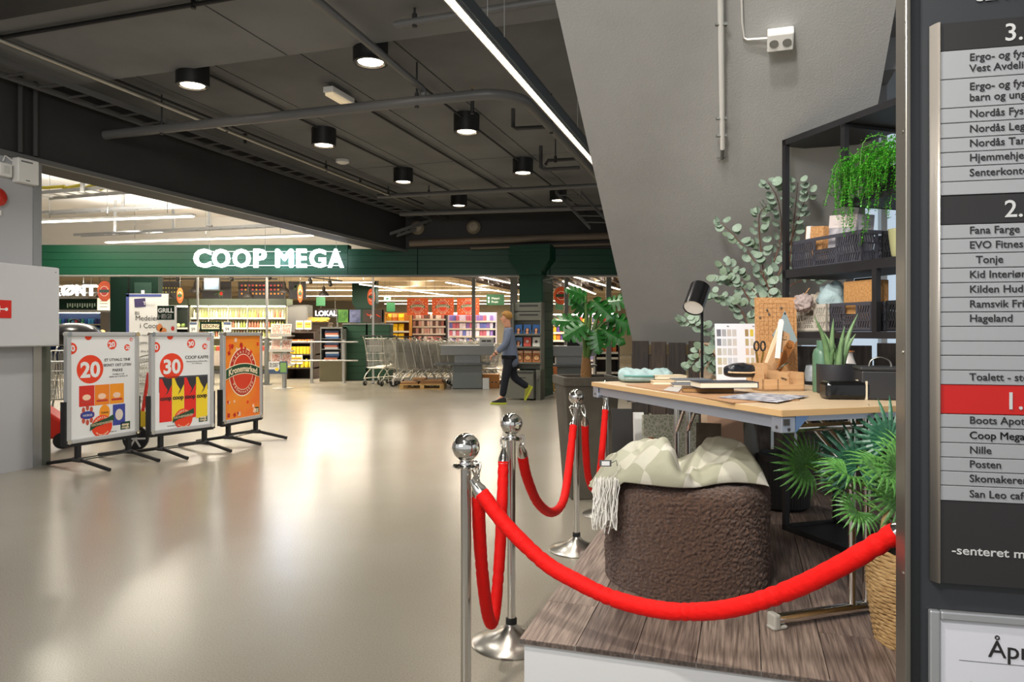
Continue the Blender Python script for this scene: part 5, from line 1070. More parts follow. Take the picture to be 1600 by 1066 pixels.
light('AREA', ((a+b)/2, YC_-.9, 2.7), 60, 3.0, sy=.2, rot=(R(35),0,0), col=(1,.96,.84))
JU = palette([(214,206,110),(232,222,150),(206,120,90),(176,190,84),(236,230,200)])
for z, lb in ((1.90,'top'),(1.56,'second'),(1.24,'third')): goods('juice_bottle', 'juice bottle on the %s shelf of the produce cooler' % lb, 'bottle', 'bottles on the %s cooler shelf' % lb, frange(a+.12,b-.1,.094), YC_+.12, z, .075, .27 if z > 1.8 else .24, .075, JU, 'bottle')
for z in (.85,.45): goods('food_tub', 'food tub on the %s lit cooler shelf' % ('fourth' if z > .6 else 'lowest'), 'tub', 'tubs on the low cooler shelves', frange(a+.15,b-.1,.16), YC_+.15, z, .14, .1, .14, palette([(226,214,200),(196,90,80),(230,220,190),(180,190,150)]))
a, b, t = shelving('salad_cooler', 'dark cooler section with cabbages left of the juice bottles', 'cooler', 262, 295, YC_, 2.32, (.85,1.24,1.56), .6, DKG, hood=(.22,OLV), back=mat('cooler_dark', (44,54,44), .5), lit=3)
for z in (1.56,1.24): goods('cabbage', 'cabbage on the %s shelf of the dark cooler' % ('upper' if z > 1.4 else 'lower'), 'cabbage', 'cabbages in the dark cooler', frange(a+.12,b-.1,.17), YC_+.15, z, .16, .16, .16, palette([(176,196,120),(206,214,160),(150,176,90)]), 'ball')
t, w, h = board('season_sign', 'small dark sign reading I SESONG in front of the cooler', 'sign', 312, 346, 503, 518, 18.5, DGREEN); m = MB(); m.box(.05,w-.05,-.006,0,.06,h-.06); obj('sign_field', m, CRM, t); text(t, 'I SESONG!', .12, w/2, .09, TXT, y=-.008, align='CENTER', bold=.02)
m = MB(); m.box(w/2-.02,w/2+.02,.03,.06,-t.location.z,h); obj('stand_pole', m, GREYM, t)
for px, lb in ((302,'left'),(355,'right')):
    t, w, h = board('price_card', 'white price card standing %s of the I SESONG sign' % lb, 'card', px-6, px+6, 503, 519, 18.45, PAPER); text(t, '59', .1, w/2, .04, TXT, y=-.004, align='CENTER'); m = MB(); m.box(.01,w-.01,-.004,0,h*.72,h-.01); obj('card_header', m, mat('header_blue', (90,104,130), .5), t)
    m = MB(); m.box(w/2-.01,w/2+.01,.03,.05,-t.location.z,h*.5); obj('stand_pole', m, GREYM, t)
bx = thing('produce_table', 'low produce table with pale pink packs behind the sign stands', 'table', (P(325,0,19.3).x,19.3,0)); m = MB(); m.box(0,1.5,0,.7,.5,.9); obj('bin', m, mat('bin_pale', (206,190,176), .5), bx); m = MB()
for x in (.1,1.4): m.box(x-.03,x+.03,.05,.1,0,.5); m.box(x-.03,x+.03,.6,.65,0,.5)
obj('leg_frame', m, GREYM, bx)
goods('vegetable_pack', 'vegetable pack on the low produce table', 'pack', 'packs on the low produce table', frange(bx.location.x+.1,bx.location.x+1.45,.19), 19.5, .9, .17, .12, .3, palette([(206,110,130),(230,214,206),(150,160,90),(216,90,70)]))
# vegetable corner left: blue drinks coolers
a, b, t = shelving('drinks_cooler', 'row of blue-lit drinks coolers in the far left corner', 'cooler', 60, 158, 33, 2.35, (.6,1.0,1.4,1.8), .7, mat('cooler_grey', (150,146,140), .5), lit=6, back=mat('cooler_blue', (40,70,130), .4))
for z in (1.4,1.8,1.0): goods('drink_can', 'drink on the %s shelf of the far left coolers' % ('middle' if z == 1.4 else 'upper' if z > 1.5 else 'lower'), 'drink', 'drinks in the far left coolers', frange(a+.9,b-.1,.15), 33.15, z, .11, .24, .1, palette([(50,90,170),(70,150,200),(60,140,110),(40,50,110),(206,80,90)]), 'box')
t = thing('barbecue_grill', 'black kettle-style barbecue lid rising behind the left sign stand', 'grill', P(117,523,11.8)); 
m = MB(); m.lathe([(.40,0),(.38,.06),(.28,.15),(.12,.19),(0,.2)], 28); obj('lid', m, mat('gloss_black_lid', (34,34,38), .2), t, smooth=50); m = MB(); m.lathe([(.001,-.24),(.2,-.2),(.36,-.1),(.40,0)], 28); obj('bowl', m, RUB, t, smooth=50)
m = MB()
for a_ in (0,2.1,4.2): m.tube([(.2*math.cos(a_),.2*math.sin(a_),-.2),(.38*math.cos(a_),.38*math.sin(a_),-t.location.z+.01)], .015, 8)
obj('leg', m, GREYM, t); m = MB(); m.tube(smooth_pts([(-.08,0,.195),(-.05,0,.24),(.05,0,.24),(.08,0,.195)],4), .012, 8); obj('lid_handle', m, RUB, t)
goods('cheese_wheel', 'round cheese on the counter by the green pillar', 'cheese', 'cheeses left of the green pillar', [P(148,0,22).x, P(154,0,22).x, P(160,0,22).x], 22, 1.3, .28, .18, .28, palette([(214,160,90),(226,180,110)]), 'ball')
bxx = thing('deli_counter', 'pale counter with cheeses left of the dark green pillar', 'counter', (P(120,0,21.8).x,21.8,0)); m = MB(); m.box(0,1.0,0,.6,0,1.29); obj('body', m, SHW, bxx); m = MB(); m.box(-.02,1.02,-.03,.6,1.26,1.295); obj('worktop', m, GREYL, bxx)
# ---- right half of the shop
t, w, h = board('local_sign', 'dark sign with white letters LOKALT behind the bananas', 'sign', 498, 527, 483, 496, 27, mat('sign_dark2', (50,48,50), .5), hang=3.45); text(t, 'LOKALT', .26, w/2, .06, mat('lit_letter_soft', (244,246,255), .5, emit=3), y=-.004, align='CENTER', bold=.02)
for x0, x1, c1, c2, lb in ((527,545,(90,140,50),(60,110,40),'picture board of green grapes above the green cabinets'),(545,563,(70,76,112),(110,116,150),'picture board of blue plums above the green cabinets')):
    t, w, h = board('picture_board', lb, 'board', x0, x1, 484, 504, 21.6, mat('board_%d' % x0, c2, .5, var=(6,c1)), .04)
    for k in range(7): m = MB(); m.ell(.07+.06*(k % 4), .1+.09*(k//2.1), .045, .05, -.006-.001*k, 0, 12); obj('fruit_print', m, mat('fruitp_%d' % x0, c1 if k % 2 else c2, .4), t)
    m = MB(); m.box(-.02,.02,.0,.05,-.9,h); obj('stand_post', m, GREYM, t)
t, w, h = board('brand_board', 'dark brown board with a small red and white emblem above the green cabinets', 'board', 567, 599, 484, 504, 21.6, mat('board_umber', (62,50,40), .5), .04); text(t, 'M', .16, w*.45, .12, PAPER, y=-.004, align='CENTER')
m = MB(); m.tube([(.12,-.004,.26),(.18,-.004,.2),(.24,-.004,.24)], .015, 6); m.tube([(.40,-.004,.24),(.46,-.004,.2),(.53,-.004,.16)], .015, 6); obj('flame_print', m, ORED, t); m = MB(); m.box(w-.04,w,.0,.05,-.9,h); obj('stand_post', m, GREYM, t)
t = thing('inner_column', 'dark green flared column deep inside the shop', 'column', (P(568,0,27).x,27,0)); m = MB(); m.box(-.30,.35,0,.5,0,2.3); obj('shaft', m, DGREEN, t); m = MB(); m.prism([(-.30,2.3),(-.42,2.5),(-.42,3.44),(.47,3.44),(.47,2.5),(.35,2.3)], -.03, .5); obj('column_head', m, DGREEN, t)
# stainless cabinet, bananas, crate display
t = thing('steel_cabinet', 'tall stainless steel cabinet beside the juice cooler', 'cabinet', (P(449,0,23.6).x,23.6,0)); m = MB(); m.box(0,.66,0,.6,0,2.3); obj('body', m, STEEL, t); m = MB(); m.box(.02,.64,-.015,0,.1,2.27); obj('door', m, STEEL, t, bevel=.004); m = MB(); m.box(.06,.09,-.05,-.015,1.1,1.5); obj('handle', m, GREYM, t)
dt = thing('fruit_display', 'stepped produce display with oranges, juice and lemon bottles', 'display', (P(447,0,21.6).x,21.6,0)); DB = mat('display_dark', (70,56,46), .6)
for z, y0 in ((.35,0),(.75,.15),(1.1,.3),(1.42,.45)): m = MB(); m.box(0,.85,y0,.9,z-.04,z); obj('shelf', m, DB, dt)
m = MB(); m.box(0,.03,.0,.9,0,1.4); m.box(.82,.85,.0,.9,0,1.4); m.box(0,.85,.87,.9,0,1.5); obj('side_panel', m, DB, dt)
x0 = dt.location.x
goods('orange', 'fruit in the front row of oranges on the stepped display', 'orange', 'oranges on the stepped display', frange(x0+.08,x0+.8,.085), 21.98, 1.1, .085, .085, .085, palette([(232,130,60),(240,150,90)]), 'ball')
goods('orange', 'fruit in the back row of oranges on the stepped display', 'orange', 'oranges on the stepped display', frange(x0+.1,x0+.8,.085), 22.07, 1.1, .085, .085, .085, palette([(232,130,60),(240,150,90)]), 'ball')
goods('juice_carton', 'juice carton on the stepped fruit display', 'carton', 'juice cartons on the stepped display', frange(x0+.1,x0+.78,.1), 21.82, .75, .085, .22, .08, palette([(240,200,50),(226,180,40)]))
goods('lemon_bottle', 'lemon bottle on the low step of the fruit display', 'bottle', 'lemon bottles on the stepped display', frange(x0+.08,x0+.8,.13), 21.66, .35, .12, .26, .1, palette([(232,206,40),(240,222,80)]), 'bottle')
for px, py, lb in ((468,508,'left upper'),(481,508,'right upper'),(457,562,'left lower'),(467,562,'right lower')):
    t, w, h = board('price_poster', '%s small yellow price poster on the stepped fruit display' % lb, 'poster', px-5.5, px+5.5, py-7, py+7, 22.1 if py < 530 else 21.585, PAPER, .012); m = MB(); m.box(w/2-.008,w/2+.008,.012,.02,(1.421 if py < 530 else .351)-t.location.z,h*.5); obj('holder_stick', m, GREYM, t); m = MB(); m.box(.015,w-.015,-.003,0,.05,h-.05); obj('poster_field', m, mat('field_orange', (236,178,70), .5), t); m = MB(); m.box(.03,w-.03,-.005,0,h*.55,h*.62); obj('text_line', m, TXT, t)
bt = thing('banana_table', 'dark table heaped with bananas under the LOKALT sign', 'table', (P(478,0,24.6).x,24.6,0)); m = MB(); m.box(0,.75,0,.6,0,1.7); obj('body', m, DB, bt); m = MB(); m.box(-.02,.77,-.02,.62,1.7,1.74); obj('tray', m, DB, bt)
YB = mat('banana_yellow', (236,186,30), .5); bmesh_ = None
for k in range(18):
    if not bmesh_: m = MB(); m.tube([(-.11,0,.0),(-.05,0,.03),(.03,0,.035),(.1,0,.0)], [.008,.02,.02,.008], 7); bmesh_ = mesh('banana', m, YB, 60)
    tag(obj('banana', bmesh_, None, loc=(bt.location.x+.1+(k % 6)*.11, 24.66+.1*(k//6), 1.76+.05*(k//6)), rot=rnd.uniform(-.8,.8)), 'yellow banana, %s from the left in the %s row of the heap' % (ORD(k % 6), ('front','middle','back')[k//6]), 'banana', 'bananas under the LOKALT sign')
# magazine rack with trays on a pole
rk = thing('tray_rack', 'rack of white trays with red-and-white packs on a thick grey pole, poster below', 'rack', (P(442,0,17.9).x,17.9,0))
m = MB(); m.tube([(0,.12,0.01),(0,.12,1.5)], .055, 16); obj('pole', m, ALU, rk, smooth=40); m = MB(); m.lathe([(0,.001),(.25,.001),(.25,.012),(0,.015)], 24); obj('foot_plate', m, ALU, rk)
kk = 17.9/F
RP = mat('leaflet_print', (196,120,100), .5, var=(26,(236,214,196)))
for i, py in enumerate((524,548,570)):
    z = CH+(HZ-py)*kk; m = MB(); m.box(-.29,.26,-.16,.12,z-.03,z); m.box(-.29,.26,-.17,-.16,z-.03,z+.04); obj('tray', m, mat('tray_grey', (200,196,186), .5), rk)
    for x in (-.27,-.01): m = MB(); M_ = Matrix.Translation((x,-.12,z+.005)) @ Matrix.Rotation(R(-18),4,'X'); m.box(0,.24,0,.02,0,.29,M_); obj('leaflet_pack', m, PAPER, rk); m = MB(); m.box(.02,.22,-.004,0,.03,.27,M_); obj('leaflet_print', m, RP, rk)
t, w, h = board('rack_poster', 'small blue and white poster fixed below the tray rack', 'poster', 420, 449, 565, 584, 17.717, mat('poster_navy', (60,80,110), .5), .012); m = MB(); m.box(.0,w*.58,-.003,0,h*.35,h); m.ell(w*.44,h*.36,.055,.05,-.006,-.003,16); obj('white_field', m, PAPER, t); m = MB(); m.ell(w*.44,h*.36,.045,.042,-.008,-.006,16); obj('yellow_dot', m, mat('dot_y2', (236,206,50), .5), t)
m = MB(); m.box(w*.62,w*.95,-.003,0,h*.1,h*.9); obj('green_field', m, mat('field_green', (120,160,90), .5), t); text(t, 'RUNDT', .075, .02, h*.72, TXT, y=-.004, bold=.02); text(t, 'KUPP!', .075, .02, h*.52, TXT, y=-.004, bold=.02)
# bollards and rails
bt_ = thing('entrance_bollard', 'thick dark grey bollard carrying the thin post at the entrance', 'bollard', (P(417,0,19.3).x,19.3,0)); m = MB(); m.tube([(0,0,0.01),(0,0,1.25)], .065, 16); obj('shaft', m, GREYM, bt_, smooth=40); m = MB(); m.lathe([(0,.001),(.13,.001),(.13,.02),(0,.02)], 20); obj('foot_plate', m, GREYM, bt_)
rl = thing('entrance_railing', 'grey tube railing with three posts between rack and trolleys', 'railing', (0,0,0)); 
for px, Y in ((408,19.8),(487,19.9),(537,19.9)): c = P(px,0,Y); m = MB(); m.tube([(c.x,Y,0.005),(c.x,Y,1.2)], .04, 12); m.lathe([(0,.002),(.08,.002),(.08,.02),(0,.02)], 16, Matrix.Translation((c.x,Y,0))); obj('post', m, ALU, rl, smooth=40)
for z in (1.13,.62): a, b = P(408,0,19.8), P(560,0,19.9); m = MB(); m.tube([(a.x,19.75,z),(b.x,19.85,z)], .022, 10); obj('rail', m, ALU, rl, smooth=40)
# magazine-filled open cabinet, green cabinets
oc = thing('open_cabinet', 'grey open-front cabinet stacked with blue and white magazines', 'cabinet', (P(499,0,20.5).x,20.5,0)); w = P(535,0,20.5).x-oc.location.x
m = MB(); m.box(0,w,.0,.6,0,.60); obj('lower_box', m, mat('box_olive', (92,86,62), .5), oc, bevel=.01); m = MB(); m.prism([(0,0),(.03,0),(.03,1.5),(0,1.5)],.1,.6); m.box(w-.04,w,.0,.6,.6,1.55); m.box(0,w,.56,.6,.6,1.55); m.box(0,w,.1,.6,1.5,1.55); obj('frame', m, GREYM, oc)
for z in (.62,.92,1.22): m = MB(); m.box(.02,w-.03,.05,.56,z-.02,z); obj('shelf', m, GREYM, oc)
for z in (.62,.92,1.22):
    for j in range(4): m = MB(); m.box(-.19,.19,-.02,.2,0,.05); tag(obj('magazine_pile', m, palette([(60,100,150),(214,214,220),(206,120,90),(50,60,90)])[(j+int(z*10)) % 4], loc=(oc.location.x+.31+rnd.uniform(-.03,.03),20.65,z+j*.055+.001), rot=rnd.uniform(-.1,.1)), 'magazine bundle, %s from the bottom on the %s shelf of the open cabinet' % (ORD(j), 'low' if z < .7 else 'middle' if z < 1 else 'top'), 'magazines', 'magazine bundles in the open cabinet')
gp = mat('cabinet_green', (22,66,42), .5)
for px0, px1, lb in ((536,572,'left dark green ribbed cabinet behind the railing'),(574,609,'right dark green ribbed cabinet behind the trolleys')):
    a, b = P(px0,0,21).x, P(px1,0,21).x; t = thing('green_cabinet', lb, 'cabinet', (a,21,0)); m = MB(); m.box(0,b-a,.02,.6,0,1.62); obj('body', m, DGREEN, t); 
    for k in range(8): m = MB(); m.box(.01,b-a-.01,0,.02,.02+k*.2,.21+k*.2); obj('rib_panel', m, gp, t)
    m = MB(); m.box(-.01,b-a+.01,-.02,.62,1.62,1.66); obj('top_panel', m, GREYM, t)
# ---- goods racks
def rack(label, px0, px1, Y, ztop, zs, mt, back, name, glabel, group, w, h, mats_, shape='box', lit=None, step=None):
    a, b, t = shelving('goods_rack', label, 'shelf', px0, px1, Y, ztop, (.3,.7)+tuple(zs), .5, mt, lit=lit, back=back)
    for q, z in enumerate(sorted(zs, reverse=True)): goods(name, glabel, name.split('_')[-1], group, frange(a+.04+w/2,b-.04-w/2,step or w*1.12), Y+.12, z, w, h, .14, mats_, shape, lev=('top','second','third','fourth')[q])
OR_ = palette([(240,196,30),(236,170,30),(226,120,40)]); 
rack('yellow-orange rack of snack bags behind the trolleys', 601, 641, 25, 2.1, (1.12,1.45,1.8), mat('rack_ochre', (200,140,50), .5), mat('rack_ochre_back', (150,96,34), .6), 'snack_bag', 'snack bag on the ochre rack', 'snack bags on the ochre rack', .19, .25, OR_, 'bag')
rack('dark rack of pink and beige cosmetics behind the trolleys', 643, 698, 25.5, 2.12, (1.08,1.36,1.62,1.88), DKG, mat('rack_brown_back', (84,64,54), .6), 'cosmetics_pack', 'pack on the dark cosmetics rack', 'packs on the cosmetics rack', .09, .19, palette([(226,180,170),(236,206,190),(190,120,110),(110,80,70),(240,226,214)]), 'box', lit=5)
rack('bright violet-lit rack of white and purple packs behind the left checkout', 700, 776, 25.0, 2.1, (1.02,1.28,1.54,1.80), mat('rack_white', (206,200,216), .5), mat('rack_lilac', (196,190,230), .5), 'care_pack', 'pack on the violet-lit rack', 'packs on the violet-lit rack', .105, .19, palette([(150,120,196),(226,220,240),(110,120,200),(206,110,130),(240,236,246)]), 'box', lit=16)
rack('rack of yellow, purple and orange packs seen behind the right checkout', 862, 905, 23, 2.0, (1.15,1.40,1.65), DKG, mat('rack_dark_back', (60,48,40), .6), 'snack_pack', 'pack on the right checkout rack', 'packs behind the right checkout', .11, .2, palette([(236,180,40),(100,70,150),(60,60,110),(226,120,50)]), 'box', lit=3)
rack('dark rack of orange and yellow packs behind the monstera', 930, 968, 19.9, 1.9, (.85,1.1,1.35,1.6), DKG, mat('rack_dark_back', (60,48,40), .6), 'sweet_pack', 'pack on the rack behind the monstera', 'packs on the rack behind the monstera', .1, .17, palette([(226,120,50),(240,200,80),(206,70,50),(240,236,226)]), 'box', lit=5)
rack('far rack of bright magazines above the right checkout', 903, 960, 29, 2.2, (1.5,1.8), mat('rack_white', (206,200,216), .5), mat('rack_lilac', (196,190,230), .5), 'magazine_copy', 'magazine on the far right rack', 'far bright magazines', .12, .22, palette([(60,90,170),(226,80,60),(240,190,60),(240,236,246)]), 'box', lit=10)
# ---- checkouts
def checkout(label, pxa, pxb, ptx, Y, belt):
    k = Y/F; x0 = P(pxa,0,Y).x; t = thing('checkout_counter', label, 'counter', (x0,Y,0)); w = (pxb-pxa)*k
    m = MB(); m.box(0,w,0,.75,.83,1.07); obj('worktop', m, GREYL, t, bevel=.008)
    m = MB(); m.box((ptx[0]-pxa)*k+.05,(ptx[1]-pxa)*k-.05,.05,.6,.56,.83); obj('neck', m, GREYL, t)
    m = MB(); m.box((ptx[0]-pxa)*k,(ptx[1]-pxa)*k,0,.65,0.01,.62); obj('base', m, mat('counter_base', (120,126,124), .45), t, bevel=.006)
    m = MB(); m.box((belt[0]-pxa)*k,(belt[1]-pxa)*k,-.25,.6,.60,.635); obj('bag_shelf', m, mat('shelf_edge_grey', (96,100,100), .4), t)
    m = MB(); m.box(0,w,-.003,0,1.055,1.07); obj('edge_strip', m, ALU, t)
    return t
ck1 = checkout('grey checkout counter left of the walking man', 689, 772, (707,753), 17.8, (679,766))
ck2 = checkout('blue-grey checkout counter right of the green column', 859, 932, (866,914), 16.9, (861,931))
for ck, px0, px1, py0, py1, Y, lb in ((ck1,749,771,530,541,17.9,'white receipt printer box on the left checkout'),(ck2,893,917,513,541,17.0,'tall white till screen unit on the right checkout')):
    t = box_t('till_unit', lb, 'till', (P(px0,0,Y).x,Y,1.071), 0, ((px1-px0)*Y/F,.3,(541-py0)*Y/F), mat('till_white', (214,214,210), .4), bevel=.01); m = MB(); ww = (px1-px0)*Y/F; m.box(.06,ww-.06,-.004,0,(541-py0)*Y/F*.5,(541-py0)*Y/F*.7); obj('label_plate', m, TXT, t); m = MB(); m.box(ww/2-.01,ww/2+.01,-.007,-.004,(541-py0)*Y/F*.52,(541-py0)*Y/F*.68); obj('label_gap', m, PAPER, t)
t = thing('card_terminal', 'black curved card terminal on the right checkout', 'terminal', (P(886,0,16.95).x,16.95,1.071)); m = MB(); m.prism([(0,0),(.30,0),(.30,.03),(.14,.14),(.10,.19),(.02,.17)], 0, .18); obj('body', m, RUB, t, bevel=.01); m = MB(); m.box(.12,.26,.02,.16,.05,.06,Matrix.Identity(4)); obj('keypad', m, DKG, t)
# boxes and crates by the checkouts
WC = mat('wood_crate_orange', (190,124,60), .6)
t = thing('wooden_crate', 'orange-brown wooden crate under the left checkout beside the man', 'crate', (P(754,0,18.0).x,18.0,0)); m = MB(); m.box(0,.42,0,.4,.16,.34); obj('upper_box', m, WC, t); m = MB(); m.box(.0,.42,0,.02,0,.14); m.box(0,.02,0,.4,0,.14); m.box(.40,.42,0,.4,0,.14); m.box(.18,.24,-.002,.02,0,.14); obj('lower_frame', m, WC, t)
t = box_t('white_board', 'white board standing on the floor at the left checkout base', 'board', (P(754,0,17.7).x,17.7,0.001), 0, (.16,.03,.27), PAPER, bevel=.003, part='sheet')
t = thing('yellow_basket', 'yellow slatted plastic basket stand at the right checkout', 'basket', (P(858,0,16.5).x,16.45,0)); YP = mat('plastic_ochre', (206,156,60), .5); m = MB()
for x in (0,.17): m.box(x,x+.03,0,.03,0,.36); m.box(x,x+.03,.25,.28,0,.36)
m.box(0,.2,0,.28,.36,.39); m.box(0,.2,0,.28,.04,.07); m.box(.085,.115,0,.03,.04,.36); obj('frame', m, YP, t)
m = MB(); m.box(.02,.18,.03,.25,.39,.60); obj('bin', m, mat('bin_orange', (206,120,60), .5), t)
# pallets on the floor by the trolleys
pt = thing('euro_pallet', 'light wooden pallet with flattened brown cartons beside the trolleys', 'pallet', (P(628,0,18.0).x,17.6,0)); PWd = mat('pallet_light', (206,168,106), .7, var=(8,(180,140,80)))
for y in (0,.32,.64): 
    for x in (0,.5,.98): m = MB(); m.box(x,x+.1,y,y+.1,.022,.10); obj('block', m, PWd, pt)
    m = MB(); m.box(0,1.08,y,y+.1,0.001,.022); obj('bottom_board', m, PWd, pt)
for k in range(5): m = MB(); m.box(0,1.08,k*.165,k*.165+.1,.10,.125); obj('deck_board', m, PWd, pt)
for i, (x0, w, z) in enumerate(((.02,.42,.125),(.48,.58,.125),(.50,.52,.17),(.3,.3,.215))):
    tag(obj('flat_carton', MB().box(0,w,0,.6,0,.04), mat('carton_brown', (150,110,70), .8), loc=(pt.location.x+x0,17.65+.02*i,z+.001+(.04 if i == 3 else 0)*0)), 'flattened brown carton on the light pallet, %s' % ('left low one','right bottom one','right upper one','small top one')[i], 'carton', 'flattened cartons on the pallet')
# ---- shopping trolleys
TRM = mat('trolley_zinc', (206,204,196), .35, .85)
def trolley(label='x'):
    t = thing('shopping_trolley', label, 'trolley', (0,0,0)); L, Wd = .82, .56
    def bars(): return MB()
    # local x: length (front at 0, handle at L); basket z .42 -> 1.05
    def pt_(u, v, s):   # u along length, v height 0..1, s side -1/1
        x = .05+u*(L-.05)+(1-v)*(.10 if u < .5 else -.0)*(1-u*2 if u < .5 else 0); wd = (.36+.20*u)*(.86+.14*v)/2; zb = .47-.07*u; zt = .94+.12*u; return Vector((x, s*wd, zb+(zt-zb)*v))
    for s in (-1,1):
        m = bars()
        for k in range(22): u = k/21; m.tube([pt_(u,0,s), pt_(u,1,s)], .0048, 4, caps=False)
        for v in (.0,.12,.3,.5,.7,.9,1.0): m.tube([pt_(0,v,s), pt_(1,v,s)], .004 if v < 1 else .009, 5, caps=False)
        obj('basket_side', m, TRM, t)
    for nm, u in (('basket_front',0),('basket_back',1)):
        m = bars()
        for k in range(13): s = -1+2*k/12; m.tube([pt_(u,0,s), pt_(u,1,s)], .0048, 4, caps=False)
        for v in (0,.25,.5,.75,1): m.tube([pt_(u,v,-1), pt_(u,v,1)], .005 if v < 1 else .009, 5, caps=False)
        obj(nm, m, TRM, t)
    m = bars()
    for k in range(18): u = k/17; m.tube([pt_(u,0,-1), pt_(u,0,1)], .0048, 4, caps=False)
    for k in range(6): s = -1+2*k/5; m.tube([pt_(0,0,s), pt_(1,0,s)], .004, 4, caps=False)
    obj('basket_floor', m, TRM, t)
    m = MB(); M_ = [pt_(1,.55,-.7), pt_(1,.55,.7), pt_(1,.95,.7), pt_(1,.95,-.7)]; m.add([p+Vector((-.01,0,0)) for p in M_]+[p+Vector((-.03,0,0)) for p in M_], [(0,1,2,3),(7,6,5,4),(0,4,5,1),(1,5,6,2),(2,6,7,3),(3,7,4,0)]); obj('child_seat', m, mat('seat_grey', (150,148,140), .5), t)
    for s in (-1,1):
        m = MB(); m.tube(smooth_pts([(.86,s*.26,1.0),(.93,s*.26,1.10),(.99,s*.26,1.12)],4), .012, 8); m.tube([(.74,s*.25,.42),(.86,s*.26,1.0)], .012, 8); obj('handle_arm', m, TRM, t, smooth=60)
        m = MB(); m.tube(smooth_pts([(.80,s*.26,.42),(.60,s*.26,.38),(.22,s*.21,.36),(.06,s*.2,.16)],4), .013, 8); m.tube(smooth_pts([(.62,s*.26,.40),(.80,s*.27,.26),(.88,s*.27,.15)],4), .013, 8); m.tube([(.06,s*.2,.17),(.88,s*.27,.17)], .011, 8); obj('frame_tube', m, TRM, t, smooth=60)
        for x in (.06,.88):
            m = MB(); m.tube([(x,s*.235,.17),(x,s*.235,.12)], .012, 8); m.box(x-.02,x+.02,s*.235-.018,s*.235+.018,.04,.13); obj('caster_fork', m, TRM, t); m = MB(); m.tube([(x+.01,s*.235-.014,.062),(x+.01,s*.235+.014,.062)], .06, 16); obj('caster', m, RUB, t)
    m = MB(); m.tube([(.99,-.27,1.12),(.99,.27,1.12)], .016, 10); obj('handle', m, RUB, t, smooth=40)
    return t
tr0 = trolley()
spots = [(576,18.55,1.16,'front trolley of the row, at its left end'),(600,18.9,1.16,'second trolley from the left end of the row'),(628,18.6,1.14,'large trolley standing right of the first two')]
for i, (px, Y, s, lb) in enumerate(spots):
    o = tr0 if i == 0 else dup(tr0); c = P(px,0,Y); an = R(-118+6*i); o.rotation_euler = (0,0,an); o.location = (c.x-1.05*s*math.cos(an), Y-1.05*s*math.sin(an), 0); o.scale = (s,s,s); o['label'] = lb; o['group'] = 'shopping trolleys'
for k in range(11):
    o = dup(tr0); c = P(672,0,18.95); an = R(192); o.rotation_euler = (0,0,an); o.location = (c.x+.21*k, 18.95+.045*k, 0); o.scale = (1.1,1.1,1.1); o['label'] = '%s trolley from the left in the nested row behind the pallet and checkout' % ORD(k); o['group'] = 'nested shopping trolleys'
o = dup(tr0, (-6.05,9.4,0), R(100), 'shopping trolley behind the left sign stand at the wall end'); o.scale = (1.05,)*3; o['group'] = 'trolleys behind the sign stands'
o = dup(tr0, (-5.35,9.9,0), R(70), 'shopping trolley between the left and middle sign stands'); o.scale = (1.0,)*3; o['group'] = 'trolleys behind the sign stands'
t = thing('toy_car_trolley', 'red plastic child car of a trolley behind the left sign stand', 'trolley', (-5.55,8.6,0), R(20)); RP_ = mat('plastic_red', (214,46,30), .3)
m = MB(); m.prism([(-.3,.12),(.35,.12),(.38,.25),(.2,.34),(.0,.50),(-.22,.52),(-.32,.3)], -.2, .2); obj('car_body', m, RP_, t, bevel=.03)
for x in (-.18,.22):
    for y in (-.23,.21): m = MB(); m.tube([(x,y,.1),(x,y+.03,.1)], .095, 18); obj('wheel', m, RUB, t)
t = thing('toy_car_trolley', 'trolley wheel with white spokes and a yellow panel between the left and middle stands', 'trolley', (-4.35,8.35,0), R(10)); m = MB(); m.tube([(0,0,.14),(0,.04,.14)], .14, 24); obj('wheel', m, RUB, t)
m = MB()
for k in range(6): a_ = k*math.pi/3; m.tube([(0,-.004,.14),(.11*math.cos(a_),-.004,.14+.11*math.sin(a_))], .012, 5)
obj('spoke', m, PAPER, t); m = MB(); m.prism([(-.1,.28),(.2,.26),(.24,.42),(0,.46)], .06, .1); obj('side_panel', m, mat('panel_yellow', (226,190,40), .4), t); m = MB(); m.tube([(.05,.08,.4),(.12,.08,.9)], .02, 8); obj('push_bar', m, RP_, t)
# ================================================================ BANNERS AND SIGN STANDS
t, w, h = board('roll_up_banner', 'tall cream roll-up banner with blue edge reading Medeier i Coop', 'banner', 197, 263, 459, 628, 14.3, PAPER, .012)
BLU = mat('print_blue', (76,86,150), .5)
m = MB(); m.box(0,.06,-.003,0,0,h); m.box(0,.70,-.003,0,h-.06,h-.01); obj('border_print', m, BLU, t)
m = MB(); m.box(-.03,w+.03,-.06,.1,-.02,.06); obj('cassette', m, ALU, t)
m = MB(); m.box(.30,.52,-.004,0,h-.32,h-.15); obj('card_print', m, mat('print_violet', (70,60,100), .4), t, rot=(0,R(-4),0), loc=(.0,0,.03)); text(t, 'TAKK', .09, .34, h-.22, PAPER, y=-.006, bold=.02)
text(t, 'Bli', .10, .17, h-.42, TXT, y=-.004); text(t, 'Medeier', .14, .18, h-.53, TXT, y=-.004); text(t, 'i Coop', .14, .27, h-.68, TXT, y=-.004)
for k, s in enumerate(('Spar medlemskjøp på', 'KJØPEUTBYTTE', 'alle dine kjøp', 'MEDLEM', 'i kjøpene', 'UKESKUPP', 'dine førstehånds')): text(t, s, .065, .18+.05*(k % 2), h-.84-k*.16, PAPG, y=-.004)
t, w, h = board('grill_poster', 'dark green and white poster reading GRILL MEG! with food picture', 'poster', 246, 276, 478, 530, 12.6, PAPER, .012)
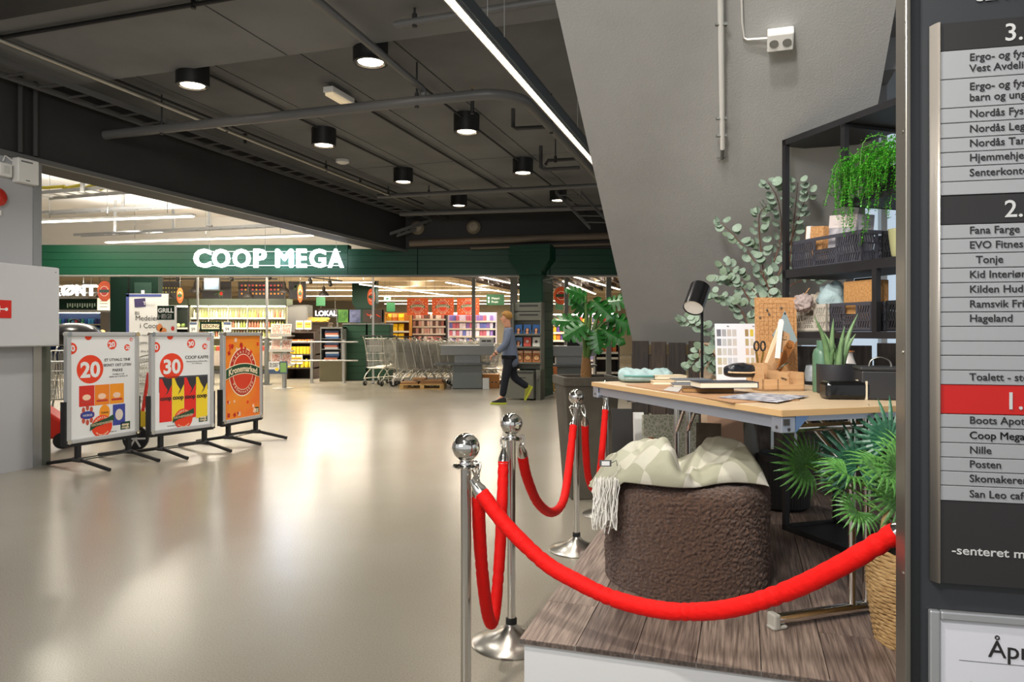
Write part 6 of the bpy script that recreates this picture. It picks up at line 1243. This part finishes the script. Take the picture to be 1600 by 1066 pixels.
m = MB(); m.box(0,w*.88,-.003,0,h*.58,h); obj('green_field', m, DGREEN, t); text(t, 'GRILL', .105, .01, h*.8, PAPER, y=-.005, bold=.03); text(t, 'MEG!', .105, .01, h*.62, PAPER, y=-.005, bold=.03)
m = MB(); m.ell(w*.12,h*.34,.05,.07,-.004,0,16); m.ell(w*.3,h*.26,.06,.05,-.004,0,16); obj('food_print', m, mat('print_peach', (226,140,80), .5), t); m = MB(); m.ell(w*.8,h*.32,.03,.04,-.004,0,14); obj('strawberry_print', m, mat('print_straw', (206,50,40), .5), t)
m = MB(); m.box(w/2-.015,w/2+.015,.012,.03,-t.location.z+.01,h*.5); m.box(w/2-.2,w/2+.2,-.1,.15,-t.location.z+.001,-t.location.z+.012); obj('stand_pole', m, GREYM, t)
ALS = mat('stand_silver', (188,188,186), .35, .35)
def stand(label, A, B, ztop=1.37, zbot=.255):
    A, B = Vector((A[0],A[1],0)), Vector((B[0],B[1],0)); d = B-A; w = d.length; rz = math.atan2(d.y, d.x)
    t = thing('sign_stand', label, 'sign stand', A, rz); h = ztop-zbot; fw = .045
    m = MB(); m.box(0,fw,-.03,.03,zbot,ztop); obj('frame_side', m, ALS, t, bevel=.008)
    m = MB(); m.box(w-fw,w,-.03,.03,zbot,ztop); obj('frame_side', m, ALS, t, bevel=.008)
    m = MB(); m.box(fw,w-fw,-.03,.03,ztop-fw,ztop); obj('frame_top', m, ALS, t, bevel=.008)
    m = MB(); m.box(fw,w-fw,-.03,.03,zbot,zbot+fw); obj('frame_bottom', m, ALS, t, bevel=.008)
    for x in (.022,w-.022):
        for z in (ztop-.022,zbot+.022): m = MB(); m.tube([(x,-.036,z),(x,.036,z)], .024, 14); obj('corner_cap', m, CHROME, t, smooth=40)
    m = MB(); m.box(fw-.005,w-fw+.005,-.012,.012,zbot+fw-.005,ztop-fw+.005); sheet = obj('poster_sheet', m, PAPER, t)
    for x in (-.02,w+.0): m = MB(); m.box(x,x+.02,-.02,.045,zbot-.02,zbot+.42); obj('side_holder', m, RUB, t)
    m = MB(); m.box(0,w,-.02,.02,zbot-.03,zbot-.002); obj('lower_channel', m, RUB, t)
    for x in (w*.16,w*.86):
        m = MB(); m.box(x-.022,x+.022,-.022,.022,.09,zbot-.03); obj('spring_post', m, RUB, t)
        m = MB(); m.tube([(x,-.46,.018),(x,-.05,.085),(x,.05,.085),(x,.46,.018)], .019, 10); obj('foot_bar', m, RUB, t, smooth=30)
        m = MB(); m.tube([(x,-.06,.085),(x,.06,.085)], .026, 10); obj('foot_joint', m, DKG, t)
    for y in (-.05,.05): m = MB(); m.tube([(w*.16,y,.085),(w*.86,y,.085)], .006, 6); obj('tie_rod', m, RUB, t)
    return sheet, w, fw, zbot+fw, ztop-fw
def dot(t, x, z, r, s=None, sz=None, mt=None, ry=0, clip=None):
    m = MB()
    if clip:
        pts = [(x+r*math.cos(2*math.pi*i/32), z+r*math.sin(2*math.pi*i/32)) for i in range(32)]
        pts = [(max(clip[0],min(clip[1],px)), max(clip[2],min(clip[3],pz))) for px, pz in pts]; m.prism(pts, -.0135, -.012)
    else: m.ell(x,z,r,r,-.0135,-.012,40)
    obj('price_disc', m, mt or ORED, t)
    if s: text(t, s, sz, x, z-sz*.36, PAPER, y=-.0145, align='CENTER', bold=.035, rot=ry)
def dots(t, w, zt, n, cl):
    dot(t, .17*1+.085, zt-.335, .145, n, .215)
    dot(t, .50, zt-.085, .052, n, .075, ry=R(-8)); dot(t, .68, zt-.12, .034, n, .048, ry=R(12)); dot(t, .728, zt-.035, .018, n, .024)
    dot(t, .235, zt-.0, .038, None, clip=cl); dot(t, .055, zt-.12, .058, None, clip=cl); text(t, '0', .085, .052, zt-.15, PAPER, y=-.0145, rot=R(-8), bold=.03)
def badge(t, cx, cz, r):
    m = MB(); m.ell(cx,cz,r,r,-.0165,-.012,32); obj('badge_disc', m, ORED, t)
    arctext(t, 'MEGASTORT', r*.27, cx, cz, r*.70, r*.70, 150, 30, CRM, y=-.018, bold=.01); arctext(t, 'MER ENKEL HVERDAG', r*.17, cx, cz, r*.84, r*.84, 225, 315, CRM, y=-.018, flip=True)
    m = MB(); m.prism([(cx-r*1.18,cz-.035),(cx-r*.6,cz+.0),(cx,cz+.012),(cx+r*.6,cz+.03),(cx+r*1.18,cz+.05),(cx+r*1.12,cz+.11),(cx+r*.5,cz+.08),(cx,cz+.065),(cx-r*.5,cz+.05),(cx-r*1.12,cz+.03)], -.019, -.0165); obj('badge_ribbon', m, RBN, t)
    text(t, 'KRONEMARKED', r*.29, cx, cz+.018, CRM, y=-.0205, align='CENTER', bold=.02, rot=R(-5))
def logo(t, x, z, s=.115):
    m = MB(); m.box(x,x+s,-.0135,-.012,z,z+s*.72); obj('logo_field', m, RBN, t); text(t, 'coop', s*.36, x+s/2, z+s*.36, CRM, y=-.015, align='CENTER', bold=.03); text(t, 'mega', s*.36, x+s/2, z+s*.1, CRM, y=-.015, align='CENTER', bold=.01)
# stand 1
t, w, fw, zb_, zt = stand('left sign stand, white poster with a big 20 and cheese packs, silver frame', (-4.417,7.15), (-4.09,7.90)); cl = (fw, w-fw, zb_, zt)
dots(t, w, zt, '20', cl)
for k, s in enumerate(('ET UTVALG TINE','SKIVET OST LITEN','PAKKE')): text(t, s, .040, .565, zt-.26-k*.055, TXT, y=-.0135, align='CENTER', bold=.01)
for k, s in enumerate(('Ved kjøp av 2 stk','Gjelder uke 17 til 18 kr 20')): text(t, s, .02, .575, zt-.405-k*.025, PAPG, y=-.0135, align='CENTER')
def pk(x, z, ww, hh, c, name='pack_print', ry=0): m = MB(); m.box(x,x+ww,-.0135,-.012,z,z+hh); return obj(name, m, mat('ink_%02x%02x%02x' % c, c, .5), t, rot=(0,ry,0))
for x, c in ((.135,(206,44,30)),(.305,(232,130,30)),(.475,(240,150,30))):
    pk(x,zt-.71,.165,.21,c); m = MB(); m.ell(x+.08,zt-.62,.045,.03,-.015,-.0135,18); obj('pack_emblem', m, mat('ink_cream', (240,200,170), .5), t); m = MB(); m.box(x+.02,x+.145,-.015,-.0135,zt-.675,zt-.655); obj('pack_band', m, mat('ink_redblue', (190,60,50), .5), t)
m = MB(); m.ell(.225,zt-.80,.075,.04,-.015,-.012,20); obj('pack_emblem', m, mat('ink_cobalt', (50,60,140), .5), t); text(t, 'NORGE', .03, .225, zt-.812, PAPER, y=-.016, align='CENTER')
for k in range(8): a = k*math.pi/4; m = MB(); m.ell(.225+.06*math.cos(a),zt-.80+.075*math.sin(a),.018,.03,-.0135,-.012,12); obj('petal_print', m, mat('ink_rust', (190,80,60), .5), t)
m = MB(); m.ell(.415,zt-.79,.06,.08,-.0135,-.012,20); obj('pack_emblem', m, mat('ink_amber', (240,150,30), .5), t); text(t, 'Gulost', .03, .415, zt-.80, TXT, y=-.015, align='CENTER')
pk(.51,zt-.94,.145,.22,(60,70,150)); m = MB(); m.ell(.583,zt-.83,.045,.06,-.015,-.0135,20); obj('pack_emblem', m, mat('ink_cream2', (220,206,190), .5), t)
badge(t, .385, zt-.93, .115); logo(t, .60, zb_+.03)
text(t, 'Med forbehold om trykkfeil og utsolgte varer', .014, .30, zb_+.02, PAPG, y=-.0135)
# stand 2
t, w, fw, zb_, zt = stand('middle sign stand, white poster with a big 30 and coffee bags, silver frame', (-3.937,7.86), (-3.54,8.55)); cl = (fw, w-fw, zb_, zt)
dots(t, w, zt, '30', cl); text(t, 'COOP KAFFE', .052, .575, zt-.26, TXT, y=-.0135, align='CENTER', bold=.01)
for k, s in enumerate(('Filtermalt, kokmalt, mørkbrent, 200 g','Fra 114,90 per kg')): text(t, s, .018, .575, zt-.295-k*.024, PAPG, y=-.0135, align='CENTER')
pk(.10,zt-.62,.62,.17,(64,66,72))
for i, c in enumerate(((224,40,30),(238,206,40),(224,40,30),(238,206,40))):
    x = .105+i*.153; m = MB(); m.prism([(x,zt-.95),(x+.15,zt-.95+.02*(i > 1)),(x+.15,zt-.47),(x,zt-.47)], -.0145, -.0135); obj('coffee_bag_print', m, mat('ink_%02x%02x%02x' % c, c, .5), t)
    m = MB(); m.prism([(x+.03,zt-.47),(x+.15,zt-.47),(x+.15,zt-.54),(x+.10,zt-.63),(x+.07,zt-.66),(x+.1,zt-.60),(x+.06,zt-.54)], -.0155, -.0145); obj('bag_swirl', m, mat('ink_dark', (50,48,52), .5), t)
    text(t, 'coop', .066, x+.075, zt-.71, TXT, y=-.0165, align='CENTER', bold=.04)
badge(t, .40, zt-.935, .115); logo(t, .60, zb_+.03); text(t, 'Med forbehold om trykkfeil og utsolgte varer', .014, .20, zb_+.02, PAPG, y=-.0135)
# stand 3
t, w, fw, zb_, zt = stand('right sign stand, orange poster with a round red and green emblem, silver frame', (-3.515,8.75), (-3.30,9.50))
m = MB(); m.box(fw,w-fw,-.0128,-.012,zb_,zt); obj('orange_field', m, mat('poster_orange', (240,108,36), .5, var=(2.2,(240,150,40))), t)
kron(t, w/2+.0, (zb_+zt)/2+.06, .275, y=-.0135); rnd = random.Random(8)
for k in range(24):
    x, z = rnd.uniform(fw+.04,w-fw-.04), rnd.choice((rnd.uniform(zb_+.03,zb_+.22), rnd.uniform(zt-.24,zt-.03))); r = rnd.uniform(.012,.028)
    m = MB(); m.box(-r,r,-.001,.001,-r*1.1,r*1.1); obj('confetti_print', m, (mat('ink_cream', (240,200,170), .5), ORED, DRED)[k % 3], t, loc=(x,-.0145,z), rot=(0,rnd.uniform(-.6,.6),0))
logo(t, .62, zb_+.03, .10)
# ================================================================ WALKING MAN IN THE HALL
def skin(name, pts, edges, mt, parent, root=0, sub=2):
    me = bpy.data.meshes.new(name); me.from_pydata([p[:3] for p in pts], edges, []); me.materials.append(mt)
    o = bpy.data.objects.new(name, me); COL.objects.link(o); o.parent = parent
    s = o.modifiers.new('k', 'SKIN'); s.use_smooth_shade = True
    for i, p in enumerate(pts):
        d = me.skin_vertices[0].data[i]; r = p[3]; d.radius = (r, p[4] if len(p) > 4 else r); d.use_root = (i == root)
    if sub: u = o.modifiers.new('u', 'SUBSURF'); u.levels = sub; u.render_levels = sub
    return o
man = thing('person', 'walking man in blue-grey shirt, dark trousers and yellow-green shoes before the magazine rack', 'person', (-.07,14.0,0))
SK = mat('skin_tone', (214,154,122), .55); SHT = mat('shirt_bluegrey', (104,114,134), .8, bump=(30,.3)); TRS = mat('trousers_navy', (16,19,30), .8, bump=(30,.3)); HRB = mat('hair_blond', (176,128,62), .7, bump=(160,1))
B = [(.03,0,.98,.13,.11),(.02,0,1.15,.12,.10),(0,0,1.34,.15,.11),(-.01,0,1.46,.08,.08),(-.02,0,1.54,.075,.07),(-.04,0,1.62,.085,.075),(-.04,0,1.70,.085,.08),
     (.02,-.17,1.41,.055),(-.06,-.22,1.14,.045),(-.24,-.20,.98,.035),(-.30,-.19,.94,.03,.02),
     (.02,.17,1.41,.055),(.10,.22,1.14,.045),(.05,.22,.92,.035),(.03,.22,.85,.03,.02),
     (.02,-.09,.93,.095),(-.06,-.10,.50,.06),(-.12,-.10,.12,.04),(-.24,-.10,.05,.035,.03),
     (.04,.09,.93,.095),(.10,.10,.50,.06),(.42,.10,.28,.04),(.38,.10,.12,.035,.03)]
E = [(0,1),(1,2),(2,3),(3,4),(4,5),(5,6),(2,7),(7,8),(8,9),(9,10),(2,11),(11,12),(12,13),(13,14),(0,15),(15,16),(16,17),(17,18),(0,19),(19,20),(20,21),(21,22)]
skin('body', B, E, SK, man)
skin('shirt', [(.05,0,.68,.20,.19),(.03,0,.88,.20,.18),(.02,0,1.14,.17,.145),(0,0,1.36,.18,.135),(-.01,0,1.47,.08,.08),(.02,-.17,1.40,.08),(-.06,-.22,1.14,.074),(-.22,-.20,.995,.058),(.02,.17,1.40,.075),(.10,.22,1.14,.068),(.05,.22,.95,.052)], [(0,1),(1,2),(2,3),(3,4),(3,5),(5,6),(6,7),(3,8),(8,9),(9,10)], SHT, man)
skin('trousers', [(.03,0,.96,.145,.135),(.02,-.085,.86,.115,.115),(-.06,-.10,.50,.085),(-.115,-.10,.13,.068),(.05,.085,.86,.115,.115),(.10,.10,.50,.085),(.40,.10,.30,.065)], [(0,1),(1,2),(2,3),(0,4),(4,5),(5,6)], TRS, man)
m = MB(); m.sph((-.030,0,1.700), .108, 20, sx=1.05, sy=.88, sz=.95); m.v = [p if not (p[0] < -.085 and p[2] < 1.71) and p[2] > 1.63 else (max(p[0],-.06), p[1]*.9, max(p[2],1.63)) for p in m.v]; obj('hair', m, HRB, man, smooth=60)
m = MB(); m.sph((-.045,0,1.635), .092, 16, sx=1.02, sy=.82, sz=1.2); obj('face', m, SK, man, smooth=60)
f = [c for c in man.children if c.name.startswith('face')][0]
m = MB(); m.sph((-.142,0,1.645), .018, 8, sz=1.4); obj('nose', m, SK, f, smooth=60); m = MB(); m.sph((-.05,-.078,1.65), .02, 8, sz=1.4, sy=.5); m.sph((-.05,.078,1.65), .02, 8, sz=1.4, sy=.5); obj('ear', m, SK, f, smooth=60)
m = MB(); m.sph((-.128,-.03,1.675), .009, 8); m.sph((-.128,.03,1.675), .009, 8); obj('eye', m, TXT, f); m = MB(); m.cbox((-.132,0,1.605), (.01,.04,.007)); obj('mouth', m, mat('lip', (170,90,80), .5), f)
for sx, c in ((-1,Vector((-.30,-.19,.94))),(1,Vector((.03,.22,.85)))):
    d = Vector((-.6,0,-.8)).normalized() if sx < 0 else Vector((-.25,0,-.97)).normalized(); s = Vector((0,1,0))
    for k in range(4):
        L = (.065,.078,.072,.055)[k]; b = c+d*.03+s*(k-1.5)*.017; skin('finger', [(*(b-d*.02),.010),(*(b+d*L*.5),.0095),(*(b+d*L*.8+Vector((.018,0,-.012))),.008),(*(b+d*L+Vector((.036,0,-.012))),.006)], [(0,1),(1,2),(2,3)], SK, man, sub=1)
    b = c-s*.02; skin('thumb', [(*b,.012),(*(b+d*.03+Vector((-.02,-.012,0))),.010),(*(b+d*.06+Vector((-.022,-.012,0))),.008)], [(0,1),(1,2)], SK, man, sub=1)
SHY = mat('shoe_sole', (186,196,40), .5); SHK = mat('shoe_black', (26,28,30), .6)
def shoe(c, ry, upper):
    m = MB(); M_ = Matrix.Translation(c) @ Matrix.Rotation(ry,4,'Y')
    sh = [(-.21,.0),(.07,.0),(.085,.03),(.08,.10),(.02,.115),(-.04,.10),(-.13,.06),(-.2,.04)]
    m.prism(sh, -.045, .045, M_); o1 = obj('shoe', m, upper, man, bevel=.014); m = MB(); m.prism([(-.225,-.012),(.085,-.012),(.09,.02),(-.05,.016),(-.225,.022)], -.05, .05, M_); obj('sole', m, SHY, o1, bevel=.006)
shoe(Vector((-.12,-.10,.014)), 0, SHK); shoe(Vector((.43,.10,.25)), R(-62), mat('shoe_olive', (150,150,40), .6))
m = MB(); m.tube([(-.235,-.205,.985),(-.25,-.205,.972)], .04, 14); obj('wristwatch', m, mat('watch_brown', (80,50,34), .5), man, smooth=40)
# ================================================================ DIRECTORY
DA = R(-13); DO = Vector((.885,1.61,0)); dr = thing('directory_board', 'tall dark grey shopping centre directory with light nameplates at the right edge', 'directory', DO, DA)
ca, sa = math.cos(-DA), math.sin(-DA)
def DS(px): q = (px-800)/F; return (q*DO.y-DO.x)/(ca+q*sa)
def DZ(py, px=1463): s = DS(px); Y = DO.y-sa*s; return CH+(HZ-py)/F*Y
DG = mat('directory_grey', (44,46,49), .45); DP = mat('nameplate', (146,148,150), .45); DH = mat('header_dark', (36,35,35), .45); DR_ = mat('header_red', (180,18,12), .45); DT = mat('plate_print', (34,32,32), .5); DW = mat('header_print', (186,186,184), .5)
m = MB(); m.box(.0,.62,.0,.05,.01,2.6); obj('back_panel', m, DG, dr)
m = MB(); m.box(-.012,.0,-.012,.062,.0,2.6); obj('edge_profile', m, mat('edge_alu_dark', (120,116,108), .3, .7), dr, bevel=.003)
m = MB(); m.box(-.004,.02,-.004,.0,.01,2.6); obj('front_profile', m, mat('front_strip', (40,42,44), .3, .4), dr)
for z in (DZ(202),DZ(551),DZ(900)): m = MB(); m.tube([(-.014,.006,z),(-.011,.006,z)], .004, 8); obj('screw', m, STEEL, dr)
s0_, s1_ = DS(1451), DS(1463)
m = MB(); n = 10; poly = []
zt_, zb2 = DZ(42), DZ(906)
vs = []; 
for i in range(n+1):
    a = math.pi/2*i/n; x = s1_-(s1_-s0_)*math.cos(a) if False else s0_+(s1_-s0_)*(i/n); y = -.004-.022*math.sin(math.pi/2*(i/n)); vs += [(x,y,zb2),(x,y,zt_)]
m.add(vs, [(2*i,2*i+2,2*i+3,2*i+1) for i in range(n)]); m.add([(s1_,-.026,zb2),(s1_,0,zb2),(s1_,0,zt_),(s1_,-.026,zt_)], [(0,1,2,3)]); obj('curved_profile', m, mat('profile_champagne', (186,178,168), .3, .6), dr, smooth=50, solid=.001)
rows = [(43,86,'H','3.'),(87,130,'2','Ergo- og fysioterapi|Vest Avdeling'),(131,174.5,'2','Ergo- og fysioterapi|barn og unge'),(175.5,197.5,'T','Nordås Fysioterapi'),(198.5,220.5,'T','Nordås Legesenter'),(221.5,242.5,'T','Nordås Tannlege'),(243.5,264.5,'T','Hjemmehjelp'),(265.5,287.5,'T','Senterkontor'),(288.5,308.5,'T',''),(309.5,353.5,'H','2.'),
    (354.5,375.5,'T','Fana Farge'),(376.5,398,'T','EVO Fitness'),(399,420.5,'T','  Tonje'),(421.5,443,'T','Kid Interiør'),(444,465.5,'T','Kilden Hud'),(466.5,488,'T','Ramsvik Frisør'),(489,510,'T','Hageland'),(511,532.5,'T',''),(533.5,554.5,'T',''),(555.5,577,'T',''),(578,599.5,'T','Toalett - stellerom'),(600,644.5,'R','1.'),
    (645.5,665.5,'T','Boots Apotek'),(666.5,688.5,'T','Coop Mega'),(689.5,711,'T','Nille'),(712,732.5,'T','Posten'),(733.5,754.5,'T','Skomakeren'),(755.5,778,'T','San Leo cafe')]
x1_ = .60; tx = DS(1508); hx = DS(1562)
for y0, y1, k, s in rows:
    za, zb3 = DZ(y1), DZ(y0); m = MB(); m.box(s1_+.0005,x1_,-.022 if k in 'T2' else -.020,-.0,za,zb3); plt = obj('header_plate' if k in 'HR' else 'nameplate', m, DP if k in 'T2' else (DR_ if k == 'R' else DH), dr, bevel=.0012)
    if k in 'HR': text(plt, s, .052, hx, za+(zb3-za)/2-.019, DW, y=-.0215, bold=.008)
    elif k == 'T' and s: text(plt, s, .0225, tx, za+.0095, DT, y=-.0232, bold=.003)
    elif k == '2':
        q = s.split('|'); text(plt, q[0], .0225, tx, za+.036, DT, y=-.0232, bold=.003); text(plt, q[1], .0225, tx, za+.012, DT, y=-.0232, bold=.003)
m = MB(); m.box(s1_+.0005,x1_,-.020,0,DZ(906),DZ(779)); obj('lower_panel', m, DH, dr)
text(dr, '-senteret midt i bydelen', .026, DS(1481), DZ(860), DW, y=-.0215, bold=.01, sx=1.15)
text(dr, 'SENTER', .03, DS(1524), DZ(9), mat('header_print_dim', (170,170,170), .5), y=-.004, bold=.02, sx=1.2)
m = MB(); xa, xb, za, zb3, fwd = DS(1449), .60, DZ(1200), DZ(951), .022
m.box(xa,xa+fwd,-.016,0,za,zb3); m.box(xa+fwd,xb,-.016,0,zb3-fwd*.9,zb3); obj('notice_frame', m, mat('frame_alu', (176,178,180), .35, .6), dr, bevel=.004)
m = MB(); m.box(xa+fwd,xb,-.006,0,za,zb3-fwd*.9); obj('notice_sheet', m, mat('notice_paper', (206,206,212), .5), dr)
text(dr, 'Åpningstider', .052, DS(1542), DZ(1017), DT, y=-.0072, bold=.002); text(dr, 'Mandag', .024, DS(1513), DZ(1070), DT, y=-.0072); m = MB(); m.box(DS(1497),xb-.03,-.0068,-.006,DZ(1027),DZ(1026.3)); obj('rule_line', m, PAPG, dr)
